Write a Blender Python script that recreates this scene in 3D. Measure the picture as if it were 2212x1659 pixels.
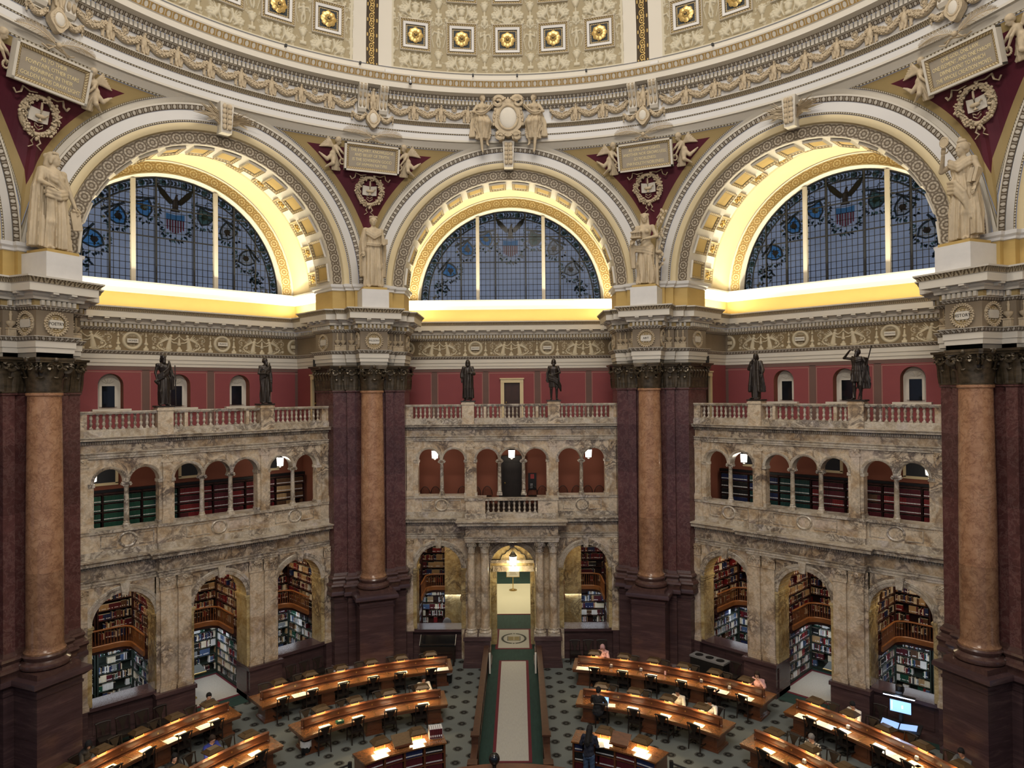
import bpy, bmesh, math, random
import numpy as np
from mathutils import Matrix, Vector
rnd = random.Random(7)
pi = math.pi
S = bpy.context.scene
COL = S.collection
for o in list(bpy.data.objects):
    bpy.data.objects.remove(o)

# ------------------------------------------------------------------ camera
CAM = (0.3279, -15.50995, 12.0)
YAW, PIT, ROL = [math.radians(a) for a in (-.49305595, .57434029, -.50263475)]
def camera():
    cy, sy, cp, sp, cr, sr = math.cos(YAW), math.sin(YAW), math.cos(PIT), math.sin(PIT), math.cos(ROL), math.sin(ROL)
    M1 = np.array([[cy, -sy, 0], [sy, cy, 0], [0, 0, 1]])
    M2 = np.array([[1, 0, 0], [0, cp, sp], [0, -sp, cp]])
    m = M2 @ M1
    right = cr * m[0] + sr * m[2]
    up = cr * m[2] - sr * m[0]
    fwd = m[1]
    cam = bpy.data.cameras.new('camera')
    cam.sensor_fit = 'HORIZONTAL'
    cam.sensor_width = 36.0
    cam.lens = 1505.848 / 2212 * 36.0
    cam.clip_end = 300
    o = bpy.data.objects.new('camera', cam)
    COL.objects.link(o)
    W = Matrix.Identity(4)
    for i in range(3):
        W[i][0] = right[i]; W[i][1] = up[i]; W[i][2] = -fwd[i]; W[i][3] = CAM[i]
    o.matrix_world = W
    S.camera = o
camera()

# ------------------------------------------------------------------ sky, exposure, large lights
world = bpy.data.worlds.new('dusk')
S.world = world
world.use_nodes = True
bg = world.node_tree.nodes['Background']
bg.inputs[0].default_value = (0.60, 0.70, 1.0, 1)
bg.inputs[1].default_value = 0.26
S.view_settings.view_transform = 'Standard'
S.view_settings.look = 'None'
S.view_settings.exposure = 0.0
S.view_settings.gamma = 1.0
S.cycles.max_bounces = 5
S.cycles.diffuse_bounces = 3
S.cycles.glossy_bounces = 2
S.cycles.transmission_bounces = 2
S.cycles.transparent_max_bounces = 8
S.cycles.caustics_reflective = False
S.cycles.caustics_refractive = False
S.cycles.sample_clamp_indirect = 4.0
S.cycles.use_adaptive_sampling = True
S.cycles.adaptive_threshold = 0.02
S.cycles.use_denoising = True

def area(name, loc, size, energy, color, target=None, rot=None, sizey=None, spread=None):
    l = bpy.data.lights.new(name, 'AREA')
    l.energy = energy; l.color = color; l.size = size
    if sizey: l.shape = 'RECTANGLE'; l.size_y = sizey
    if spread: l.spread = spread
    o = bpy.data.objects.new(name, l)
    COL.objects.link(o)
    o.location = loc
    if target is not None:
        o.rotation_euler = (Vector(target) - Vector(loc)).to_track_quat('-Z', 'Y').to_euler()
    elif rot: o.rotation_euler = rot
    return o
def point(name, loc, energy, color, r=0.05):
    l = bpy.data.lights.new(name, 'POINT')
    l.energy = energy; l.color = color; l.shadow_soft_size = r
    o = bpy.data.objects.new(name, l)
    COL.objects.link(o); o.location = loc
    return o
WARM = (1.0, .80, .52)
# lantern of the dome, high above the room
area('dome_lantern_light', (0, 0, 37.5), 9.0, 3600, (1, .93, .82), target=(0, 0, 0))
# unseen fill lights, added behind the camera to brighten the bays it faces
area('rear_fill_light', (0, -13.5, 26.0), 8.0, 2600, (1, .90, .76), target=(0, 14, 17), sizey=1.5)
area('lower_rear_fill_light', (0, -14.5, 17.0), 8.0, 900, (1, .88, .70), target=(0, 15, 5.5), sizey=1.2)  # added fill that lifts the marble screens and lower storeys

# ------------------------------------------------------------------ mesh builder
MAT = {}
class G:
    def __init__(s, mat='plaster'):
        s.v = []; s.f = []; s.mi = []; s.uv = []; s.mats = [mat]; s.cur = 0; s.hasuv = False; s.X = None
    def use(s, mat):
        if mat not in s.mats: s.mats.append(mat)
        s.cur = s.mats.index(mat); return s
    def add(s, vs, fs, uvs=None):
        n = len(s.v)
        if s.X is not None: vs = [tuple(s.X @ Vector(v)) for v in vs]
        s.v.extend(tuple(v) for v in vs)
        for i, f in enumerate(fs):
            s.f.append([a + n for a in f]); s.mi.append(s.cur)
            if uvs is not None: s.uv.append(uvs[i]); s.hasuv = True
            else: s.uv.append(None)
        return s
    def bx(s, x0, x1, y0, y1, z0, z1):
        v = [(x0,y0,z0),(x1,y0,z0),(x1,y1,z0),(x0,y1,z0),(x0,y0,z1),(x1,y0,z1),(x1,y1,z1),(x0,y1,z1)]
        return s.add(v, [(0,3,2,1),(4,5,6,7),(0,1,5,4),(1,2,6,5),(2,3,7,6),(3,0,4,7)])
    def box(s, c, d, rz=0.0, rx=0.0, ry=0.0):
        M = Matrix.Translation(c) @ Matrix.Rotation(rz,4,'Z') @ Matrix.Rotation(ry,4,'Y') @ Matrix.Rotation(rx,4,'X')
        a, b, e = d[0]/2, d[1]/2, d[2]/2
        v = [M @ Vector(p) for p in ((-a,-b,-e),(a,-b,-e),(a,b,-e),(-a,b,-e),(-a,-b,e),(a,-b,e),(a,b,e),(-a,b,e))]
        return s.add([tuple(p) for p in v], [(0,3,2,1),(4,5,6,7),(0,1,5,4),(1,2,6,5),(2,3,7,6),(3,0,4,7)])
    def prism(s, pts, z0, z1, z0b=None):
        n = len(pts)
        v = [(x,y,z0) for x,y in pts] + [(x,y,z1) for x,y in pts]
        f = [tuple(range(n))[::-1], tuple(range(n,2*n))] + [(i,(i+1)%n,n+(i+1)%n,n+i) for i in range(n)]
        return s.add(v, f)
    def plate(s, pts, y0, y1):
        """outline in x,z pushed through from y0 to y1"""
        n = len(pts)
        v = [(x,y0,z) for x,z in pts] + [(x,y1,z) for x,z in pts]
        f = [tuple(range(n)), tuple(range(n,2*n))[::-1]] + [(i,n+i,n+(i+1)%n,(i+1)%n) for i in range(n)]
        return s.add(v, f)
    def frus(s, c, a, b, h):
        """four sided frustum standing on c: half sizes a below, b above"""
        x,y,z = c
        v = [(x-a[0],y-a[1],z),(x+a[0],y-a[1],z),(x+a[0],y+a[1],z),(x-a[0],y+a[1],z),(x-b[0],y-b[1],z+h),(x+b[0],y-b[1],z+h),(x+b[0],y+b[1],z+h),(x-b[0],y+b[1],z+h)]
        return s.add(v, [(0,3,2,1),(4,5,6,7),(0,1,5,4),(1,2,6,5),(2,3,7,6),(3,0,4,7)])
    def lathe(s, prof, n=20, c=(0,0,0), a0=0.0, a1=2*pi):
        full = abs(a1-a0-2*pi) < 1e-6
        m = n if full else n+1
        v = []; k = len(prof)
        for i in range(m):
            a = a0+(a1-a0)*i/n
            for r,z in prof: v.append((c[0]+r*math.cos(a), c[1]+r*math.sin(a), c[2]+z))
        f = []
        for i in range(n):
            j = (i+1) % m
            for q in range(k-1): f.append((i*k+q, j*k+q, j*k+q+1, i*k+q+1))
        if full:
            if prof[0][0] > 1e-4: f.append(tuple(i*k for i in range(m))[::-1])
            if prof[-1][0] > 1e-4: f.append(tuple(i*k+k-1 for i in range(m)))
        return s.add(v, f)
    def tube(s, pts, r, n=6, closed=False, flat=1.0):
        P = [Vector(p) for p in pts]; k = len(P)
        if not hasattr(r, '__len__'): r = [r]*k
        v = []; up = Vector((0,0,1))
        for i in range(k):
            if closed: d = P[(i+1)%k]-P[i-1]
            else: d = P[min(i+1,k-1)]-P[max(i-1,0)]
            if d.length < 1e-9: d = Vector((0,0,1))
            d.normalize()
            x = d.cross(up)
            if x.length < .05: x = d.cross(Vector((0,1,0)))
            x.normalize(); y = x.cross(d)
            for q in range(n):
                a = 2*pi*q/n
                v.append(tuple(P[i]+x*(r[i]*math.cos(a))+y*(r[i]*flat*math.sin(a))))
        f = []
        for i in range(k if closed else k-1):
            j = (i+1) % k
            for q in range(n):
                p = (q+1) % n
                f.append((i*n+q, i*n+p, j*n+p, j*n+q))
        if not closed:
            f.append(tuple(range(n))[::-1]); f.append(tuple((k-1)*n+q for q in range(n)))
        return s.add(v, f)
    def grid(s, fn, nu, nv, uv=False, closeu=False):
        v = [fn(i/nu, j/nv) for i in range(nu+1) for j in range(nv+1)]
        f = []; U = [] if uv else None
        for i in range(nu):
            for j in range(nv):
                a = i*(nv+1)+j
                f.append((a, a+nv+1, a+nv+2, a+1))
                if uv:
                    U.append([(uv[0]*i/nu, uv[1]*j/nv),(uv[0]*(i+1)/nu, uv[1]*j/nv),(uv[0]*(i+1)/nu, uv[1]*(j+1)/nv),(uv[0]*i/nu, uv[1]*(j+1)/nv)])
        return s.add(v, f, U)
    def sweep(s, path, prof, uvlen=None, ends=True):
        """path in plan (x,y); prof = [(offset to the right of travel, z)] mitred; uvlen: uv x unit in metres"""
        k = len(path); m = len(prof); off = []
        for i in range(k):
            def nrm(a, b):
                dx, dy = b[0]-a[0], b[1]-a[1]; L = math.hypot(dx,dy); return (dy/L, -dx/L)
            ns = []
            if i > 0: ns.append(nrm(path[i-1], path[i]))
            if i < k-1: ns.append(nrm(path[i], path[i+1]))
            if len(ns) == 1: off.append(ns[0])
            else:
                bx_, by_ = ns[0][0]+ns[1][0], ns[0][1]+ns[1][1]
                den = 1+ns[0][0]*ns[1][0]+ns[0][1]*ns[1][1]
                off.append((bx_/max(den,.2), by_/max(den,.2)))
        v = [(path[i][0]+off[i][0]*o, path[i][1]+off[i][1]*o, z) for i in range(k) for o,z in prof]
        f = []; U = []; L = 0
        pl = [0]
        for q in range(m-1): pl.append(pl[-1]+math.hypot(prof[q+1][0]-prof[q][0], prof[q+1][1]-prof[q][1]))
        for i in range(k-1):
            L2 = L+math.hypot(path[i+1][0]-path[i][0], path[i+1][1]-path[i][1])
            for q in range(m-1):
                f.append((i*m+q, (i+1)*m+q, (i+1)*m+q+1, i*m+q+1))
                if uvlen:
                    a, b = L/uvlen, L2/uvlen; c0, c1 = pl[q]/pl[-1], pl[q+1]/pl[-1]
                    U.append([(a,c0),(b,c0),(b,c1),(a,c1)])
            L = L2
        if ends and m > 2 and not uvlen:
            f.append(tuple(range(m))); f.append(tuple((k-1)*m+q for q in range(m))[::-1])
        return s.add(v, f, U if uvlen else None)
    def arc(s, cu, cz, prof, a0, a1, n, uvlen=None, legs=None):
        """prof = [(radius, y)] carried round an arch centred on x=cu,z=cz; a in radians from +x"""
        m = len(prof); st = []
        if legs is not None: st.append(('l', a0))
        for i in range(n+1): st.append(('a', a0+(a1-a0)*i/n))
        if legs is not None: st.append(('l', a1))
        v = []
        for t,a in st:
            for r,y in prof:
                v.append((cu+r*math.cos(a), y, (cz+r*math.sin(a)) if t == 'a' else legs))
        f = []; U = []
        rm = sum(p[0] for p in prof)/m
        pl = [0]
        for q in range(m-1): pl.append(pl[-1]+math.hypot(prof[q+1][0]-prof[q][0], prof[q+1][1]-prof[q][1]))
        for i in range(len(st)-1):
            for q in range(m-1):
                f.append((i*m+q, i*m+q+1, (i+1)*m+q+1, (i+1)*m+q))
                if uvlen:
                    L = abs(a1-a0)*rm; N = max(1,round(L/uvlen))
                    a, b = N*i/(len(st)-1), N*(i+1)/(len(st)-1); c0, c1 = pl[q]/pl[-1], pl[q+1]/pl[-1]
                    U.append([(a,c0),(a,c1),(b,c1),(b,c0)])
        return s.add(v, f, U if uvlen else None)
    def ball(s, c, r, nu=10, nv=6):
        if not hasattr(r,'__len__'): r = (r,r,r)
        v = [(c[0],c[1],c[2]-r[2])]
        for j in range(1,nv):
            b = -pi/2+pi*j/nv
            for i in range(nu):
                a = 2*pi*i/nu
                v.append((c[0]+r[0]*math.cos(b)*math.cos(a), c[1]+r[1]*math.cos(b)*math.sin(a), c[2]+r[2]*math.sin(b)))
        v.append((c[0],c[1],c[2]+r[2])); f = []
        for i in range(nu): f.append((0, 1+(i+1)%nu, 1+i))
        for j in range(nv-2):
            for i in range(nu):
                a = 1+j*nu; f.append((a+i, a+(i+1)%nu, a+nu+(i+1)%nu, a+nu+i))
        a = 1+(nv-2)*nu
        for i in range(nu): f.append((a+i, a+(i+1)%nu, len(v)-1))
        return s.add(v, f)
    def mesh(s, name, smooth=True, ang=.65):
        me = bpy.data.meshes.new(name)
        me.from_pydata(s.v, [], s.f)
        for m in s.mats: me.materials.append(MAT[m])
        me.polygons.foreach_set('material_index', s.mi)
        if s.hasuv:
            ul = me.uv_layers.new(name='UV'); k = 0
            arr = np.zeros((sum(len(f) for f in s.f), 2), np.float32)
            for f, u in zip(s.f, s.uv):
                if u is not None: arr[k:k+len(f)] = u
                k += len(f)
            ul.data.foreach_set('uv', arr.ravel())
        if smooth:
            me.shade_smooth()
            me.set_sharp_from_angle(angle=ang)
        me.update()
        return me

def link(name, me, parent=None, loc=(0,0,0), rz=0.0):
    o = bpy.data.objects.new(name, me)
    COL.objects.link(o)
    o.location = loc; o.rotation_euler = (0,0,rz)
    if parent is not None: o.parent = parent
    return o
def obj(name, g, parent=None, loc=(0,0,0), rz=0.0, smooth=True, ang=.65):
    return link(name, g.mesh(name, smooth, ang) if isinstance(g, G) else g, parent, loc, rz)
def tag(o, label=None, cat=None, group=None, kind=None):
    if label: o['label'] = label
    if cat: o['category'] = cat
    if group: o['group'] = group
    if kind: o['kind'] = kind
    return o
def struct(o): o['kind'] = 'structure'; return o
def thing(name, label, cat, loc=(0,0,0), rz=0.0, group=None):
    return tag(link(name, None, None, loc, rz), label, cat, group)
KIDS = {}
def dup(root, loc, rz, label=None, group=None, drop=()):
    c = root.copy(); COL.objects.link(c); c.location = loc; c.rotation_euler = (0,0,rz)
    if label: c['label'] = label
    if group: c['group'] = group
    def rec(a, b, lvl):
        for ch in a.children:
            if ch.name.split('.')[0] in drop: continue
            d = ch.copy(); COL.objects.link(d); d.parent = b
            rec(ch, d, lvl+1)
    rec(root, c, 0)
    return c
def bayrot(k): return -math.radians(45*k)
def bay(k, u, d, z):
    a = math.radians(45*k)
    return (u*math.cos(a)+d*math.sin(a), -u*math.sin(a)+d*math.cos(a), z)
def polar(R, deg, z=0.0):
    a = math.radians(deg); return (R*math.sin(a), R*math.cos(a), z)

# ------------------------------------------------------------------ solid fields for figures (smooth union, surface nets)
class Field:
    def __init__(s, lo, hi, h):
        s.lo = np.array(lo, float); s.h = h
        s.n = np.maximum(4, np.ceil((np.array(hi)-s.lo)/h).astype(int)+1)
        s.F = np.full(s.n, 10.0*h+.3, np.float32)
    def _blk(s, lo, hi, m):
        i0 = np.clip(np.floor((np.array(lo)-m-s.lo)/s.h).astype(int), 0, s.n-1)
        i1 = np.clip(np.ceil((np.array(hi)+m-s.lo)/s.h).astype(int)+1, 1, s.n)
        if np.any(i1 <= i0): return None
        sl = tuple(slice(a,b) for a,b in zip(i0,i1))
        ax = [s.lo[k]+s.h*np.arange(i0[k],i1[k]) for k in range(3)]
        return sl, np.meshgrid(*ax, indexing='ij')
    def _merge(s, sl, d, k):
        a = s.F[sl]
        if k < 0: s.F[sl] = np.maximum(a, -d); return
        if k == 0: s.F[sl] = np.minimum(a, d); return
        h = np.clip(.5+.5*(a-d)/k, 0, 1)
        s.F[sl] = a*(1-h)+d*h-k*h*(1-h)
    def cap(s, a, b, ra, rb=None, k=.04, sq=None):
        rb = ra if rb is None else rb
        a = np.array(a,float); b = np.array(b,float); R = max(ra,rb)
        r = s._blk(np.minimum(a,b)-R, np.maximum(a,b)+R, abs(k)*1.5+s.h*3)
        if r is None: return s
        sl,(X,Y,Z) = r
        ba = b-a; L = max(1e-9, float(ba@ba))
        t = np.clip(((X-a[0])*ba[0]+(Y-a[1])*ba[1]+(Z-a[2])*ba[2])/L, 0, 1)
        dx, dy, dz = X-a[0]-t*ba[0], Y-a[1]-t*ba[1], Z-a[2]-t*ba[2]
        if sq: dx, dy, dz = dx/sq[0], dy/sq[1], dz/sq[2]
        s._merge(sl, np.sqrt(dx*dx+dy*dy+dz*dz)-(ra+(rb-ra)*t), k); return s
    def chain(s, pts, rs, k=.04):
        for i in range(len(pts)-1): s.cap(pts[i], pts[i+1], rs[i], rs[i+1], k)
        return s
    def ell(s, c, r, k=.04, rot=None):
        c = np.array(c,float); r = np.array(r,float); R = max(r) if rot is not None else r
        q = s._blk(c-R, c+R, abs(k)*1.5+s.h*3)
        if q is None: return s
        sl,(X,Y,Z) = q
        P = [X-c[0],Y-c[1],Z-c[2]]
        if rot is not None:
            Rm = np.array(rot).T
            P = [Rm[i][0]*P[0]+Rm[i][1]*P[1]+Rm[i][2]*P[2] for i in range(3)]
        k0 = np.sqrt(sum((P[i]/r[i])**2 for i in range(3)))
        k1 = np.sqrt(sum((P[i]/r[i]**2)**2 for i in range(3)))+1e-9
        s._merge(sl, np.where(k0 < .01, -min(r), k0*(k0-1)/k1), k); return s
    def robe(s, z0, z1, prof, folds=9, amp=.10, k=.04, seed=0, twist=.6, c=None):
        """draped skirt: prof = [(z, cx, cy, rx, ry)] with vertical folds"""
        pr = np.array(prof, float); R = pr[:,3:].max()*1.3
        lo = [pr[:,1].min()-R, pr[:,2].min()-R, z0]; hi = [pr[:,1].max()+R, pr[:,2].max()+R, z1]
        q = s._blk(lo, hi, abs(k)*1.5+s.h*2)
        if q is None: return s
        sl,(X,Y,Z) = q
        zz = np.clip(Z, z0, z1); o = np.argsort(pr[:,0]); pr = pr[o]
        ip = lambda i: np.interp(zz, pr[:,0], pr[:,i])
        x = (X-ip(1))/ip(3); y = (Y-ip(2))/ip(4)
        th = np.arctan2(y,x); rr = np.sqrt(x*x+y*y)
        g = (z1-zz)/(z1-z0)
        s1 = np.sin(folds*th*.5+seed+twist*1.6*zz+.5*np.sin(3*zz+seed)); s2 = np.sin((folds*1.9//1)*th+2.1*seed-twist*4*zz)
        fo = 1+amp*(.45+.55*g)*(1.5-3.4*np.abs(s1)**.7+.75*s2)
        d = (rr-fo)*np.minimum(ip(3),ip(4))*.8
        d = np.maximum(d, np.maximum(z0-Z, Z-z1))
        s._merge(sl, d, k); return s
    def folds(s, fn):
        X,Y,Z = np.meshgrid(*[s.lo[k]+s.h*np.arange(s.n[k]) for k in range(3)], indexing='ij')
        s.F += fn(X,Y,Z).astype(np.float32); return s
    def surf(s):
        F = s.F.copy()
        F[0]=F[-1]=1; F[:,0]=F[:,-1]=1; F[:,:,0]=F[:,:,-1]=1
        I = F < 0
        nx,ny,nz = F.shape
        c = np.zeros((nx-1,ny-1,nz-1), np.int8)
        for dx in (0,1):
            for dy in (0,1):
                for dz in (0,1): c += I[dx:nx-1+dx, dy:ny-1+dy, dz:nz-1+dz]
        act = (c > 0) & (c < 8)
        idx = np.full(act.shape, -1, np.int64); A = np.argwhere(act); idx[act] = np.arange(len(A))
        acc = np.zeros((len(A),3)); cnt = np.zeros(len(A))
        cor = [(a,b,d) for a in (0,1) for b in (0,1) for d in (0,1)]
        for p in cor:
            for ax in range(3):
                if p[ax]: continue
                q = list(p); q[ax] = 1
                fa = F[A[:,0]+p[0],A[:,1]+p[1],A[:,2]+p[2]]; fb = F[A[:,0]+q[0],A[:,1]+q[1],A[:,2]+q[2]]
                m = (fa < 0) != (fb < 0)
                t = np.where(m, fa/np.where(m, fa-fb, 1), 0)
                e = np.tile(np.array(p,float),(len(A),1)); e[:,ax] += t
                acc[m] += e[m]; cnt[m] += 1
        V = (A+acc/np.maximum(cnt,1)[:,None])*s.h+s.lo
        Q = []
        for ax in range(3):
            b, d = [(1,2),(2,0),(0,1)][ax]
            sl0 = [slice(1,-1)]*3; sl0[ax] = slice(0,-1); sl1 = list(sl0); sl1[ax] = slice(1,None)
            i0 = I[tuple(sl0)]; i1 = I[tuple(sl1)]
            E = np.argwhere(i0 != i1)
            if not len(E): continue
            ins = i0[E[:,0],E[:,1],E[:,2]]
            E = E.copy()
            for w in range(3):
                if w != ax: E[:,w] += 1
            def cell(db, dd):
                e = E.copy(); e[:,b] -= db; e[:,d] -= dd
                return idx[e[:,0],e[:,1],e[:,2]]
            q = np.stack([cell(1,1),cell(0,1),cell(0,0),cell(1,0)],1)
            q[~ins] = q[~ins][:,::-1]
            Q.append(q[(q >= 0).all(1)])
        return V, np.concatenate(Q) if Q else np.zeros((0,4),int)
    def into(s, g):
        V, Q = s.surf()
        g.add([tuple(v) for v in V], [tuple(int(i) for i in q) for q in Q]); return g

# ------------------------------------------------------------------ materials
class N:
    """tiny expression wrapper over math nodes"""
    def __init__(s, nt, sock): s.nt = nt; s.k = sock
    def _op(s, op, *a):
        n = s.nt.nodes.new('ShaderNodeMath'); n.operation = op
        for i, x in enumerate((s,)+a):
            if isinstance(x, N): s.nt.links.new(x.k, n.inputs[i])
            else: n.inputs[i].default_value = x
        return N(s.nt, n.outputs[0])
    def __add__(s, o): return s._op('ADD', o)
    def __radd__(s, o): return s._op('ADD', o)
    def __sub__(s, o): return s._op('SUBTRACT', o)
    def __rsub__(s, o): return s._op('MULTIPLY', -1.0)._op('ADD', o)
    def __mul__(s, o): return s._op('MULTIPLY', o)
    def __rmul__(s, o): return s._op('MULTIPLY', o)
    def __truediv__(s, o): return s._op('DIVIDE', o)
    def frac(s): return s._op('FRACT')
    def floor(s): return s._op('FLOOR')
    def abs(s): return s._op('ABSOLUTE')
    def sin(s): return s._op('SINE')
    def sqrt(s): return s._op('SQRT')
    def lt(s, o): return s._op('LESS_THAN', o)
    def gt(s, o): return s._op('GREATER_THAN', o)
    def mn(s, o): return s._op('MINIMUM', o)
    def mx(s, o): return s._op('MAXIMUM', o)
    def mod(s, o): return s._op('FLOORED_MODULO', o)
    def atan2(s, o): return s._op('ARCTAN2', o)
    def step(s, a, b):
        if a > b: return 1.0-s.step(b, a)
        n = s.nt.nodes.new('ShaderNodeMapRange'); n.interpolation_type = 'SMOOTHSTEP'
        n.inputs[1].default_value = a; n.inputs[2].default_value = b
        s.nt.links.new(s.k, n.inputs[0]); return N(s.nt, n.outputs[0])
class Mt:
    def __init__(s, name, rough=.6, spec=.4, metal=0.0, coat=0.0):
        s.m = bpy.data.materials.new(name); s.m.use_nodes = True
        s.nt = s.m.node_tree; s.b = s.nt.nodes['Principled BSDF']
        s.b.inputs['Roughness'].default_value = rough
        s.b.inputs['Specular IOR Level'].default_value = spec
        s.b.inputs['Metallic'].default_value = metal
        if coat: s.b.inputs['Coat Weight'].default_value = coat; s.b.inputs['Coat Roughness'].default_value = .06
        MAT[name] = s.m
        s._tc = None
    def tc(s, which='Object'):
        if s._tc is None: s._tc = s.nt.nodes.new('ShaderNodeTexCoord')
        return s._tc.outputs[which]
    def xyz(s, which='Object'):
        n = s.nt.nodes.new('ShaderNodeSeparateXYZ'); s.nt.links.new(s.tc(which), n.inputs[0])
        return [N(s.nt, o) for o in n.outputs]
    def vec(s, scale=(1,1,1), which='Object', rot=(0,0,0), rndoff=False):
        n = s.nt.nodes.new('ShaderNodeMapping'); n.inputs[3].default_value = scale; n.inputs[2].default_value = rot
        s.nt.links.new(s.tc(which), n.inputs[0])
        if rndoff:
            oi = s.nt.nodes.new('ShaderNodeObjectInfo'); v = s.nt.nodes.new('ShaderNodeVectorMath'); v.operation = 'SCALE'
            v.inputs[0].default_value = (37, 19, 53); s.nt.links.new(oi.outputs['Random'], v.inputs[3]); s.nt.links.new(v.outputs[0], n.inputs[1])
        return n.outputs[0]
    def noise(s, scale, detail=4, rough=.6, vec=None, dist=0.0):
        n = s.nt.nodes.new('ShaderNodeTexNoise'); n.inputs['Scale'].default_value = scale
        n.inputs['Detail'].default_value = detail; n.inputs['Roughness'].default_value = rough; n.inputs['Distortion'].default_value = dist
        if vec is not None: s.nt.links.new(vec, n.inputs['Vector'])
        return N(s.nt, n.outputs['Fac'])
    def ramp(s, fac, stops):
        n = s.nt.nodes.new('ShaderNodeValToRGB'); e = n.color_ramp.elements
        while len(e) < len(stops): e.new(.5)
        for i, (p, c) in enumerate(stops): e[i].position = p; e[i].color = (*c, 1)
        s.nt.links.new(fac.k if isinstance(fac, N) else fac, n.inputs[0]); return n.outputs[0]
    def mix(s, fac, a, b, mode='MIX'):
        n = s.nt.nodes.new('ShaderNodeMix'); n.data_type = 'RGBA'; n.blend_type = mode
        if isinstance(fac, N): s.nt.links.new(fac.k, n.inputs[0])
        else: n.inputs[0].default_value = fac
        for i, c in ((6, a), (7, b)):
            if isinstance(c, tuple): n.inputs[i].default_value = (*c, 1)
            else: s.nt.links.new(c, n.inputs[i])
        return n.outputs[2]
    def col(s, c):
        if isinstance(c, tuple): s.b.inputs['Base Color'].default_value = (*c, 1)
        else: s.nt.links.new(c, s.b.inputs['Base Color'])
        return s
    def bump(s, h, strength=.3, dist=.02):
        n = s.nt.nodes.new('ShaderNodeBump'); n.inputs['Strength'].default_value = strength; n.inputs['Distance'].default_value = dist
        s.nt.links.new(h.k, n.inputs['Height']); s.nt.links.new(n.outputs[0], s.b.inputs['Normal']); return s
    def emit(s, c, e):
        if isinstance(c, tuple): s.b.inputs['Emission Color'].default_value = (*c, 1)
        else: s.nt.links.new(c, s.b.inputs['Emission Color'])
        s.b.inputs['Emission Strength'].default_value = e; return s
def flat(name, c, rough=.6, var=.12, scale=3.0, spec=.4, metal=0.0, coat=0.0, bump=0.0):
    m = Mt(name, rough, spec, metal, coat)
    f = m.noise(scale, 4)
    m.col(m.ramp(f, [(.3, tuple(x*(1-var) for x in c)), (.7, tuple(min(1, x*(1+var)) for x in c))]))
    if bump: m.bump(m.noise(scale*8, 3), bump, .01)
    return m
flat('plaster', (.60,.52,.38), .7, .06)
flat('ivory', (.58,.54,.47), .65, .05)
flat('white', (.60,.585,.57), .6, .04)
flat('cove', (.60,.50,.31), .7, .05)
flat('ochre', (.42,.29,.10), .7, .08)
flat('ochre_dull', (.34,.25,.11), .7, .08)
flat('tablet', (.30,.26,.205), .65, .08)
flat('frieze_ground', (.21,.165,.115), .7, .1)
flat('maroon', (.085,.006,.018), .7, .15)
flat('statue', (.45,.365,.25), .7, .16, 6)
flat('bronze', (.030,.022,.018), .42, .35, 6, .5, .25)
flat('dark_bronze', (.085,.064,.040), .36, .5, 9, .6, .45)
flat('gold', (.62,.43,.16), .36, .18, 14, .5, .75)
flat('letter_gilt', (.72,.60,.34), .5, .08)
flat('navy', (.016,.022,.026), .6, .2)
flat('redwall', (.200,.046,.052), .75, .08, 1.2)
flat('redstripe', (.125,.072,.062), .75, .08)
flat('pinkline', (.30,.17,.14), .75, .05)
flat('salmon', (.19,.060,.035), .8, .1, 1.2)
flat('black', (.008,.008,.009), .4, .2)
flat('dark_glass', (.006,.007,.009), .08, .2, spec=.6)
flat('iron', (.012,.011,.011), .35, .2)
flat('brass', (.55,.38,.13), .28, .15, metal=.85)
flat('steel', (.4,.4,.4), .35, .1, metal=.6)
flat('darkwood', (.011,.006,.0045), .5, .4, 8, .35)
flat('leather', (.008,.005,.0045), .45, .3, 8, .5)
flat('shelfwood', (.030,.009,.007), .5, .3)
flat('shelfgreen', (.020,.028,.022), .5, .3)
flat('railwood', (.22,.085,.028), .35, .25, 8, .5)
flat('lampwood', (.105,.062,.026), .32, .25, 9, .5, .35)
flat('green_carpet', (.010,.032,.026), .9, .2, 30)
flat('crimson', (.10,.010,.018), .9, .15, 30)
flat('rug', (.36,.35,.32), .95, .08, 40)
flat('cream_floor', (.52,.49,.36), .9, .05, 2)
flat('paper', (.78,.74,.66), .8, .04)
flat('rug_ink', (.03,.03,.025), .9, .1)
flat('rug_tan', (.25,.20,.10), .9, .1)
flat('plastic_gray', (.16,.16,.17), .5, .1)
flat('bag', (.55,.56,.58), .35, .1, 9, .5)
flat('orangewall', (.25,.065,.03), .8, .1)
for nm, c in dict(b_red=(.16,.012,.014), b_maroon=(.075,.008,.014), b_green=(.010,.062,.038), b_teal=(.010,.045,.042), b_navy=(.014,.022,.075), b_black=(.010,.010,.011),
    b_tan=(.34,.22,.11), b_cream=(.62,.55,.42), b_white=(.62,.62,.62), b_brown=(.085,.040,.020), b_blue=(.06,.10,.20), b_orange=(.45,.13,.04), b_gray=(.20,.21,.22), b_yellow=(.5,.40,.08)).items():
    flat(nm, c, .5, .15, 20)
for nm, c in dict(skin=(.42,.24,.16), skin_light=(.52,.33,.24), hair_black=(.006,.005,.005), hair_brown=(.03,.016,.009), hair_gray=(.22,.20,.18), cloth_black=(.007,.007,.009), cloth_blue=(.012,.025,.20),
    cloth_white=(.55,.53,.50), cloth_gray=(.06,.065,.08), jeans=(.05,.085,.16), cloth_pink=(.52,.30,.30), cloth_navy=(.012,.014,.026), cloth_cream=(.58,.52,.43)).items():
    flat(nm, c, .8, .15, 25)
m = Mt('plaid', .8)
x, y, z = m.xyz()
st = ((x*14).frac().lt(.45))+((z*14).frac().lt(.45))
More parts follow.
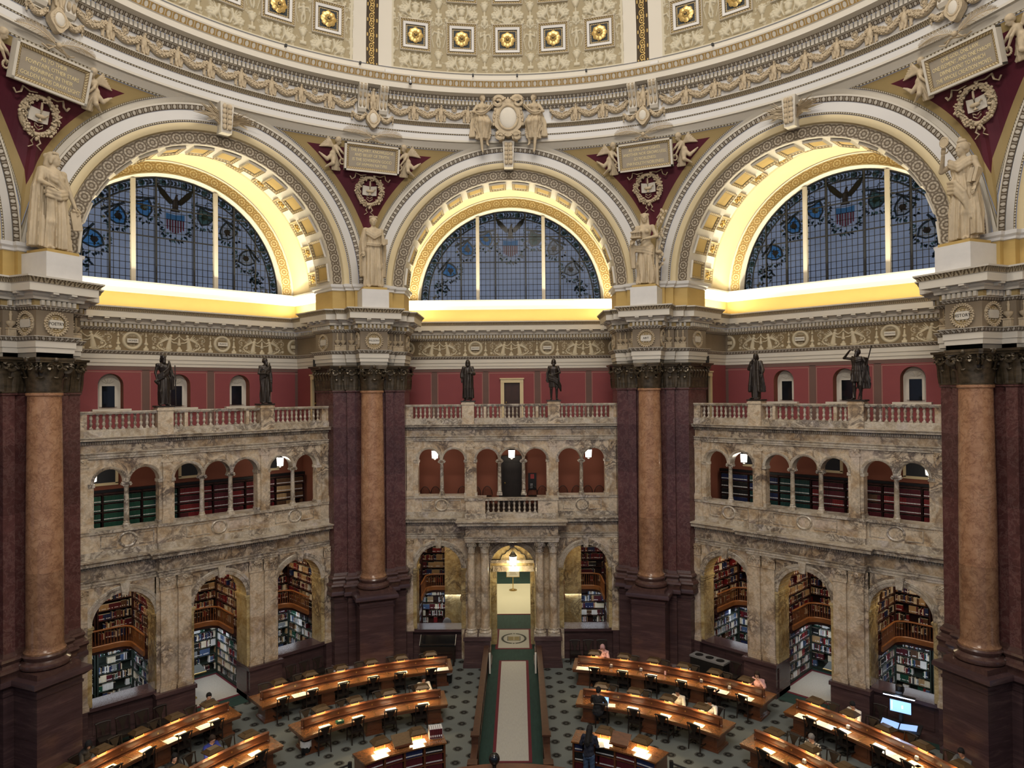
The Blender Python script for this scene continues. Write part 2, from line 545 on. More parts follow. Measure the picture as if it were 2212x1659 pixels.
m.col(m.ramp(st*.5, [(0,(.45,.43,.38)),(.5,(.10,.09,.085)),(1,(.012,.011,.011))]))
# veined cream marble of the screens
def screen_marble(name, light, mid, dark, vein, rough=.28, scale=1.0, rndoff=False):
    m = Mt(name, rough, .45)
    v = m.vec((1,1,1.0), rndoff=rndoff)
    a = m.noise(1.3*scale, 6, .65, v, .8); b = m.noise(1.5*scale, 10, .68, v, 1.1); c = m.noise(.5*scale, 3, .5, v)
    base = m.ramp(a, [(.28, dark), (.42, mid), (.56, light), (.66, mid), (.80, light)])
    p = m.noise(.8*scale, 4, .55, m.vec((1,1,.8), rot=(.4,.3,.9), rndoff=rndoff), .8)
    base = m.mix(p.step(.55,.68)*.55, base, (light[0]*.95,light[1]*.96,light[2]*1.12))
    vn = 1.0-((b-.5).abs()*14).mn(1.0)
    vn = vn*(c.step(.40,.60))
    e = m.noise(5.0*scale, 4, .6, v, .6)
    m.col(m.mix(vn*.9, m.mix((1.0-((e-.5).abs()*12).mn(1.0))*.28, base, vein), vein)); return m
screen_marble('marble', (.64,.54,.41), (.47,.345,.215), (.29,.19,.105), (.050,.034,.034), .28, 1.0)
screen_marble('marble_warm', (.52,.42,.22), (.38,.27,.11), (.25,.16,.06), (.09,.06,.04), .25)
screen_marble('marble_pale', (.58,.52,.43), (.42,.345,.25), (.28,.21,.14), (.08,.06,.05), .28, 1.6, True)
# dark red marble with block joints
def red_marble(name, c0, c1, c2, vein, joint=2.1, scale=1.0, rough=.22):
    m = Mt(name, rough, .5)
    v = m.vec()
    a = m.noise(2.2*scale, 10, .78, v, .25); b = m.noise(2.8*scale, 8, .7, v, .5)
    x, y, z = m.xyz()
    row = (z/joint).floor()
    wn = m.nt.nodes.new('ShaderNodeTexWhiteNoise'); wn.noise_dimensions = '1D'
    m.nt.links.new(row.k, wn.inputs['W'])
    base = m.ramp(a, [(.30, c0), (.52, c1), (.74, c2)])
    vn = (1.0-((b-.5).abs()*26).mn(1.0))*.5
    col = m.mix(vn, base, vein)
    br = N(m.nt, wn.outputs[0])*.35+.82
    cc = m.nt.nodes.new('ShaderNodeCombineColor')
    for i in range(3): m.nt.links.new(br.k, cc.inputs[i])
    m.col(m.mix(1.0, col, cc.outputs[0], 'MULTIPLY')); return m
red_marble('red_marble', (.050,.020,.020), (.085,.034,.032), (.14,.060,.055), (.17,.10,.09))
red_marble('column_marble', (.20,.095,.050), (.34,.185,.105), (.46,.29,.18), (.10,.040,.022), 3.3, .9, .2)
red_marble('torus_marble', (.055,.030,.026), (.085,.045,.038), (.12,.065,.05), (.05,.02,.02), 50)
# dark purple pedestal marble with slanting bands
m = Mt('base_marble', .24, .5)
v = m.vec((.5,.5,4.0), rot=(.0,.22,.1))
a = m.noise(1.4, 8, .7, v, .6)
m.col(m.ramp(a, [(.32,(.046,.026,.028)),(.52,(.066,.038,.040)),(.70,(.11,.065,.062))]))
# polished desk wood
m = Mt('desktop', .24, .5, 0, .9)
v = m.vec((6,6,6)); a = m.noise(1.1, 6, .6, v, 1.0)
m.col(m.ramp(a, [(.3,(.115,.045,.015)),(.7,(.20,.085,.030))]))
m = Mt('deskwood', .3, .5, 0, .5)
v = m.vec((3,3,14)); a = m.noise(1.3, 6, .6, v, 1.0)
m.col(m.ramp(a, [(.3,(.075,.024,.010)),(.7,(.135,.046,.018))]))
m = Mt('wall_oak', .35, .5)
v = m.vec((4,4,12)); a = m.noise(1.3, 6, .6, v, 1.0)
m.col(m.ramp(a, [(.3,(.040,.015,.008)),(.7,(.075,.030,.015))]))
# figured carpet: staggered dark octagons on gray green
m = Mt('carpet', .95, .1)
x, y, z = m.xyz()
gx = (x+2.275)/.94; gy = (y-14.64)/.885
def oct_(fx, fy):
    ax = ((fx+.5).frac()-.5).abs()*.94; ay = ((fy+.5).frac()-.5).abs()*.885
    return ax.mx(ay*1.0).mx((ax+ay)*.74)
d = oct_(gx, gy).mn(oct_(gx+.5, gy+.5))
ring = d.step(.172,.150); inner = (d*58).sin()*.5+.5
fn = m.noise(22, 3)
base = m.ramp(fn, [(.2,(.105,.116,.114)),(.8,(.140,.152,.148))])
m.col(m.mix(ring, base, m.ramp(inner, [(.2,(.012,.012,.012)),(.7,(.030,.029,.026)),(1,(.065,.064,.058))])))
# applied ornament bands (uv: x counts the repeats, y runs across the band)
def band(name, light, dark, kind, rough=.6, bump=.6, metal=0.0):
    m = Mt(name, rough, .4, metal)
    x, y, _ = m.xyz('UV')
    cx = x.frac()-.5; cy = y-.5
    if kind == 'guilloche':
        r = (cx*cx+cy*cy).sqrt()
        h = (r*26.0).sin()*.5+.5
        x2 = (x+.5).frac()-.5
        r2 = (x2*x2+cy*cy).sqrt()
        h2 = ((r2-.18)*26.0).sin()*.5+.5
        petal = (cy.atan2(cx)*8.0).sin()*.25+.75
        h = h*petal
        inside = r.step(.50,.46)
        h = h*inside+(h2*.7)*(1.0-inside)
        edge = cy.abs().step(.44,.47)
        h = h*(1.0-edge)+edge
    elif kind == 'egg':
        q = ((cx*2.6)*(cx*2.6)+(cy*1.7)*(cy*1.7)).sqrt()
        h = (1.0-q.step(.55,.8)).mx(cx.abs().step(.43,.46)*(cy.abs().lt(.4))*.8)
    elif kind == 'leaf':
        w = (cx.abs()*2.0+y*.35)
        h = (w*9.0).sin()*.5+.5
    elif kind == 'bead':
        q = (cx*cx+cy*cy).sqrt(); h = q.step(.42,.25)
    elif kind == 'dent':
        h = cx.abs().lt(.30)*1.0
    elif kind == 'tile':
        h = ((x*6.28).sin()*((y*6.28*1.0).sin())).abs().step(.1,.4)
    elif kind == 'scroll':
        q = ((cx*cx)+(cy*.9-.1)*(cy*.9-.1)).sqrt(); c2 = cx.abs()-.25
        q2 = (c2*c2+(cy+.05)*(cy+.05)).sqrt()
        h = ((q2*44.0).sin()*.5+.5)*(q2.step(.26,.22))
        h = h.mx((q.step(.08,.05)))
        h = h.mx((((y*12.56).sin().abs())*cx.abs().step(.30,.42)).step(.5,.9)*.6)
    m.col(m.mix(h, dark, light))
    if bump: m.bump(h, bump, .03)
    return m
ANT_L, ANT_D = (.50,.44,.33), (.115,.080,.040)
band('guilloche', (.47,.41,.32), (.095,.068,.042), 'guilloche')
band('guilloche_gold', (.66,.56,.34), (.30,.19,.06), 'guilloche')
band('egg', (.48,.44,.38), (.10,.075,.05), 'egg')
band('egg_gold', (.54,.50,.43), (.33,.21,.07), 'egg')
band('leafband', (.42,.35,.24), (.09,.062,.032), 'leaf')
band('beadband', (.58,.53,.42), (.12,.09,.05), 'bead')
band('ornrib', (.62,.43,.16), (.035,.022,.010), 'scroll', .4, .8, .5)
band('frame_gold', (.52,.42,.24), (.16,.105,.045), 'egg')
# modelled relief: colour from a painted glaze attribute in the hollows
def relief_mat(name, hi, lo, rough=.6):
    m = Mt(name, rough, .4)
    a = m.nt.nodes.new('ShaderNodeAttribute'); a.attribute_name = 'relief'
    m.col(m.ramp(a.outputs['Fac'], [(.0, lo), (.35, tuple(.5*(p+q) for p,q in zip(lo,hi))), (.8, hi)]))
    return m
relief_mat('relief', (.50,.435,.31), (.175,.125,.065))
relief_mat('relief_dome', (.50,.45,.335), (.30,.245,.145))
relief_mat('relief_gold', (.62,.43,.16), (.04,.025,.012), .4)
# stained glass: leaded sheet lit by the evening sky outside
def glass(name, tint, fac, rough=.25):
    m = Mt(name, rough, .5)
    nt = m.nt; out = nt.nodes['Material Output']
    tr = nt.nodes.new('ShaderNodeBsdfTransparent'); mx = nt.nodes.new('ShaderNodeMixShader')
    a = m.noise(3.5, 5, .6)
    c = m.ramp(a, [(.3, tuple(x*.72 for x in tint)), (.7, tint)])
    nt.links.new(c, tr.inputs[0]); m.col(tuple(x*.07 for x in tint))
    mx.inputs[0].default_value = fac
    nt.links.new(tr.outputs[0], mx.inputs[2]); nt.links.new(m.b.outputs[0], mx.inputs[1]); nt.links.new(mx.outputs[0], out.inputs[0])
    return m
glass('glass_clear', (.92,.97,1.0), .88)
for nm, c, k in (('g_green',(.20,.34,.27),.8),('g_dark',(.07,.10,.11),.7),('g_white',(1.0,.98,.92),.9),('g_blue',(.25,.62,1.0),.9),('g_red',(.50,.10,.14),.85),('g_gold',(.85,.68,.36),.8),('g_brown',(.12,.085,.06),.7)):
    glass(nm, c, k)
flat('lead', (.010,.011,.014), .6, .2)
# things that give off light
def glow(name, c, e):
    m = Mt(name, .5); m.col(c); m.emit(c, e); return m
glow('lantern_glow', (1,.93,.80), 7)
glow('shade_glow', (1,.66,.32), 2.2)
glow('lamp_glow', (1,.72,.36), 26)
glow('screen_glow', (.30,.55,1.0), 1.1)
glow('tube_glow', (.62,.74,1.0), 8)
glow('window_glow', (1,.9,.7), 1.5)
flat('plastic_blue', (.06,.10,.15), .5, .1)
glow('screen_page', (.35,.55,1.0), .45)
glow('screen_white', (.85,.92,1.0), 1.2)
flat('exit_red', (.25,.03,.03), .5)
flat('ink', (.035,.025,.018), .7)
flat('blind', (.02,.022,.026), .5)
flat('roof_far', (.14,.16,.21), .8)

# ------------------------------------------------------------------ building shell
SIDE = {0: 'centre', -1: 'left', 1: 'right', -2: 'far_left', 2: 'far_right'}
BAYS = (0, -1, 1, -2, 2)
CZ = 16.65
UE, DE, DW = 5.45, 16.9, 20.0     # recess edge and back wall of a bay
MESH = {}
def shared(key, make):
    if key not in MESH: MESH[key] = make()
    return MESH[key]
def bayobj(name, key, make, k, kind='structure', parent=None, smooth=True):
    me = shared(key, lambda: make().mesh(name, smooth))
    o = link(name, me, parent, (0,0,0), bayrot(k) if parent is None else 0)
    if kind and parent is None: o['kind'] = kind
    return o

# floor
g = G('carpet')
n = 72
g.bx(-24, 24, -16.5, 22.4, -.3, 0)
struct(obj('floor', g, smooth=False))

# --- great arch, its cove, soffit rib, coffered barrel, window wall
def coffer(g, R, a, y0, y1, da, frame, panel, fr='frame_gold', pm='ochre'):
    """raised frame and sunk panel on the soffit of radius R about (0,CZ)"""
    def P(aa, y, r): return (r*math.cos(aa), y, CZ+r*math.sin(aa))
    def strip(a0, a1, ya, yb, r0, r1, mat, uvn=6):
        g.use(mat); k = 3
        v = []; f = []; U = []
        for i in range(k+1):
            t = a0+(a1-a0)*i/k
            v += [P(t, ya, r0), P(t, yb, r1)]
        for i in range(k):
            f.append((2*i, 2*i+2, 2*i+3, 2*i+1)); U.append([(uvn*i/k,0),(uvn*(i+1)/k,0),(uvn*(i+1)/k,1),(uvn*i/k,1)])
        g.add(v, f, U)
    h = da/2; fa = frame/R
    lo, hi = R-.05, R-.10
    # frame: outer lip towards the room, sloping to the panel
    strip(a-h, a+h, y0, y0+frame, hi, lo, fr); strip(a-h, a+h, y1-frame, y1, lo, hi, fr)
    g.use(fr)
    for s in (-1, 1):
        e0, e1 = a+s*h, a+s*(h-fa)
        g.add([P(e0,y0,hi),P(e0,y1,hi),P(e1,y1-frame,lo),P(e1,y0+frame,lo)], [(0,1,2,3)], [[(0,0),(6,0),(6,1),(0,1)]])
        g.use('ivory').add([P(e0,y0,hi),P(e0,y1,hi),P(e0,y1,R),P(e0,y0,R)], [(0,1,2,3)]); g.use(fr)
    g.use('ivory')
    for yy in (y0, y1):
        g.add([P(a-h,yy,hi),P(a+h,yy,hi),P(a+h,yy,R),P(a-h,yy,R)], [(0,1,2,3)])
    strip(a-h+fa, a+h-fa, y0+frame, y1-frame, lo+.02, lo+.02, pm)
NCOF = 14
def make_arch():
    g = G('white')
    A0, A1 = 0, pi
    g.use('guilloche').arc(0, CZ, [(4.75,15.5),(5.22,15.5)], A0, A1, 96, uvlen=.46)
    g.use('cove').arc(0, CZ, [(5.22,15.5),(5.225,15.44),(5.25,15.36),(5.33,15.31),(5.42,15.30),(5.49,15.32),(5.5,15.34)], A0, A1, 72)
    g.use('beadband').arc(0, CZ, [(5.5,15.31),(5.57,15.29)], A0, A1, 120, uvlen=.085)
    g.use('white').arc(0, CZ, [(5.57,15.30),(5.93,15.30)], A0, A1, 72)
    g.use('egg').arc(0, CZ, [(5.93,15.28),(6.10,15.20)], A0, A1, 96, uvlen=.21)
    g.use('ivory').arc(0, CZ, [(6.10,15.20),(6.16,15.19),(6.18,15.30),(6.18,15.6)], A0, A1, 72)
    g.use('ivory').arc(0, CZ, [(4.75,16.9),(4.75,15.5)], A0, A1, 72)
    g.arc(0, CZ, [(5.6,16.9),(4.75,16.9)], A0, A1, 48)
    for i in range(NCOF):
        coffer(g, 4.75, pi*(i+.5)/NCOF, 15.72, 16.66, pi/NCOF*.72, .11, None)
    return g
def make_vault():
    g = G('ivory')
    g.arc(0, CZ, [(5.45,18.75),(5.45,16.9)], 0, pi, 64)
    g.use('cove').arc(0, CZ, [(5.30,20.2),(5.33,19.8),(5.38,19.4),(5.43,19.1),(5.45,18.85),(5.40,18.8),(5.45,18.74)], 0, pi, 64)
    g.use('guilloche_gold').arc(0, CZ, [(4.76,20.16),(5.24,20.16)], 0, pi, 96, uvlen=.46)
    g.use('ivory').arc(0, CZ, [(5.24,20.16),(5.26,20.1),(5.30,20.1),(5.32,20.2)], 0, pi, 64)
    g.arc(0, CZ, [(4.62,20.5),(4.64,20.4),(4.70,20.3),(4.74,20.14),(4.77,20.16)], 0, pi, 64)
    for i in range(NCOF):
        a = pi*(i+.5)/NCOF
        for y0 in (17.02, 17.90):
            coffer(g, 5.45, a, y0, y0+.72, pi/NCOF*.55, .12, None, 'frame_gold', 'cove')
            g.use('gold')
            for s in range(5):
                q = 2*pi*s/5; r = 5.37
                aa = a+.13*math.sin(q)/5.4; y = y0+.36+.13*math.cos(q)
                g.ball((r*math.cos(aa), y, CZ+r*math.sin(aa)), .055, 6, 4)
            g.ball((5.36*math.cos(a), y0+.36, CZ+5.36*math.sin(a)), .07, 6, 4)
    # walls of the recess below the barrel
    path = [(-UE,DE),(-UE,20.2),(UE,20.2),(UE,DE)]
    g.use('white').sweep(path, [(.0,16.66),(.22,16.66),(.24,16.58),(.18,16.55),(.17,16.42),(.11,16.38),(.10,16.24),(.02,16.18)])
    g.use('ochre').sweep(path, [(.02,16.2),(.02,15.4)])
    g.use('ivory').bx(-UE-.3,UE+.3, 20.2, 20.5, 15.4, CZ-.02)
    return g
for k in BAYS:
    bayobj('wall_%s_arch' % SIDE[k], 'arch', make_arch, k)
    bayobj('ceiling_%s_vault' % SIDE[k], 'vault', make_vault, k)

# --- stained glass lunettes
YG = 20.42
def make_glass():
    g = G('glass_clear')
    n = 40; R = 4.64
    pts = [(R*math.cos(pi*i/n), CZ+R*math.sin(pi*i/n)) for i in range(n+1)]
    g.add([(x,YG,z) for x,z in pts], [tuple(range(n+1))]); return g
def lun(x): return math.sqrt(max(0, 4.64**2-x*x))
def make_mullions():
    g = G('ivory')
    for x in (-1.69, 1.69): g.bx(x-.085, x+.085, YG-.16, YG+.06, CZ, CZ+lun(x))
    return g
MB = [-4.0,-3.4,-2.55,-.78,.78,2.55,3.4,4.0]
def make_bars():
    g = G('lead')
    for x in (-2.55,-.78,.78,2.55): g.bx(x-.035, x+.035, YG-.07, YG+.01, CZ, CZ+lun(x)-.02)
    for x in (-3.55,3.55): g.bx(x-.02, x+.02, YG-.05, YG+.01, CZ, CZ+lun(x)-.02)
    for z in (2.0, 3.3): g.bx(-lun(-z)-0, lun(z), YG-.05, YG+.01, CZ+z-.025, CZ+z+.025)
    # fine leading
    x = -4.4
    while x < 4.45:
        if abs(abs(x)-1.69) > .1: g.bx(x-.011, x+.011, YG-.02, YG+.005, CZ, CZ+lun(x)-.05)
        x += .222
    z = .25
    while z < 4.5:
        w = lun(z)-.03; g.bx(-w, w, YG-.02, YG+.005, CZ+z-.011, CZ+z+.011); z += .29
    g.arc(0, CZ, [(4.64,YG-.05),(4.60,YG-.05),(4.60,YG+.01)], 0, pi, 48)
    g.arc(0, CZ, [(4.25,YG-.03),(4.22,YG-.03)], 0, pi, 48)
    return g
def leafpts(x, z, a, L, w):
    c, s = math.cos(a), math.sin(a)
    return [(x+c*p-s*q, z+s*p+c*q) for p,q in ((0,0),(L*.35,w),(L,0),(L*.35,-w))]
def pl(g, mat, pts, dy=.0):
    g.use(mat)
    y = YG-.03-dy
    g.add([(x,y,z) for x,z in pts]+[(x,y+.012,z) for x,z in pts], [tuple(range(len(pts)))]+[(i,len(pts)+i,len(pts)+(i+1)%len(pts),(i+1)%len(pts)) for i in range(len(pts))])
def sh(x, z, s, a=0, w=1.0):
    P = [(-.5*w,.5),(0,.44),(.5*w,.5),(.5*w,.0),(.38*w,-.32),(0,-.62),(-.38*w,-.32),(-.5*w,0)]
    c, q = math.cos(a), math.sin(a)
    return [(x+s*(c*p-q*r), z+s*(q*p+c*r)) for p,r in P]
def make_picture():
    g = G('g_dark'); R = random.Random(3)
    # leafy border
    for i in range(96):
        a = pi*(i+.5)/96; r = 4.43
        if i % 6 == 3:
            q = [(r*math.cos(a)+.13*math.cos(t*pi/4), CZ+r*math.sin(a)+.13*math.sin(t*pi/4)) for t in range(8)]
            pl(g, 'g_green', q); pl(g, 'g_dark', [(r*math.cos(a)+.06*math.cos(t*pi/3), CZ+r*math.sin(a)+.06*math.sin(t*pi/3)) for t in range(6)], .012)
        else:
            for s in (-1,1): pl(g, R.choice(('g_green','g_dark','g_dark')), leafpts(r*math.cos(a), CZ+r*math.sin(a), a+pi/2+s*R.uniform(.5,1.1), .19, .055))
    g.use('g_dark')
    for i in range(48):
        a0, a1 = pi*i/48, pi*(i+1)/48
        for ra, rb in ((4.56,4.60),(4.25,4.30)):
            pl(g, 'g_dark', [(ra*math.cos(a0),CZ+ra*math.sin(a0)),(rb*math.cos(a0),CZ+rb*math.sin(a0)),(rb*math.cos(a1),CZ+rb*math.sin(a1)),(ra*math.cos(a1),CZ+ra*math.sin(a1))], -.004)
    # eagle with raised wings
    ez = CZ+3.55
    pl(g, 'g_brown', [(-.13,ez+.12),(-.04,ez+.2),(.02,ez+.40),(.07,ez+.44),(.13,ez+.40),(.09,ez+.34),(.15,ez+.12),(.12,ez-.18),(.2,ez-.34),(-.2,ez-.34),(-.12,ez-.18)])
    for s in (-1,1):
        for j in range(9):
            t = j/8.0
            bx_, bz = s*(.10+.30*t), ez+.14+.16*t
            a = math.radians(92-52*(1-t)*.4-38*t) if s > 0 else pi-math.radians(92-52*(1-t)*.4-38*t)
            L = .26+.42*t
            pl(g, 'g_brown' if j % 2 else 'g_dark', leafpts(bx_, bz-.15+.1*t, a+(-.5 if s > 0 else .5)*(1-t), L, .13), .003*j)
    # shield with stripes and starry chief
    sz = CZ+2.72
    P = sh(0, sz, .80, 0, .95)
    top = [p for p in P]
    pl(g, 'g_white', P)
    pl(g, 'g_blue', [(-.38,sz+.40),(0,sz+.35),(.38,sz+.40),(.38,sz+.14),(-.38,sz+.14)], .012)
    for j in range(4):
        for i in range(9):
            x = -.33+.08*i+(.04 if j % 2 else 0); z = sz+.18+.05*j
            if x < .35: pl(g, 'g_white', [(x,z+.018),(x+.014,z),(x,z-.018),(x-.014,z)], .02)
    for i in range(7):
        x = -.33+.11*i; zb = sz-.62*.8+.80*.8*abs(x)*.9
        pl(g, 'g_red', [(x-.026,sz+.14),(x+.026,sz+.14),(x+.026,max(zb+.02,sz-.44)),(x-.026,max(zb+.02,sz-.44))], .012)
    for i in range(40):
        a = pi*1.02+pi*.96*i/39; r = R.uniform(.52,.74)
        pl(g, R.choice(('g_green','g_dark')), leafpts(.95*r*math.cos(a), sz-.02+r*math.sin(a), a+R.uniform(-1,1), .17, .045), -.004)
    # six state shields with ribbons and wreaths round the arch
    for a0 in (27, 50, 68.5, 111.5, 130, 153):
        a = math.radians(a0); r = 3.42 if 60 < a0 < 120 else 3.5
        x, z = r*math.cos(a), CZ+r*math.sin(a); t = a-pi/2
        for i in range(26):
            q = pi+.1+(pi-.2)*i/25+t*.6; rr = R.uniform(.42,.60)
            pl(g, R.choice(('g_green','g_dark','g_dark')), leafpts(x+rr*math.cos(q), z+rr*math.sin(q), q+R.uniform(-.9,.9), .16, .045), -.006)
        P = sh(x, z, .72, t); q2 = sh(x, z-.01, .56, t); N8 = len(P)
        for u in range(N8): pl(g, 'g_dark', [P[u],P[(u+1)%N8],q2[(u+1)%N8],q2[u]], 0)
        pl(g, R.choice(('g_blue','g_green','g_white','g_blue')), q2, .006)
        for u in range(5): pl(g, R.choice(('g_dark','g_green','g_brown')), leafpts(x+R.uniform(-.12,.12), z+R.uniform(-.16,.14), R.uniform(0,6.3), R.uniform(.1,.22), .05), .014)
        pl(g, R.choice(('g_green','g_brown','g_gold')), [(x+.16*math.cos(u*pi/3)+t*.02, z+.13*math.sin(u*pi/3)) for u in range(6)], .02)
        c, s_ = math.cos(t+.25*(-1 if a0 > 90 else 1)), math.sin(t+.25*(-1 if a0 > 90 else 1))
        pl(g, 'g_dark', [(x+c*p-s_*q, z+s_*p+c*q) for p,q in ((-.48,.36),(.48,.36),(.48,.46),(-.48,.46))], .02)
        rx, rz = x+.78*math.cos(a)*.7, z+.78*math.sin(a)*.7
        for u in range(12):
            qa = 2*pi*u/12
            pl(g, 'g_dark', leafpts(rx+.15*math.cos(qa), rz+.15*math.sin(qa), qa+1.4, .10, .03))
        # pale blossoms beside each shield
        for u in range(16):
            bx_, bz = x+R.uniform(.35,.62)*R.choice((-1,1)), z+R.uniform(-.35,.55)
            if math.hypot(bx_, bz-CZ) < 4.1 and bz > CZ+.1:
                pl(g, R.choice(('g_white','g_gold','g_green')), leafpts(bx_, bz, R.uniform(0,6.28), .14, .04), .004)
    for s in (-1,1):
        for i in range(46):
            q = R.uniform(0,6.28); rr = R.uniform(.05,.42)
            pl(g, R.choice(('g_dark','g_dark','g_green')), leafpts(s*3.55+rr*math.cos(q), CZ+.62+rr*math.sin(q), R.uniform(0,6.28), .17, .05))
        for i in range(10):
            pl(g, R.choice(('g_white','g_gold')), leafpts(s*(3.95+R.uniform(-.12,.12)), CZ+.18+R.uniform(-.1,.1), R.uniform(0,6.28), .13, .05))
    return g
for i, k in enumerate((0,-1,1)):
    o = bayobj('window_%d' % (i+1), 'glass', make_glass, k)
    for nm, fn in (('mullion', make_mullions), ('glazing_bars', make_bars), ('stained_picture', make_picture)):
        bayobj(nm, nm, fn, k, None, o)
# roofs of the courts outside the windows
g = G('roof_far')
for k in (0,-1,1):
    for x0, x1, h in ((-7,-1.5,17.0),(-1.5,2.0,17.3),(2.0,7,17.1)):
        a = bayrot(k); M = Matrix.Rotation(a,4,'Z'); g.X = M
        g.bx(x0, x1, 27.0, 28.0, 13, h)
g.X = None
struct(obj('wall_court_roofs', g, smooth=False))

# --- back wall of each bay above the screens, with entablature
TOPZ = 15.5
def entab(g, path, sc=1.0, frieze='frieze_ground', modstep=.56):
    """full entablature from architrave to crown along a plan path"""
    g.use('ivory').sweep(path, [(-.05,13.14),(.0,13.14),(.0,13.28),(.03,13.285),(.03,13.44),(.06,13.445),(.06,13.62),(.08,13.64)])
    g.use('egg').sweep(path, [(.08,13.64),(.16,13.755)], uvlen=.15)
    g.use('ivory').sweep(path, [(.16,13.755),(.17,13.78),(.0,13.785)])
    if frieze: g.use(frieze).sweep(path, [(.008,13.78),(.008,14.58)])
    g.use('egg').sweep(path, [(.02,14.565),(.10,14.66)], uvlen=.12)
    g.use('ivory').sweep(path, [(.10,14.66),(.11,14.69)])
    g.use('ochre_dull').sweep(path, [(.11,14.69),(.11,14.86)])
    g.use('ivory').sweep(path, [(.20,14.86),(.22,14.88),(.22,14.95),(.26,14.99),(.26,15.03),(.28,15.07),(.50,15.07),(.50,15.30),(.53,15.32)])
    g.use('leafband').sweep(path, [(.53,15.32),(.56,15.40),(.62,15.46)], uvlen=.16)
    g.use('ivory').sweep(path, [(.62,15.46),(.63,15.51),(.50,15.53),(-.05,15.53)])
    # dentils and modillions
    for i in range(len(path)-1):
        (x0,y0),(x1,y1) = path[i], path[i+1]
        L = math.hypot(x1-x0, y1-y0)
        if L < .12: continue
        dx, dy = (x1-x0)/L, (y1-y0)/L; nx, ny = dy, -dx; rz = math.atan2(dy,dx)
        n = max(1, int(L/.155)); g.use('ivory')
        for q in range(n):
            t = (q+.5)*L/n
            g.box((x0+dx*t+nx*.155, y0+dy*t+ny*.155, 14.775), (.092,.09,.15), rz)
        n = max(1, round(L/modstep)); g.use('leafband' if False else 'relief_gold' if False else 'ivory')
        for q in range(n):
            t = (q+.5)*L/n
            g.box((x0+dx*t+nx*.38, y0+dy*t+ny*.38, 15.045), (.17,.22,.06), rz)
            g.box((x0+dx*t+nx*.32, y0+dy*t+ny*.32, 14.99), (.13,.12,.06), rz)
PW = [(-UE,DE),(-UE,DW),(UE,DW),(UE,DE)]
def make_bay_entab():
    g = G('ivory'); entab(g, PW, frieze='frieze_ground'); return g
def rect_hole_wall(g, u0, u1, z0, z1, y, holes):
    """front sheet with arched or square holes: (uc, half, zb, zs, arched)"""
    holes = sorted(holes); x = u0
    def q(a,b,c,d): g.add([(a,y,c),(b,y,c),(b,y,d),(a,y,d)], [(0,1,2,3)])
    for uc,h,zb,zs,ar in holes:
        q(x, uc-h, z0, z1); x = uc+h
        if zb > z0: q(uc-h, uc+h, z0, zb)
        if ar:
            n = 20
            P = [(uc-h*math.cos(pi*i/n), zs+h*math.sin(pi*i/n)) for i in range(n+1)]
            for i in range(n):
                (a,b),(c,d) = P[i],P[i+1]
                g.add([(a,y,b),(c,y,d),(c,y,z1),(a,y,z1)], [(0,1,2,3)])
        else: q(uc-h, uc+h, zs, z1)
    q(x, u1, z0, z1)
def reveal(g, uc, h, zb, zs, y0, y1, ar=True, n=20, sill=True):
    if ar: P = [(uc-h*math.cos(pi*i/n), zs+h*math.sin(pi*i/n)) for i in range(n+1)]
    else: P = [(uc-h,zs),(uc+h,zs)]
    P = [(uc-h,zb)]+P+[(uc+h,zb)]
    for i in range(len(P)-1):
        (a,b),(c,d) = P[i],P[i+1]
        g.add([(a,y0,b),(a,y1,b),(c,y1,d),(c,y0,d)], [(0,1,2,3)])
    if sill: g.add([(uc-h,y0,zb),(uc+h,y0,zb),(uc+h,y1,zb),(uc-h,y1,zb)], [(0,1,2,3)])
def make_redwall(k):
    g = G('redwall')
    holes = [(-2.62,.46,11.42,12.38,True),(0.0,.46,11.42,12.38,True),(2.62,.46,11.42,12.38,True)] if k else [(.02,.40,10.5,12.42,False)]
    rect_hole_wall(g, -UE, UE, 10.5, 13.15, DW, holes)
    for h in holes:
        g.use('salmon' if k else 'cove'); reveal(g, *h[:4], DW, DW+(.45 if k else .25), h[4])
    g.use('redwall')
    for s in (-1,1): g.add([(s*UE,DE,10.5),(s*UE,DW,10.5),(s*UE,DW,13.15),(s*UE,DE,13.15)], [(0,1,2,3)])
    # painted stripes and fillets, a coat thick
    y = DW-.004
    g.use('redstripe')
    for x in (-3.93,-1.32,1.32,3.93): g.bx(x-.14,x+.14,y,DW+.01,10.5,13.0)
    g.bx(-UE,UE,y,DW+.01,12.98,13.14)
    for s in (-1,1): g.bx(min(s*UE,s*(UE-.14)),max(s*UE,s*(UE-.14)),y,DW+.01,10.5,13.0)
    g.use('pinkline')
    for x in (-3.93,-1.32,1.32,3.93):
        for s in (-1,1): g.bx(x+s*.17-.014,x+s*.17+.014,y-.001,DW+.01,10.5,12.92)
    for a,b in ((-UE,-4.1),(-3.76,-1.49),(-1.15,1.15),(1.49,3.76),(4.1,UE)): g.bx(a,b,y-.001,DW+.01,12.90,12.925)
    # gallery floor behind the balustrade
    g.use('marble').bx(-UE,UE,16.3,DW,10.38,10.5)
    return g
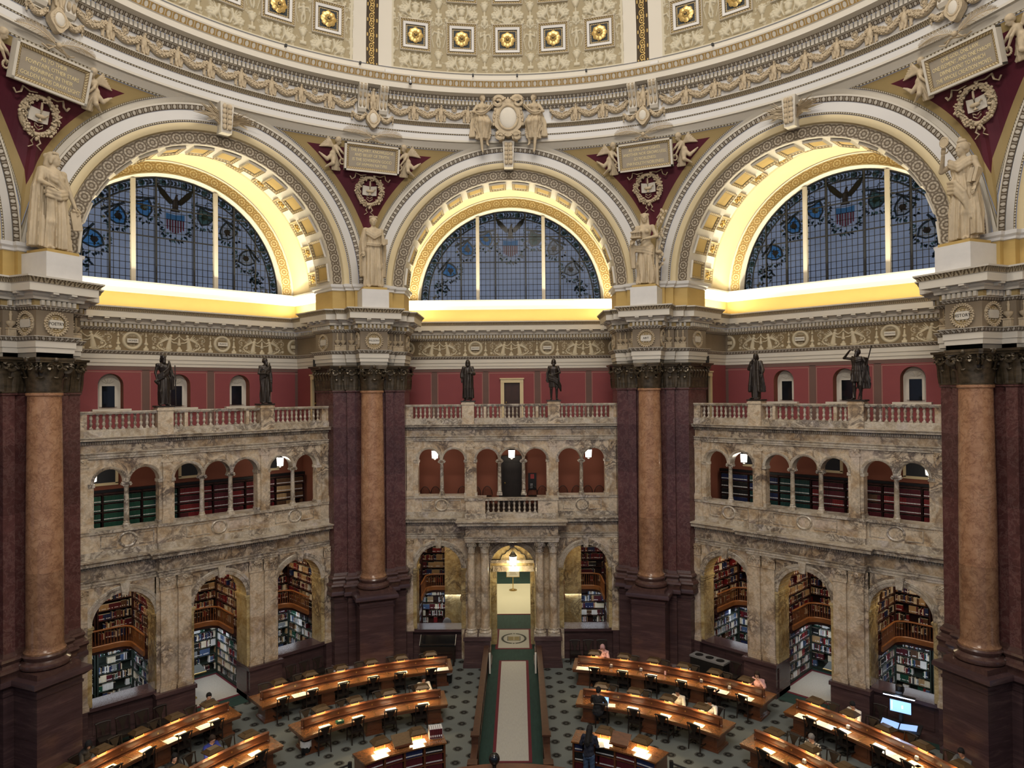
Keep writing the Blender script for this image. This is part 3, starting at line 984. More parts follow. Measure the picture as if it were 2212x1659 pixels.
def make_nichewin(g=None):
    g = G('ivory')
    y = .40
    g.plate([(-.46,0),(.46,0)]+[(.46*math.cos(pi*i/16), .96+.46*math.sin(pi*i/16)) for i in range(17)], y, y+.06)
    g.bx(-.62,.62,-.16,.1,-.16,-.08); g.bx(-.70,.70,-.22,.1,-.08,.0)
    for s in (-1,1): g.bx(s*.28-.05,s*.28+.05,y-.05,y,.08,.92)
    g.bx(-.33,.33,y-.05,y,.92,1.0)
    g.arc(0,.98,[(.30,y-.03),(.34,y-.03),(.34,y)],0,pi,14)
    for i in range(5):
        a = pi*(i+1)/6; g.tube([(.05*math.cos(a),y-.01,1.0+.05*math.sin(a)),(.24*math.cos(a),y-.01,1.0+.24*math.sin(a))],.018,5)
    return g
wn = 3; dn = 0
for k in BAYS:
    bayobj('trim_%s_entablature' % SIDE[k], 'bentab', make_bay_entab, k)
    o = bayobj('wall_%s_gallery' % SIDE[k], 'red%d' % abs(k), lambda: make_redwall(k), k)
    if abs(k) == 1:
        for u in (-2.62, 0.0, 2.62):
            wn += 1
            w = link('window_%d' % wn, shared('nw', lambda: make_nichewin().mesh('niche_window')), None, bay(k,u,DW,11.42), bayrot(k)); struct(w)
            link('pane', shared('nwp', lambda: G('dark_glass').bx(-.23,.23,.34,.37,.06,.92).mesh('pane')), w)
def doorset(name, k, u, d, z, w, h, rz=0, leaf='shelfwood', frame='cove'):
    g = G(frame)
    for s in (-1,1): g.bx(s*(w/2+.09)-.09, s*(w/2+.09)+.09, -.09, .02, 0, h+.16)
    g.bx(-w/2-.18,w/2+.18,-.10,.02,h,h+.18); g.bx(-w/2-.22,w/2+.22,-.14,.02,h+.18,h+.24)
    o = struct(obj(name, g, None, bay(k,u,d,z), bayrot(k)+rz))
    p = G(leaf).bx(-w/2,w/2,.04,.10,0,h)
    for a,b in ((.1,.45),(.52,.93)):
        for s in (-1,1): p.bx(s*w*.24-w*.16,s*w*.24+w*.16,.02,.05,h*a,h*b)
    obj('door_leaf', p, o)
    obj('door_handle', G('brass').ball((-w*.38,.0,h*.48),.035).bx(-w*.4,-w*.36,.0,.03,h*.46,h*.5), o)
    return o
doorset('door_1', 0, .02, DW, 10.5, .80, 1.92)
doorset('door_2', -1, UE-.12, 17.75, 10.5, .9, 2.1, -pi/2)
doorset('door_3', 1, -UE+.12, 17.75, 10.5, .9, 2.1, pi/2)
doorset('door_4', 0, -UE+.12, 17.75, 10.5, .9, 2.1, pi/2)
doorset('door_5', 0, UE-.12, 17.75, 10.5, .9, 2.1, -pi/2)
# dark loudspeaker boxes on the side architraves
for k, s in ((-1, 1), (1, -1)):
    g = G('black').bx(-.42,.42,-.22,0,0,.32)
    o = tag(obj('air_vent', g, None, bay(k, s*(UE-.1), 17.5, 13.2), bayrot(k)-s*pi/2), 'black box on the cream architrave of the %s bay' % ('left' if k < 0 else 'right'), 'vent')

# ------------------------------------------------------------------ low relief modelled from strokes
class Relief:
    def __init__(s, x0, x1, z0, z1, h):
        s.x = np.arange(x0, x1+h*.5, h); s.z = np.arange(z0, z1+h*.5, h); s.h = h
        s.X, s.Z = np.meshgrid(s.x, s.z, indexing='ij')
        s.H = np.zeros(s.X.shape, np.float32)
        s.org = [(0,0,1,1.0,0.0)]
    def place(s, pl): s.org = pl; return s       # (x, z, mirror, scale, rot)
    def _do(s, pts, R, fn, amp):
        for ox,oz,m,sc,rot in s.org:
            c, q = math.cos(rot), math.sin(rot)
            P = [(ox+sc*m*(c*a-q*b), oz+sc*(q*a+c*b)) for a,b in pts]
            r = R*sc*1.05
            i0 = int((min(p[0] for p in P)-r-s.x[0])/s.h); i1 = int((max(p[0] for p in P)+r-s.x[0])/s.h)+2
            j0 = int((min(p[1] for p in P)-r-s.z[0])/s.h); j1 = int((max(p[1] for p in P)+r-s.z[0])/s.h)+2
            i0, j0 = max(i0,0), max(j0,0)
            if i1 <= i0 or j1 <= j0 or i0 >= len(s.x) or j0 >= len(s.z): continue
            X = s.X[i0:i1,j0:j1]; Z = s.Z[i0:i1,j0:j1]
            if X.size == 0: continue
            h = fn(X, Z, P, sc)*amp
            s.H[i0:i1,j0:j1] = np.maximum(s.H[i0:i1,j0:j1], h)
    def cap(s, a, b, ra, rb=None, amp=1.0):
        rb = ra if rb is None else rb
        def fn(X, Z, P, sc):
            (ax,az),(bx_,bz) = P; dx, dz = bx_-ax, bz-az; L = max(1e-9, dx*dx+dz*dz)
            t = np.clip(((X-ax)*dx+(Z-az)*dz)/L, 0, 1); d = np.hypot(X-ax-t*dx, Z-az-t*dz); r = (ra+(rb-ra)*t)*sc
            return np.sqrt(np.clip(1-(d/r)**2, 0, 1))*np.clip(r/.05,.35,1)
        s._do([a,b], max(ra,rb), fn, amp); return s
    def line(s, pts, r, r1=None, amp=1.0):
        n = len(pts)-1; r1 = r if r1 is None else r1
        for i in range(n): s.cap(pts[i], pts[i+1], r+(r1-r)*i/n, r+(r1-r)*(i+1)/n, amp)
        return s
    def disc(s, c, r, amp=1.0, ring=None):
        def fn(X, Z, P, sc):
            d = np.hypot(X-P[0][0], Z-P[0][1])
            if ring: d = np.abs(d-r*sc); rr = ring*sc
            else: rr = r*sc
            return np.sqrt(np.clip(1-(d/rr)**2, 0, 1))*np.clip(rr/.05,.35,1)
        s._do([c], r+(ring or 0), fn, amp); return s
    def rect(s, c, w, h, amp=1.0):
        def fn(X, Z, P, sc): return ((np.abs(X-P[0][0]) < w*sc) & (np.abs(Z-P[0][1]) < h*sc)).astype(float)
        s._do([c], math.hypot(w,h), fn, amp); return s
    def spiral(s, c, r, turns=1.4, a0=0.0, w=.03, d=1):
        n = int(14*turns); s.line([(c[0]+r*(1-i/n*.85)*math.cos(a0+d*2*pi*turns*i/n), c[1]+r*(1-i/n*.85)*math.sin(a0+d*2*pi*turns*i/n)) for i in range(n+1)], w, w*.7, .8)
        return s.disc(c, w*1.3)
    def rose(s, c, r):
        for i in range(6): s.disc((c[0]+r*.6*math.cos(i*pi/3), c[1]+r*.6*math.sin(i*pi/3)), r*.36, .8)
        return s.disc(c, r*.34)
    def leafy(s, a, b, n=4, w=.05):
        s.cap(a, b, w*.35, w*.25, .7)
        L = math.hypot(b[0]-a[0], b[1]-a[1]); ux, uz = (b[0]-a[0])/L, (b[1]-a[1])/L
        for i in range(n):
            t = L*(i+.3)/n
            for sd in (-1,1): s.cap((a[0]+ux*t, a[1]+uz*t), (a[0]+ux*(t+w*1.2)-sd*uz*w*1.3, a[1]+uz*(t+w*1.2)+sd*ux*w*1.3), w*.42, w*.2, .8)
        return s
    def vase(s, c, k=1.0):
        x, z = c
        s.rect((x,z+.05*k), .10*k, .05*k, .7); s.cap((x,z+.10*k),(x,z+.22*k),.035*k,.03*k); s.cap((x,z+.30*k),(x,z+.40*k),.07*k,.12*k); s.cap((x-.13*k,z+.46*k),(x+.13*k,z+.46*k),.022*k)
        return s
    def mesh(s, fn, name, mat, amp, keep=None):
        nx, nz = s.X.shape
        H = s.H
        V = fn(s.X, s.Z, H*amp).reshape(-1,3)
        i = np.arange(nx*nz).reshape(nx,nz)
        Q = np.stack([i[:-1,:-1],i[1:,:-1],i[1:,1:],i[:-1,1:]],-1).reshape(-1,4)
        if keep is not None:
            kq = keep(s.X,s.Z).reshape(-1)[Q].all(1); Q = Q[kq]
        me = bpy.data.meshes.new(name)
        me.vertices.add(len(V)); me.vertices.foreach_set('co', V.astype(np.float32).ravel())
        me.loops.add(Q.size); me.loops.foreach_set('vertex_index', Q.astype(np.int32).ravel())
        me.polygons.add(len(Q)); me.polygons.foreach_set('loop_start', np.arange(0,Q.size,4,dtype=np.int32))
        me.update(calc_edges=True)
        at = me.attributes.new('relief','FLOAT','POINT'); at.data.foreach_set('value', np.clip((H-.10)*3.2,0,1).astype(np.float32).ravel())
        me.materials.append(MAT[mat]); me.shade_smooth(); return me

# frieze of winged figures between candelabra and medallions
def make_frieze():
    r = Relief(-5.3, 5.3, 13.785, 14.575, .0165)
    Z0 = 13.79
    r.place([(u,Z0,1,1,0) for u in (-3.66,0,3.66)])
    r.rect((0,.05),.11,.05,.9); r.cap((0,.1),(0,.17),.085,.05); r.disc((0,.31),.075); r.cap((0,.36),(0,.56),.05,.03); r.cap((-.06,.63),(.06,.63),.02); r.cap((0,.66),(0,.76),.045,.012)
    r.place([(u+s*0,Z0,s,1,0) for u in (-3.66,0,3.66) for s in (-1,1)])
    r.disc((.335,.665),.062); r.cap((.36,.55),(.40,.34),.075,.07); r.cap((.40,.34),(.43,.13),.085,.11)
    r.cap((.33,.54),(.21,.50),.033,.026); r.cap((.21,.50),(.07,.60),.026,.02); r.cap((.36,.46),(.23,.38),.03,.026); r.cap((.23,.38),(.08,.37),.026,.02)
    for i in range(7): r.cap((.44+.025*i,.52-.012*i),(.60+.045*i,.74-.075*i),.026,.017,.9)
    r.line([(.43,.12),(.30,.06),(.42,.03),(.62,.05),(.80,.14),(.90,.24)],.036,.02)
    r.spiral((.74,.27),.125,1.3,-1.2,.022); r.rose((.74,.27),.055); r.spiral((.98,.50),.12,1.2,2.0,.02,-1)
    r.leafy((.55,.12),(.95,.10),4,.05); r.rose((1.02,.14),.075); r.leafy((.62,.42),(1.0,.72),4,.045); r.leafy((1.05,.25),(.92,.42),2,.045)
    r.place([(u,Z0,s,1,0) for u in (-1.83,1.83) for s in (-1,1)])
    r.rect((.52,.05),.10,.05,.85); r.cap((.52,.1),(.52,.15),.07,.05); r.disc((.52,.27),.075); r.cap((.52,.34),(.52,.52),.04,.024); r.disc((.52,.60),.045); r.cap((.52,.64),(.52,.75),.03,.012)
    r.leafy((.44,.72),(.30,.62),2,.04); r.leafy((.62,.70),(.80,.74),2,.04)
    r.place([(u,Z0,1,1,0) for u in (-1.83,1.83,-5.3,5.3)])
    r.disc((0,.40),.315,.9,.055); r.disc((0,.40),.315,.35,.075)
    for i in range(18):
        a = 2*pi*i/18; r.cap((.315*math.cos(a),.40+.315*math.sin(a)),(.335*math.cos(a+.22),.40+.335*math.sin(a+.22)),.028,.016,1.15)
    r.disc((0,.40),.235,.5,.02); r.rect((0,.40),.20,.085,1.1); r.leafy((0,.58),(.12,.60),2,.03); r.leafy((0,.58),(-.12,.60),2,.03); r.leafy((0,.22),(.10,.24),2,.03); r.leafy((0,.22),(-.10,.24),2,.03)
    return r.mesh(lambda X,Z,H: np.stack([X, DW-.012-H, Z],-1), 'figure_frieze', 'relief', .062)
FONTS = {}
def text(name, body, size, mat, parent, loc, rz=0.0, rx=pi/2, extr=.004, align='CENTER', spacing=1.0, sx=1.0, fit=None):
    c = bpy.data.curves.new(name, 'FONT'); c.body = body; c.size = size; c.extrude = extr; c.align_x = align; c.align_y = 'CENTER'
    c.space_line = spacing; c.resolution_u = 2
    c.materials.append(MAT[mat])
    t = bpy.data.objects.new(name, c)
    me = bpy.data.meshes.new_from_object(t)
    bpy.data.objects.remove(t); bpy.data.curves.remove(c)
    if fit: sx = min(1.0, fit/max(.01, max(v.co.x for v in me.vertices)-min(v.co.x for v in me.vertices)))
    me.transform(Matrix.Diagonal((sx,1,1,1)))
    o = link(name, me, parent, loc); o.rotation_euler = (rx,0,rz)
    return o
FRIEZE_NAMES = {0: ('BACON','MICHELANGELO'), -1: ('HOMER','PLATO'), 1: ('BEETHOVEN','HERODOTUS')}
for k in BAYS[:3]:
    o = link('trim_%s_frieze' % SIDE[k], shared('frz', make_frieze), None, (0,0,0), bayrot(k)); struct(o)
    for s, nm in zip((-1,1), FRIEZE_NAMES[k]):
        b = obj('name_tablet', G('ivory').bx(-.21,.21,-.02,.0,-.085,.085), o, (s*1.83, DW-.078, 14.19))
        text('lettering', nm, .10 if len(nm) < 7 else .068, 'ink', b, (0,-.022,0), sx=.95 if len(nm) < 10 else .72)

# --- pendentives between the arches, under the ring
RR, ZR = 15.2, 23.0
def pend_r(phi, z):
    """radius of the pendentive at angle phi from the pier axis"""
    a = pi/8-abs(phi)                      # angle from the nearer bay axis
    u = 15.45*math.tan(a); rp = 15.45/math.cos(a)
    za = CZ+math.sqrt(max(0, 6.18**2-u*u)) if u < 6.18 else CZ
    t = min(1, max(0, (z-za)/max(.02, ZR-za)))
    return rp+(RR-rp)*(t**1.25)
def make_pend():
    g = G('maroon')
    def zarc(a, R):
        u = 15.45*math.tan(a); return CZ+math.sqrt(max(0,R*R-u*u)) if u < R else CZ
    rows = [('ivory',6.18,6.38),('beadband',6.38,6.44),('ochre_dull',6.44,6.70),('maroon',6.70,None)]
    NP = 96
    tops = [ZR-.62, ZR-.36, ZR-.30, ZR]
    for i in range(NP):
        p0 = -pi/8+pi/4*i/NP; p1 = -pi/8+pi/4*(i+1)/NP
        def zs(p):
            a = pi/8-abs(p); L = [zarc(a,6.18),zarc(a,6.38),zarc(a,6.44),zarc(a,6.70)]
            o = [min(L[0],ZR)]
            o.append(min(L[1],ZR)); o.append(min(L[2],tops[2])); o.append(min(L[3],tops[0]))
            o[1] = max(o[0], min(o[1],ZR)); o[2] = max(o[2], min(o[1],tops[2])) if o[1] <= tops[2] else o[1]; o[3] = max(o[3], o[2]) if o[2] <= tops[0] else o[2]
            o += [max(tops[0],o[3]), max(tops[1],o[3]), max(tops[2],o[3]), ZR]
            return o
        za, zb = zs(p0), zs(p1)
        mats = ['ivory','beadband','ochre_dull','maroon','ochre_dull','beadband','ivory']
        for j, m in enumerate(mats):
            n = 12 if m == 'maroon' else (3 if m == 'ochre_dull' else 1)
            if max(za[j+1]-za[j], zb[j+1]-zb[j]) < 1e-4: continue
            g.use(m)
            for q in range(n):
                V = []
                for p, Z in ((p0,za),(p1,zb)):
                    for t in (q/n,(q+1)/n):
                        z = Z[j]+(Z[j+1]-Z[j])*t; r = pend_r(p,z)-(.03 if m == 'beadband' else 0.0)
                        V.append((r*math.sin(p), r*math.cos(p), z))
                uu = 15.2*(p1-p0)/.085 if j == 5 else math.hypot(15.4*(p1-p0), zb[j]-za[j])/.085
                uu = max(1, round(uu))
                g.add(V, [(0,2,3,1)], [[(0,0),(uu,0),(uu,1),(0,1)]] if m == 'beadband' else None)
    return g
PIERS = (-.5,.5,-1.5,1.5)
PSIDE = {-.5:'centre_left', .5:'centre_right', -1.5:'far_left', 1.5:'far_right'}
for k in PIERS: bayobj('wall_%s_pendentive' % PSIDE[k], 'pend', make_pend, k)

# --- ring entablature under the dome
def ring(g, mat, prof, n=180, a=112, uvlen=None):
    m = len(prof); v = []; f = []; U = []
    rm = sum(p[0] for p in prof)/m; A = math.radians(a)
    N_ = round(2*A*rm/uvlen) if uvlen else 0
    for i in range(n+1):
        t = -A+2*A*i/n
        for r,z in prof: v.append((r*math.sin(t), r*math.cos(t), z))
    for i in range(n):
        for q in range(m-1):
            f.append((i*m+q,i*m+q+1,(i+1)*m+q+1,(i+1)*m+q))
            if uvlen:
                x0, x1 = N_*i/n, N_*(i+1)/n; U.append([(x0,q/(m-1)),(x0,(q+1)/(m-1)),(x1,(q+1)/(m-1)),(x1,q/(m-1))])
    g.use(mat).add(v, f, U if uvlen else None)
g = G('white')
ring(g,'ivory',[(15.6,22.95),(15.12,22.95),(15.12,23.03)])
ring(g,'white',[(15.14,23.03),(15.14,23.24)])
ring(g,'beadband',[(15.13,23.24),(15.10,23.29)],uvlen=.10)
ring(g,'white',[(15.10,23.29),(15.10,23.54)])
ring(g,'leafband',[(15.08,23.54),(14.96,23.68)],uvlen=.16)
ring(g,'ivory',[(14.96,23.68),(14.95,23.71),(15.18,23.72)])
ring(g,'white',[(15.18,23.72),(15.18,24.42)])
ring(g,'egg',[(15.14,24.40),(15.06,24.52)],uvlen=.17)
ring(g,'ochre_dull',[(15.06,24.52),(15.06,24.74)])
ring(g,'ivory',[(15.06,24.52),(15.02,24.535)])
ring(g,'egg',[(14.96,24.74),(14.86,24.86)],uvlen=.17)
ring(g,'ivory',[(14.86,24.86),(14.60,24.90),(14.60,25.12),(14.56,25.15)])
ring(g,'egg_gold',[(14.56,25.15),(14.44,25.37)],uvlen=.26)
ring(g,'ivory',[(14.44,25.37),(14.42,25.42),(14.70,25.44),(14.86,25.52),(15.02,25.92)])
g.use('ivory')
nd = 372
for i in range(nd):
    a = math.radians(-112+224*(i+.5)/nd)
    g.box((15.0*math.sin(a),15.0*math.cos(a),24.635),(.105,.12,.20),-a)
trim_ring = struct(obj('trim_dome_ring', g))

# --- dome: relief panels, ribs, coffers with rosettes
RD, ZD = 15.0, 25.9
def dome_pt(phi, th, off=0.0):
    r = RD-off; return (r*math.cos(th)*math.sin(phi), r*math.cos(th)*math.cos(phi), ZD+r*math.sin(th))
PA = math.radians(19.35)
def make_panel():
    W = PA*RD
    r = Relief(-W, W, 0.0, 6.6, .026)
    cw = 2.02; rh = 2.14
    R = random.Random(5)
    for row in range(3):
        z0 = row*rh
        # putti standing on vases between the coffers
        P = [(cw*(i+.5), z0+1.46, 1 if i % 2 else -1, 1, 0) for i in range(-3,3)]
        r.place(P)
        r.disc((0,.34),.075); r.cap((0,.22),(.02,.02),.08,.075); r.cap((-.02,0),(-.07,-.2),.05,.04); r.cap((-.07,-.2),(-.05,-.4),.04,.03); r.cap((.04,0),(.08,-.2),.05,.04); r.cap((.08,-.2),(.02,-.38),.04,.03)
        r.cap((-.07,.22),(-.2,.14),.035,.03); r.cap((-.2,.14),(-.16,.34),.03,.025); r.cap((.07,.22),(.2,.26),.035,.03); r.cap((.2,.26),(.26,.1),.03,.025)
        r.spiral((-.24,.55),.12,1.3,0,.022); r.spiral((.24,.55),.12,1.3,pi,.022,-1); r.leafy((0,.46),(0,.72),3,.05); r.line([(-.28,.35),(-.3,0),(-.2,-.4)],.018); r.line([(.28,.35),(.3,0),(.2,-.4)],.018)
        if row == 0 or True:
            r.place([(cw*(i+.5), z0+.22, 1, 1.25, 0) for i in range(-3,3)])
            r.vase((0,0)); r.disc((0,.52),.05); r.disc((-.08,.5),.045); r.disc((.08,.5),.045)
            r.place([(cw*(i+.5)+s*.48, z0+.36, s, 1.1, 0) for i in range(-3,3) for s in (-1,1)]); r.rose((0,0),.17); r.leafy((.0,.15),(-.05,.36),3,.05); r.leafy((0,-.14),(-.1,-.26),2,.05)
        # griffins either side of a basket under every coffer
        r.place([(cw*i, z0+.14, 1, 1.1, 0) for i in range(-2,3)])
        r.rect((0,.06),.10,.06,.8); r.cap((0,.22),(0,.30),.10,.14); r.disc((-.10,.42),.06); r.disc((0,.45),.07); r.disc((.10,.42),.06); r.leafy((0,.45),(0,.62),2,.05)
        r.place([(cw*i, z0+.14, s, 1.1, 0) for i in range(-2,3) for s in (-1,1)])
        r.disc((.22,.50),.055); r.cap((.23,.44),(.27,.28),.045,.07); r.cap((.27,.28),(.42,.12),.08,.09); r.cap((.24,.26),(.16,.04),.035,.028); r.cap((.42,.1),(.30,.02),.05,.03); r.line([(.48,.12),(.60,.10),(.64,.26),(.56,.30)],.022)
        for q in range(5): r.cap((.30,.34-.02*q),(.42+.05*q,.60-.09*q),.024,.014)
        # upper border: palmettes, tablets, birds
        r.place([(cw*2*i, z0+2.02, 1, 1.15, 0) for i in (-1,0,1)])
        for q in range(7): r.cap((0,.05),(.26*math.cos(pi*(q+.5)/7), .05+.30*math.sin(pi*(q+.5)/7)),.028,.05)
        r.disc((0,.03),.06); r.spiral((-.24,0),.10,1.2,0,.02); r.spiral((.24,0),.10,1.2,pi,.02,-1)
        r.place([(cw*(2*i+1), z0+2.0, 1, 1.1, 0) for i in (-2,-1,0,1)])
        r.rect((0,.12),.20,.12,.8); r.rect((0,.12),.17,.09,1.0); r.line([(-.2,-.05),(0,-.12),(.2,-.05)],.03)
        r.place([(cw*(i+.5)*1.0+s*.38, z0+2.06, s, 1.1, 0) for i in range(-3,3) for s in (-1,1)])
        r.cap((-.05,.12),(.08,-.05),.06,.04); r.disc((-.08,.2),.04); r.leafy((.12,-.1),(.2,.2),3,.05); r.spiral((.02,-.16),.08,1.2,0,.018)
        r.place([(cw*(i+.5), z0+2.12, 1, 1, 0) for i in range(-3,3)]); r.cap((0,.12),(0,-.05),.13,.05); r.line([(-.12,.16),(-.14,.0),(0,-.16),(.14,.0),(.12,.16)],.025)
    # fine tendrils over the ground
    for i in range(220):
        x, z = R.uniform(-W+.1,0), R.uniform(.1,6.5)
        r.place([(x,z,1,1,R.uniform(0,6)),(-x,z,-1,1,R.uniform(0,6))])
        if R.random() < .5: r.spiral((0,0),.07,1.2,0,.015)
        else: r.leafy((0,0),(.14,.03),2,.032)
    for row in range(3):
        for i in range(-2,3):
            m = (np.abs(r.X-cw*i) < .66) & (np.abs(r.Z-(row*rh+1.47)) < .66); r.H[m] = 0
    e = (np.abs(np.abs(r.X)-(W-.05)) < .05) | (r.Z < .06); r.H[e] = .5
    def fn(X, Z, H):
        th = Z/RD; phi = X/RD; q = RD-H
        return np.stack([q*np.cos(th)*np.sin(phi), q*np.cos(th)*np.cos(phi), ZD+q*np.sin(th)],-1)
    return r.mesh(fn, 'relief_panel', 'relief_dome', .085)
g = G('ivory')
a0 = 2.95
for k in (-2.5,-1.5,-.5,.5,1.5,2.5):
    c = math.radians(45*k); m = 24
    for s0, s1, mat, off, uv in ((-3.15,-1.0,'ivory',.04,0),(1.0,3.15,'ivory',.04,0),(-1.0,1.0,'ornrib',.02,1)):
        b0, b1 = c+math.radians(s0), c+math.radians(s1)
        q = 3
        P = lambda i,j: dome_pt(b0+(b1-b0)*i, j*math.radians(70), off)
        g.use(mat); g.grid(P, q, m, uv=(1, 30) if uv else False)
        if uv:
            for f in range(len(g.uv)-q*m, len(g.uv)): g.uv[f] = [(v*1.0, u) for u,v in g.uv[f]]
        if not uv:
            for b in (b0,b1):
                g.grid(lambda i,j: dome_pt(b, j*math.radians(70), off*(1-i)-.02*i), 1, m)
# plain upper dome
g.use('relief_dome'); g.use('cove')
g.grid(lambda i,j: dome_pt(math.radians(-112+224*i), math.radians(25.0+45*j), 0.0), 60, 10)
ceiling = struct(obj('ceiling', g))
def make_rosette():
    g = G('gold')
    for ring_, n, L, w, h in ((.10,8,.30,.13,.05),(.04,6,.17,.09,.09)):
        for i in range(n):
            a = 2*pi*(i+(.5 if n == 6 else 0))/n; c, s = math.cos(a), math.sin(a)
            v = []
            for t,ww,hh in ((0,.25,h),(.35,.8,h*1.1),(.75,1.0,h*.8),(1.0,.35,h*.35)):
                for q in (-1,0,1):
                    x, z = ring_*.3+L*t, q*w*ww
                    v.append((c*x-s*z, -(hh+(.035 if q == 0 else 0)), s*x+c*z))
            f = [(i2*3+j,i2*3+j+1,i2*3+j+4,i2*3+j+3) for i2 in range(3) for j in range(2)]
            g.add(v, f)
    g.use('dark_bronze').ball((0,-.10,0),(.075,.06,.075),10,6); g.use('gold').ball((0,-.15,0),.035,8,5)
    return g
def make_coffer():
    g = G('white')
    g.use('navy').bx(-.42,.42,-.05,-.03,-.42,.42)
    def frame(mat, a, b, ya, yb, uvn=0):
        g.use(mat)
        for i in range(4):
            c, s = math.cos(i*pi/2), math.sin(i*pi/2)
            v = [(c*x-s*z, y, s*x+c*z) for x,y,z in ((-a,ya,-a),(a,ya,-a),(b,yb,-b),(-b,yb,-b))]
            g.add(v, [(0,1,2,3)], [[(0,0),(uvn,0),(uvn,1),(0,1)]] if uvn else None)
    frame('relief_gold' if False else 'frame_gold', .405, .345, -.058, -.056, 9)
    frame('white', .425, .415, -.05, -.09); frame('white', .53, .425, -.11, -.09); frame('white', .535, .53, -.06, -.11)
    frame('frame_gold', .635, .535, -.13, -.06, 12); frame('ivory', .655, .635, -.12, -.13); frame('ivory', .66, .655, .0, -.12)
    return g
cof = make_coffer().mesh('coffer'); ros = make_rosette().mesh('rosette')
for k in (0,-1,1,-2,2):
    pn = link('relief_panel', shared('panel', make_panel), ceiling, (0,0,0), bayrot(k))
    for row in range(3):
        if abs(k) == 2 and row > 0: continue
        for i in range(-2,3):
            phi = math.radians(45*k)+2.02*i/RD; th = (row*2.14+1.47)/RD
            M = Matrix.Translation(dome_pt(phi,th)) @ Matrix.Rotation(-phi,4,'Z') @ Matrix.Rotation(th,4,'X')
            c = link('coffer', cof, ceiling); c.matrix_local = M
            r = link('rosette', ros, c, (0,-.05,0))

# ------------------------------------------------------------------ piers and great columns
def leaf(g, M, w, h, curl=.24):
    prof = [(0,0,.75),(.05,.30,1.0),(.09,.60,1.0),(.22,.86,.85),(.42,.97,.6),(.52,.88,.25)]
    v = []
    for o,z,ww in prof:
        for q in (-1,-.5,0,.5,1):
            v.append(tuple(M @ Vector((q*w*.5*ww, -(o*curl*h+.02*h*(1-abs(q))*2+(.02*h if abs(q)==.5 else 0)), z*h))))
    f = [(i*5+j,i*5+j+1,i*5+j+6,i*5+j+5) for i in range(5) for j in range(4)]
    g.add(v, f)
def volute(g, M, r, w=.05, tw=.03):
    pts = []
    for i in range(20):
        t = i/19; a = pi*.9-t*2*pi*1.35; rr = r*(1-.8*t)
        pts.append(tuple(M @ Vector((rr*math.cos(a), 0, rr*math.sin(a)))))
    g.tube(pts, [tw*(1-.4*i/19) for i in range(20)], 5, flat=w/tw)
def frame_at(x, y, z, nx, ny):
    """matrix with local -y pointing along (nx,ny)"""
    a = math.atan2(-nx, ny)+pi
    return Matrix.Translation((x,y,z)) @ Matrix.Rotation(a,4,'Z')
def column_capital(r, h, mat='dark_bronze', nl=8):
    g = G(mat)
    g.lathe([(r*1.06,0),(r*1.08,.03*h),(r*.98,.06*h),(r*.96,.5*h),(r*1.12,.80*h),(r*1.25,.87*h)], 28)
    for row,(hh,off,n) in enumerate(((.42,0,nl),(.68,.5,nl))):
        for i in range(n):
            a = 2*pi*(i+off)/n; nx, ny = math.cos(a), math.sin(a)
            leaf(g, frame_at(nx*r*.98,ny*r*.98,.05*h,nx,ny), 2*pi*r/n*.86, h*hh, .60)
    s = r*1.34
    pts = []
    for i in range(4):
        a = pi/4+i*pi/2
        c0 = (s*1.28*math.cos(a-.07), s*1.28*math.sin(a-.07)); c1 = (s*1.28*math.cos(a+.07), s*1.28*math.sin(a+.07))
        pts += [c0, c1]
        b = a+pi/4
        for q in (-.5,0,.5): pts.append((s*(.86+.12*abs(q*2)**2)*math.cos(b+q*.8), s*(.86+.12*abs(q*2)**2)*math.sin(b+q*.8)))
        nx, ny = math.cos(a), math.sin(a)
        for sd in (-1,1):
            M = Matrix.Translation((nx*r*1.30-ny*sd*.05, ny*r*1.30+nx*sd*.05, h*.70)) @ Matrix.Rotation(a,4,'Z')
            volute(g, M, r*.46, .07*h, .042*h)
        g.ball((math.cos(b)*s*.88, math.sin(b)*s*.88, .93*h), (.08*h,.08*h,.085*h), 8, 5)
        for sd in (-1,1):
            M = Matrix.Translation((math.cos(b)*r*1.10-math.sin(b)*sd*r*.28, math.sin(b)*r*1.10+math.cos(b)*sd*r*.28, h*.74)) @ Matrix.Rotation(b+pi/2,4,'Z') @ Matrix.Scale(sd,4,(1,0,0))
            volute(g, M, r*.30, .04*h, .034*h)
    g.prism(pts, .86*h, .93*h); g.prism([(x*1.05,y*1.05) for x,y in pts], .93*h, h)
    return g
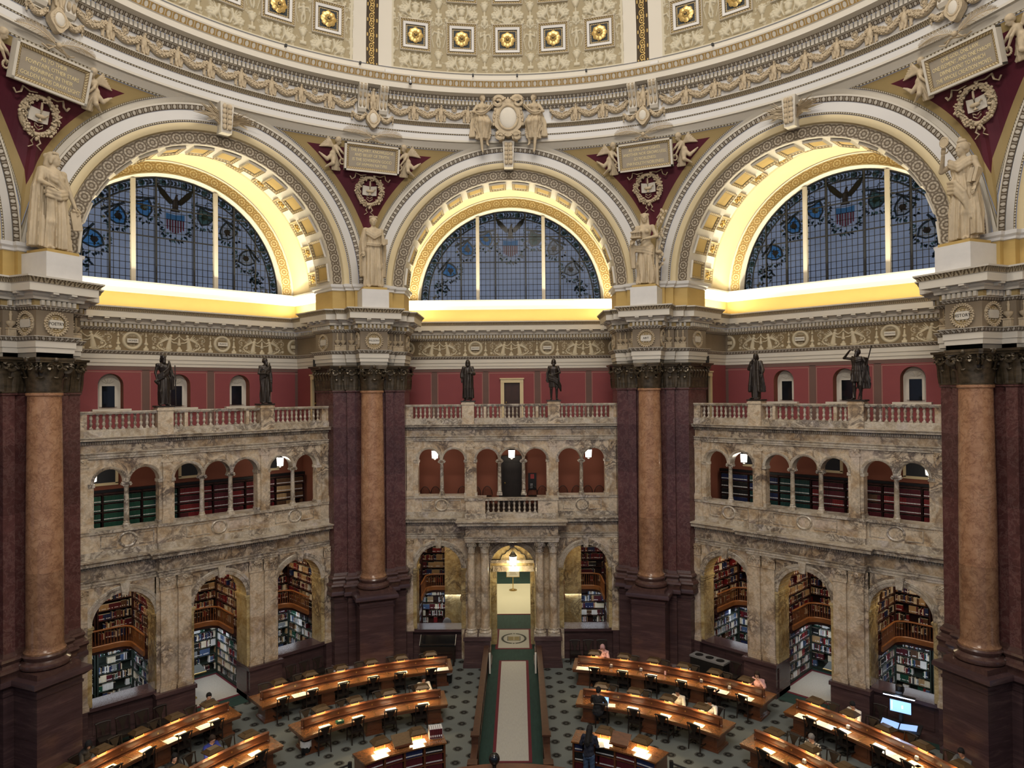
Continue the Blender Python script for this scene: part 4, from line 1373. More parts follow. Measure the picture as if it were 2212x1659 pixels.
def path_capital(g, path, z0, h, mat, sp=.235, drop=.36):
    g.use(mat)
    w = min(1.0, h*.92)
    g.sweep(path, [(.05*w,z0),(.05*w,z0+.04*h),(.0,z0+.06*h),(.02*w,z0+.6*h),(.08*w,z0+.84*h)])
    w2 = w if h > .8 else w*.35
    g.sweep(path, [(.16*w2,z0+.86*h),(.18*w2,z0+.92*h),(.24*w2,z0+.93*h),(.26*w2,z0+h-.004),(-.05,z0+h-.004)])
    k = len(path)
    for i in range(k-1):
        (x0,y0),(x1,y1) = path[i],path[i+1]
        L = math.hypot(x1-x0,y1-y0)
        if L < .15: continue
        dx, dy = (x1-x0)/L,(y1-y0)/L; nx, ny = dy,-dx
        n = max(1, round(L/sp))
        for row,hh in ((0,.42),(1,.70)):
            for q in range(n+(1 if row else 0)):
                t = (q+(.5 if row == 0 else 0))*L/n
                leaf(g, frame_at(x0+dx*t,y0+dy*t,z0+.05*h,nx,ny), L/n*.80, h*hh, .46)
        for t in ([.06,L-.06] if L > .5 else [L/2]):
            M = frame_at(x0+dx*t+nx*.12*w,y0+dy*t+ny*.12*w,z0+.74*h,nx,ny)
            volute(g, M @ Matrix.Scale(-1 if t > L/2 else 1,4,(1,0,0)), .20*w, .07*w, .045*w)
        if L > .5 and h > .8: g.ball((x0+dx*L/2+nx*.2, y0+dy*L/2+ny*.2, z0+.93*h), .08, 8, 5)
cs, sn = math.cos(pi/8), math.sin(pi/8)
def b2p(u, d): return (u*cs-d*sn, u*sn+d*cs)         # right end of a bay -> pier frame
J0, J1, J2 = b2p(UE,DE), b2p(4.72,DE), b2p(4.72,15.45)
def ppath(block=None, rear=16.03, front=15.0):
    L = [J0, J1, J2, (-1.0,J2[1]-.02), (-1.0,15.86)]
    if block: L += [(-block,15.86), (-block,front)]
    else: L += [(-.66,15.86),(-.66,rear)]
    return L+[(-x,y) for x,y in L[::-1]]
BACK = [(J0[0]*-1,J0[1]+1.2),(J0[0],J0[1]+1.2)]
def wreath(g, M, R, mat='statue', mat2='ochre_dull', tilt=False):
    """carved leaf ring with a disc inside"""
    old = g.X; g.X = M
    g.use(mat)
    n = 40
    g.tube([(R*math.cos(2*pi*i/n),-.03,R*math.sin(2*pi*i/n)) for i in range(n)], R*.15, 6, True, .6)
    for i in range(26):
        a = 2*pi*i/26
        for s in (-1,1):
            rr = R*(1+s*.09); g.ball((rr*math.cos(a+s*.05),-.07,rr*math.sin(a+s*.05)), (R*.085,R*.07,R*.085), 6, 4)
    g.use(mat2)
    g.add([(R*.88*math.cos(2*pi*i/n),-.012,R*.88*math.sin(2*pi*i/n)) for i in range(n)], [tuple(range(n))[::-1]])
    g.use(mat).tube([(R*.72*math.cos(2*pi*i/n),-.02,R*.72*math.sin(2*pi*i/n)) for i in range(n)], R*.045, 5, True)
    for s in (-1,1):
        for q in (-.3,0,.3): g.ball((R*q*1.1,-.03,s*R*(.5-.1*abs(q))), (R*.12,R*.06,R*.09), 6, 4)
    g.X = old
def make_urn():
    g = G('statue')
    g.bx(-.12,.12,-.12,.02,0,.20); g.bx(-.14,.14,-.14,.02,.20,.24)
    g.lathe([(.04,.24),(.05,.28),(.13,.36),(.14,.43),(.09,.45),(.035,.47),(.04,.60),(.05,.66),(.03,.70),(.035,.74),(.0,.77)], 10, (0,-.04,0))
    return g
urn = make_urn().mesh('urn')
def make_pier_parts():
    out = {}
    # pedestal
    g = G('base_marble'); P = ppath(.70, front=14.80)
    g.prism(P+BACK, 0, 3.26)
    g.sweep(P, [(.16,0),(.16,.16),(.10,.22),(.06,.30),(0,.34)])
    g.sweep(P, [(0,3.0),(.03,3.02),(.03,3.10),(.0,3.12)])
    g.sweep(P, [(0,3.22),(.06,3.25),(.16,3.34),(.20,3.36),(.20,3.46),(.18,3.52),(-.3,3.56)])
    out['pedestal'] = g
    g = G('torus_marble'); P = ppath()
    g.prism(P+BACK, 3.26, 4.25)
    g.sweep(P, [(.16,3.5),(.16,3.66),(.19,3.70),(.22,3.76),(.19,3.84),(.10,3.87),(.07,3.95),(.10,4.0),(.13,4.06),(.10,4.13),(.04,4.16),(.0,4.28)])
    out['base_moulding'] = g
    g = G('red_marble'); g.prism(P+BACK, 4.25, 12.1); g.sweep(P, [(.0,11.98),(.05,12.02),(.05,12.08),(0,12.1)])
    out['pilaster_shaft'] = g
    g = G('dark_bronze'); g.prism(P+BACK, 12.1, 13.14); path_capital(g, P, 12.06, 1.09, 'dark_bronze')
    out['pilaster_capital'] = g
    g = G('ivory'); P = ppath(.57, front=15.0); g.prism(P+BACK, 13.12, 15.5); entab(g, P, frieze='frieze_ground', modstep=.50)
    g.use('ivory').prism(P+BACK, 15.45, 15.52)
    out['entablature'] = g
    g = G('ochre'); P = ppath(.66, rear=15.9, front=15.7); g.prism(P+BACK, 15.5, 16.45)
    g.use('white').sweep(P, [(0,16.36),(.05,16.38),(.05,16.46),(.12,16.52),(.14,16.62),(.02,16.66)]); g.prism(P+BACK, 16.45, 16.65)
    out['impost_block'] = g
    return out
PP = {n: g.mesh(n) for n, g in make_pier_parts().items()}
def medal_mesh():
    g = G('statue'); wreath(g, Matrix.Identity(4), .33); return g
MED = medal_mesh().mesh('medallion')
tab = G('ivory').bx(-.22,.22,-.07,-.01,-.10,.10).bx(-.19,.19,-.066,-.01,-.125,.125).mesh('tablet')
def make_column():
    out = {}
    g = G('torus_marble')
    g.bx(-.70,.70,-.70,.40,-.0,.0)
    g = G('torus_marble'); g.bx(-.68,.68,-.68,.52,3.5,3.70)
    g.lathe([(.60,3.69),(.68,3.74),(.70,3.80),(.68,3.87),(.61,3.91),(.56,3.96),(.57,4.0),(.60,4.04),(.61,4.09),(.57,4.14)], 40)
    out['base'] = g
    g = G('column_marble')
    g.lathe([(.56,4.13),(.565,4.19),(.52,4.24),(.505,4.36),(.505,6.5),(.495,8.5),(.475,10.5),(.455,11.95),(.50,11.99),(.50,12.06),(.46,12.08)], 40)
    out['shaft'] = g
    return out
CP = {n: g.mesh(n) for n, g in make_column().items()}
CCAP = column_capital(.455, 1.08).mesh('capital')
PNAME = {-.5: ('PHILOSOPHY','between the left and centre bays'), .5: ('ART','between the centre and right bays'), -1.5: ('POETRY','at the left edge of the hall'), 1.5: ('HISTORY','at the right edge of the hall')}
for k in PIERS:
    rz = bayrot(k)
    word, where = PNAME[k]
    p = thing('pier', 'dark red marble pier marked %s %s' % (word, where), 'pier', (0,0,0), rz, 'great piers')
    p['kind'] = 'thing'
    for n, me in PP.items(): link(n, me, p)
    def med(x, y, nx, ny, txt=None):
        M = frame_at(x, y, 14.17, nx, ny)
        m = link('medallion', MED, p); m.matrix_local = M
        t = link('tablet', tab, m)
        if txt:
            sz = .135 if len(txt) < 8 else .105
            text('lettering', txt, sz, 'ink', t, (0,-.073,0), sx=1.0 if len(txt) < 8 else .72)
    med(0, 15.0, 0, -1, word); med(.57, 15.43, 1, 0); med(-.57, 15.43, -1, 0)
    ax, ay = (J1[0]+J2[0])/2, (J1[1]+J2[1])/2
    nj = (cs, sn)
    med(ax, ay, -(-1)*cs*-1, -1*sn*-1) if False else None
    med(J2[0]*.5+J1[0]*.5, J2[1]*.5+J1[1]*.5, -cs, -sn); med(-(J2[0]*.5+J1[0]*.5), J2[1]*.5+J1[1]*.5, cs, -sn)
    for s in (-1,1):
        for x, y in ((1.36,J2[1]-.02),(1.13,J2[1]-.02),(.80,15.86)):
            u = link('urn', urn, p, (s*x,y,13.79))
    c = thing('great_column', 'tall orange brown marble column before the %s pier %s' % (word, where), 'column', (0,0,0), rz, 'great columns')
    c['kind'] = 'thing'
    x, y, _ = (15.5*math.sin(math.radians(45*k)), 15.5*math.cos(math.radians(45*k)), 0)
    c.location = (x,y,0)
    for n, me in CP.items(): link(n, me, c)
    link('capital', CCAP, c, (0,0,12.06))

# ------------------------------------------------------------------ marble screens, arcades, balustrades
YW, YC = 15.85, 15.70
ARU = [(-3.72,.49),(-2.60,.49),(-1.09,.49),(0,.49),(1.09,.49),(2.60,.49),(3.72,.49)]
def dentils(g, path, off, z0, z1, w=.045, step=.085, dep=.05):
    for i in range(len(path)-1):
        (x0,y0),(x1,y1) = path[i],path[i+1]
        L = math.hypot(x1-x0,y1-y0)
        if L < .1: continue
        dx, dy = (x1-x0)/L,(y1-y0)/L; n = max(1,int(L/step)); rz = math.atan2(dy,dx)
        for q in range(n):
            t = (q+.5)*L/n
            g.box((x0+dx*t+dy*(off+dep/2), y0+dy*t-dx*(off+dep/2), (z0+z1)/2), (w,dep,z1-z0), rz)
def pilaster(g, u, w, y, z0, z1, cap=.46, dep=.10):
    g.use('marble').bx(u-w/2,u+w/2,y-dep,y,z0+.26,z1-cap)
    g.bx(u-w/2-.04,u+w/2+.04,y-dep-.04,y,z0,z0+.12); g.bx(u-w/2-.025,u+w/2+.025,y-dep-.03,y,z0+.12,z0+.20); g.bx(u-w/2-.01,u+w/2+.01,y-dep-.012,y,z0+.20,z0+.26)
    P = [(u-w/2,y),(u-w/2,y-dep),(u+w/2,y-dep),(u+w/2,y)]
    g.bx(u-w/2+.01,u+w/2-.01,y-dep+.01,y,z1-cap,z1)
    path_capital(g, P, z1-cap, cap, 'marble', .13)
def small_arch(g, u, r, z, y, y1, w=.10):
    g.use('marble_pale').arc(u, z, [(r,y1),(r,y-.02),(r+w*.35,y-.04),(r+w*.9,y-.055),(r+w,y-.055),(r+w,y)], 0, pi, 22)
def make_screen(side):
    g = G('marble'); C = not side
    y2 = 16.62
    # ---- lower storey
    yc = YC if side else YW
    for s in (-1,1):
        a, b = sorted((s*2.3, s*4.85))
        for yy in (YW, y2): rect_hole_wall(g.use('marble'), a, b, 1.30, 5.42, yy, [(s*3.3,1.0,1.36,4.08,True)])
        reveal(g.use('marble_warm'), s*3.3, 1.0, 1.36, 4.08, YW, y2, sill=False)
        g.use('base_marble'); g.bx(a,b,YW+.10,y2,0,1.26); g.bx(a,b,YW-.10,y2+.02,1.24,1.36)
        g.bx(a,b,YW+.02,y2,0,.22)
        for uu in (s*2.75,s*3.85): g.bx(uu-.42,uu+.42,YW+.075,YW+.11,.36,1.08)
        g.bx(*sorted((s*4.46,s*4.86)),YW-.16,y2,0,1.30)
    for yy in (yc, y2): rect_hole_wall(g.use('marble'), -2.3, 2.3, 0.0, 5.42, yy, [(0,1.0,0.0,4.08,True)])
    reveal(g.use('marble_warm'), 0, 1.0, 0, 4.08, yc, y2, sill=False)
    for s in (-1,1):
        if side:
            g.use('base_marble'); a, b = sorted((s*1.03,s*2.36)); g.bx(a,b,YC-.22,y2,0,1.18); g.bx(a-.05,b+.05,YC-.28,y2,1.16,1.30); g.bx(a-.04,b+.04,YC-.27,y2,0,.2); g.bx(a-.02,b+.02,YC-.24,y2,.2,.28)
            a, b = sorted((s*.99,s*1.1)); g.bx(a,b,YC-.02,y2+.02,0,1.30)
            for u in (1.34,1.94): pilaster(g, s*u, .46, YC, 1.30, 5.40)
        pilaster(g, s*4.62, .34, YW, 1.30, 5.40)
        # impost mouldings on the jambs
    for u in (-3.3,0,3.3):
        yy = yc if u == 0 else YW
        for s in (-1,1):
            e = u+s*1.0
            g.use('marble_warm').bx(min(e-s*.06,e+s*.24),max(e-s*.06,e+s*.24),yy-.06,y2,4.0,4.08)
            g.bx(min(e-s*.03,e+s*.22),max(e-s*.03,e+s*.22),yy-.03,y2,3.90,4.0)
            g.use('marble_warm').bx(min(e-s*.001,e+s*.20),max(e-s*.001,e+s*.20),yy-.03,yy,1.38 if u else (1.3 if side else 0),3.9)
        g.use('marble_pale').arc(u, 4.08, [(1.0,y2),(1.0,yy-.03),(1.06,yy-.05),(1.13,yy-.05),(1.14,yy-.07),(1.23,yy-.08),(1.25,yy-.06),(1.25,yy)], 0, pi, 36)
        g.use('marble_pale').plate([(u-.10,5.0),(u+.10,5.0),(u+.15,5.42),(u-.15,5.42)], yy-.16, yy)
    # lower entablature
    if side: P = [(-4.9,YW),(-2.22,YW),(-2.22,YC-.12),(2.22,YC-.12),(2.22,YW),(4.9,YW)]
    else: P = [(-4.9,YW),(-2.02,YW),(-2.02,14.92),(2.02,14.92),(2.02,YW),(4.9,YW)]
    PI = P+[(4.9,y2),(-4.9,y2)]
    g.use('marble').prism(PI, 5.40, 6.36)
    g.use('marble_pale').sweep(P, [(0,5.40),(.0,5.40),(.02,5.41),(.02,5.50),(.045,5.51),(.045,5.59),(.08,5.63),(.08,5.65),(0,5.66)])
    g.use('marble').sweep(P, [(.03,6.02),(.03,6.13)])
    g.use('marble_pale'); dentils(g, P, .03, 6.03, 6.12)
    g.sweep(P, [(.03,6.12),(.10,6.14),(.13,6.17),(.33,6.18),(.33,6.27),(.40,6.33),(.40,6.37),(-.02,6.39)])
    # ---- parapet below the upper arcade
    yp = YW+.06
    def front(z0, z1, mat, extra=0.0):
        g.use(mat)
        if side:
            for a,b,y in ((-4.9,-2.2,yp),(-2.2,2.2,yp-.10),(2.2,4.9,yp)): g.bx(a,b,y-extra,y2,z0,z1)
        else:
            for s in (-1,1): g.bx(*sorted((s*2.05,s*4.9)),yp-extra,y2,z0,z1)
    front(6.36,6.60,'marble_pale',.07); front(6.60,7.20,'marble'); front(7.20,7.30,'marble_pale',.07)
    for u in ((-3.16,0,3.16) if side else (-3.16,3.16)):
        y = yp-(.10 if u == 0 else 0)
        w = .85 if u else 1.2
        g.use('marble_pale')
        for a,b,c,d in ((u-w,u-.36,6.68,6.71),(u+.36,u+w,6.68,6.71),(u-w,u-.36,7.09,7.12),(u+.36,u+w,7.09,7.12)): g.bx(a,b,y-.02,y,c,d)
        for s in (-1,1): g.bx(u+s*w-.015,u+s*w+.015,y-.02,y,6.68,7.12)
        n = 28; g.tube([(u+.27*math.cos(2*pi*i/n),y-.01,6.90+.24*math.sin(2*pi*i/n)) for i in range(n)], .045, 6, True)
        g.use('marble').add([(u+.22*math.cos(2*pi*i/n),y-.012,6.90+.20*math.sin(2*pi*i/n)) for i in range(n)], [tuple(range(n))[::-1]])
    for s in (-1,1):
        for u in ((4.55,2.02) if side else (4.55,)): g.use('marble').bx(s*u-.2,s*u+.2,yp-.04-(.1 if u < 3 else 0),y2,6.60,7.20)
    # ---- upper arcade
    yu, yb = YW+.08, YW+.46
    for yy in (yu, yb): rect_hole_wall(g.use('marble'), -4.9, 4.9, 8.90, 9.80, yy, [(u,r,8.90,8.91,True) for u,r in ARU])
    for u,r in ARU: small_arch(g, u, r, 8.91, yu, yb)
    for a,b in ((-4.9,-4.21),(-2.11,-1.58),(1.58,2.11),(4.21,4.9)):
        g.use('marble').bx(a,b,yu,yb,7.30,8.92)
        g.use('marble_pale').bx(a-.035,b+.035,yu-.02,yb,8.80,8.91); g.bx(a-.03,b+.03,yu-.03,yb,7.3,7.42)
    for u,z in ((3.155,8.78),(.545,8.78)):
        for s in (-1,1): g.use('marble').bx(s*u-.07,s*u+.07,yu,yb,8.90,8.95)
    for s in (-1,1):
        for u,w in ((1.85,.30),(4.56,.30)): pilaster(g, s*u, w, yu, 7.30, 9.80, .30, .07)
    P = [(-4.9,yu),(4.9,yu)]
    g.use('marble').bx(-4.9,4.9,yu,yb,9.78,10.42)
    g.use('marble_pale').sweep(P, [(.06,9.78),(.06,9.85),(.085,9.86),(.085,9.93),(.12,9.97),(.12,9.99),(0,10.0)])
    dentils(g, P, .05, 10.29, 10.37, .04, .075)
    g.sweep(P, [(.0,10.28),(.05,10.28),(.05,10.38),(.12,10.40),(.26,10.41),(.26,10.46),(.31,10.51),(.31,10.53),(-.1,10.54)])
    if C:
        # balcony deck and its solid ends over the portal
        g.use('marble').bx(-2.02,2.02,14.95,YW+.2,6.30,6.40)
        for s in (-1,1):
            a, b = sorted((s*1.16,s*2.02)); g.use('marble').bx(a,b,15.12,15.95,6.38,7.22)
            g.use('marble_pale').bx(a-.03,b+.03,15.08,15.96,6.38,6.64)
        g.use('marble_pale').bx(-1.16,1.16,15.12,15.42,6.38,6.64); g.bx(-1.13,1.13,15.08,15.46,7.20,7.30)
        for s in (-1,1): g.bx(*sorted((s*1.13,s*2.06)),15.08,16.0,7.20,7.30)
    return g
for k in BAYS:
    bayobj('wall_%s_screen' % SIDE[k], 'screen%d' % (k != 0), lambda: make_screen(k != 0), k)
# slender colonnettes of the upper arcade
def make_colonnette():
    o = {}
    g = G('marble_pale'); g.bx(-.125,.125,-.125,.125,0,.07); g.lathe([(.12,.07),(.125,.10),(.115,.13),(.095,.15),(.105,.18),(.09,.21)],16); o['base'] = g
    o['shaft'] = G('marble_pale').lathe([(.09,.2),(.084,.9),(.076,1.42),(.09,1.44),(.085,1.46)],18)
    g = G('marble_pale'); g.lathe([(.08,1.45),(.10,1.50),(.11,1.52)],14); g.bx(-.13,.13,-.13,.13,1.555,1.61)
    for s in (-1,1):
        for t in (-1,1):
            n = 14; g.tube([(s*(.115)+.048*(1-.7*i/n)*math.cos(i*.75)*s,t*.085,1.515+.048*(1-.7*i/n)*math.sin(i*.75)) for i in range(n)], .017, 5)
        g.box((s*.115,0,1.515),(.05,.17,.05))
    o['capital'] = g
    return {n: x.mesh(n) for n,x in o.items()}
cm = make_colonnette()
pos4 = ['between the first two upper arches','left of the middle upper arch','right of the middle upper arch','between the last two upper arches']
cproto = None
for k in BAYS[:3]:
    for u, ps in zip((-3.155,-.545,.545,3.155), pos4):
        lab = 'slender veined marble colonnette %s of the %s gallery' % (ps, SIDE[k])
        if cproto is None:
            cproto = thing('colonnette', lab, 'column', bay(k,u,YW+.22,7.30), bayrot(k), 'colonnettes of the upper arcades'); cproto['kind'] = 'thing'
            for n, me in cm.items(): link(n, me, cproto)
        else: dup(cproto, bay(k,u,YW+.22,7.30), bayrot(k), lab)
# balustrades
bal = G('marble_pale'); bal.bx(-.055,.055,-.055,.055,0,.05); bal.lathe([(.05,.05),(.045,.07),(.028,.10),(.055,.17),(.06,.21),(.036,.26),(.042,.28),(.036,.30),(.058,.37),(.05,.43),(.026,.475),(.04,.49),(.04,.50)],10); bal.bx(-.05,.05,-.05,.05,.49,.53)
bal = bal.mesh('baluster')
WHERE = {0:'centre', -1:'left', 1:'right'}
for k in BAYS[:3]:
    b = thing('balustrade', 'veined cream marble balustrade along the top gallery of the %s bay' % WHERE[k], 'balustrade', bay(k,0,15.98,10.52), bayrot(k), 'top gallery balustrades')
    g = G('marble_pale'); g.bx(-4.82,4.82,-.17,.17,0,.22); g.bx(-4.82,4.82,-.13,.13,.22,.27); obj('base_rail', g, b)
    g = G('marble_pale').bx(-4.82,4.82,-.13,.13,.80,.85).bx(-4.82,4.82,-.16,.16,.85,.90); obj('top_rail', g, b)
    dies = [(-4.62,.40),(4.62,.40),(-1.17,.12),(1.17,.12)]+([(-.45,.10),(.45,.10)] if k == 0 else [])
    for u,w in dies: obj('die', G('marble').bx(u-w/2,u+w/2,-.11,.11,.25,.82), b)
    for s in (-1,1):
        u = s*1.93
        obj('statue_pedestal', G('marble').bx(u-.27,u+.27,-.22,.22,.0,.90).bx(u-.30,u+.30,-.25,.25,.88,.96).bx(u-.27,u+.27,-.22,.22,.96,1.0), b)
    xs = []
    for s in (-1,1):
        xs += [s*(2.30+.198*i) for i in range(11)]+[s*1.33,s*1.50]
    if k: xs += [-.96+.24*i for i in range(9)]
    else: xs += [-1.02,-.81,-.6,-.27,-.09,.09,.27,.6,.81,1.02]
    for x in xs: link('baluster', bal, b, (x,0,.27))
b = thing('balcony_balustrade', 'short row of marble balusters on the balcony over the portal', 'balustrade', bay(0,0,15.27,6.64), 0)
for i in range(10): link('baluster', bal, b, (-1.03+.229*i,0,.02))
obj('base_rail', G('marble_pale').bx(-1.13,1.13,-.1,.1,0,.02), b)
# paired columns of the portal
def make_pcol():
    o = {}
    g = G('base_marble'); o = {}
    g = G('marble_pale'); g.bx(-.26,.26,-.26,.26,0,.10); g.lathe([(.24,.10),(.265,.15),(.24,.20),(.20,.23),(.22,.27),(.20,.31)],24); o['base'] = g
    o['shaft'] = G('marble').lathe([(.195,.30),(.18,.36),(.178,1.6),(.16,3.55),(.18,3.57),(.18,3.60)],24)
    o['capital'] = None
    return o
pc = make_pcol(); pc['base'] = pc['base'].mesh('base'); pc['shaft'] = pc['shaft'].mesh('shaft')
g = column_capital(.16, .50, 'marble_pale'); pcap = g.mesh('capital')
for u, nm in ((-1.80,'first'),(-1.21,'second'),(1.21,'third'),(1.80,'fourth')):
    c = thing('portal_column', 'cream marble Corinthian column, %s from the left at the central doorway' % nm, 'column', bay(0,u,15.16,1.33), 0, 'portal columns'); c['kind'] = 'thing'
    link('base', pc['base'], c); link('shaft', pc['shaft'], c); link('capital', pcap, c, (0,0,3.58))
for s in (-1,1):
    g = G('base_marble'); a, b = sorted((s*.98,s*2.10)); g.bx(a,b,14.86,15.85,0,1.18); g.bx(a-.05,b+.05,14.80,15.85,1.16,1.33); g.bx(a-.06,b+.06,14.78,15.85,0,.16); g.bx(a-.03,b+.03,14.82,15.85,.16,.24)
    tag(obj('portal_plinth', g), 'dark purple marble block under the %s pair of portal columns' % ('left' if s < 0 else 'right'), 'plinth', 'portal plinths')
    pg = G('marble'); 
    for u in (1.21,1.80): pilaster(pg, s*u, .34, YW, 1.30, 5.40)
    struct(obj('trim_%s_responds' % ('left' if s < 0 else 'right'), pg))

# ------------------------------------------------------------------ book alcoves behind the arches
AY0, AY1 = 16.62, 19.75
WHERE_A = {0: {-1:'left', 0:'middle', 1:'right'}}
def alcove_name(k, s):
    return {-1:'left', 0:'middle', 1:'right'}[s]+' arch of the '+WHERE[k]+' bay'
def make_alcove_shell(side):
    g = G('orangewall')
    for s in (-1,1):
        a, b = sorted((s*4.86, s*4.98)); g.bx(a,b,AY0,AY1+.1,0,5.7)
        a, b = sorted((s*1.62, s*1.74)); g.bx(a,b,AY0,AY1+.1,0,5.7)
        if not side: g.use('orangewall').bx(*sorted((s*1.62,s*4.98)),AY1,AY1+.1,0,5.7)
    if side: g.bx(-4.98,4.98,AY1,AY1+.1,0,5.7)
    g.use('ivory').bx(-4.98,4.98,AY0-.1,AY1+.1,5.62,5.74)
    g.use('green_carpet')
    if side: g.bx(-4.98,4.98,YC-.2,AY1+.1,-.02,.012)
    else:
        for s in (-1,1): g.bx(*sorted((s*1.74,s*4.98)),YW+.2,AY1+.1,-.02,.012)
    # iron gallery floor: back run and the two side runs
    for u in ((-3.3,0,3.3) if side else (-3.3,3.3)):
        w = 1.55
        P = [(u-w,AY0+.12),(u-w+.62,AY0+.12),(u-w+.62,17.75)]
        for i in range(7):
            t = i/6*pi/2; P.append((u-w+1.12-.5*math.cos(t), 18.10+.5*math.sin(t)*.9))
        P2 = [(2*u-x,y) for x,y in P[::-1]]
        if side: poly = P+P2+[(u+w,AY1),(u-w,AY1)]
        else: poly = P+P2+[(u+w,AY1),(u-w,AY1)]
        g.use('shelfwood').prism(poly, 2.22, 2.36)
    return g
def rail_path(u):
    w = 1.55
    P = [(u-w+.62,AY0+.16),(u-w+.62,17.75)]
    for i in range(7):
        t = i/6*pi/2; P.append((u-w+1.12-.5*math.cos(t), 18.10+.45*math.sin(t)))
    return P+[(2*u-x,y) for x,y in P[::-1]]
def make_rail():
    """curved timber gallery rail about u = 0: fascia, spindles, handrail"""
    P = [(x,y-AY0) for x,y in rail_path(0)]
    o = {}
    o['fascia'] = G('railwood').sweep(P, [(-.02,-.02),(.05,-.02),(.05,.16),(.03,.18),(-.02,.18)])
    o['handrail'] = G('railwood').tube([(x,y,.74) for x,y in P], .038, 7)
    g = G('railwood'); L = 0; nxt = .05
    for i in range(len(P)-1):
        (x0,y0),(x1,y1) = P[i],P[i+1]; d = math.hypot(x1-x0,y1-y0)
        while nxt < L+d:
            t = (nxt-L)/d; g.tube([(x0+(x1-x0)*t,y0+(y1-y0)*t,.17),(x0+(x1-x0)*t,y0+(y1-y0)*t,.73)], .012, 5); nxt += .105
        L += d
    o['spindles'] = g
    return {n: x.mesh(n) for n,x in o.items()}
rail = make_rail(); rproto = None
for k in BAYS[:3]:
    bayobj('wall_%s_alcoves' % SIDE[k], 'alc%d' % (k != 0), lambda: make_alcove_shell(k != 0), k)
    for s in ((-1,0,1) if k else (-1,1)):
        lab = 'curved orange wood gallery railing inside the %s' % alcove_name(k,s)
        if rproto is None:
            rproto = thing('gallery_railing', lab, 'railing', bay(k,s*3.3,AY0,2.36), bayrot(k), 'alcove gallery railings')
            for n, me in rail.items(): link(n, me, rproto)
        else: dup(rproto, bay(k,s*3.3,AY0,2.36), bayrot(k), lab)

# bookcases and books
BOOKS = []        # (bay, centre(u,d,z), size(w,dep,h), facing angle, colour, label?, place text)
RED = ['b_red','b_maroon','b_maroon','b_brown','b_black','b_tan','b_navy']
MIX = ['b_white','b_cream','b_red','b_black','b_gray','b_navy','b_blue','b_brown','b_tan','b_maroon','b_white','b_black','b_white','b_black','b_cream','b_green','b_maroon']
def fill_shelf(k, p0, dirv, L, z, hmax, pal, place, R, tagp=.55, uniform=False, gap=.12):
    """p0=(u,d) start of the spine line, dirv unit along the shelf (books face to its right)"""
    t = .02; run = None; left = 0
    rz = math.atan2(dirv[1], dirv[0])
    while t < L-.05:
        if left <= 0:
            left = R.randint(2,9) if not uniform else R.randint(8,20); run = R.choice(pal); hh = R.uniform(.70,.97)*hmax if not uniform else .88*hmax; ww = R.uniform(.028,.055); sett = R.random() < .45 or uniform
            if R.random() < gap: t += R.uniform(.08,.38); continue
        left -= 1
        if not sett: col = R.choice(pal); h = R.uniform(.62,.97)*hmax; w = R.uniform(.022,.055)
        else: col, h, w = run, hh, ww
        if t+w > L: break
        c = t+w/2; dep = R.uniform(.15,.19)
        BOOKS.append((k, (p0[0]+dirv[0]*c, p0[1]+dirv[1]*c, z+h/2), (w*.94,dep,h), rz, col, R.random() < tagp, place))
        t += w
def bookcase(name, label, k, u, d, z, W, H, shelves, rz, mat, group, doors=False):
    """case facing local -y, back at local y=0, origin at base middle"""
    o = thing(name, label, 'bookcase', bay(k,u,d,z), bayrot(k)+rz, group)
    D = .34
    g = G(mat).bx(-W/2,W/2,-.03,0,0,H)
    for s in (-1,1): g.bx(s*W/2-.025,s*W/2+.025,-D,0,0,H)
    g.bx(-W/2,W/2,-D,0,H-.05,H); g.bx(-W/2,W/2,-D,0,0,.08)
    obj('carcass', g, o, smooth=False)
    sm = shared('shelf%.2f%s' % (W,mat), lambda: G(mat).bx(-W/2+.02,W/2-.02,-D+.01,-.02,-.012,.012).mesh('shelf', False))
    for sz in shelves: link('shelf', sm, o, (0,0,sz))
    return o
def fill_case(k, u, d, z, W, H, shelves, rz, pal, place, R, **kw):
    c, s = math.cos(rz), math.sin(rz)
    x, y = -W/2+.03, -.20           # spine centres sit .2 in front of the back
    for i, sz in enumerate(shelves):
        top = shelves[i+1] if i+1 < len(shelves) else H-.05
        hm = min(.30, top-sz-.03)
        if hm < .1: continue
        fill_shelf(k, (u+c*x-s*y, d+s*x+c*y), (c,s), W-.06, z+sz+.012, hm, pal, place, R, **kw)
RB = random.Random(21)
def shelfset(n, H): return [.08+i*(H-.12)/n for i in range(n)]
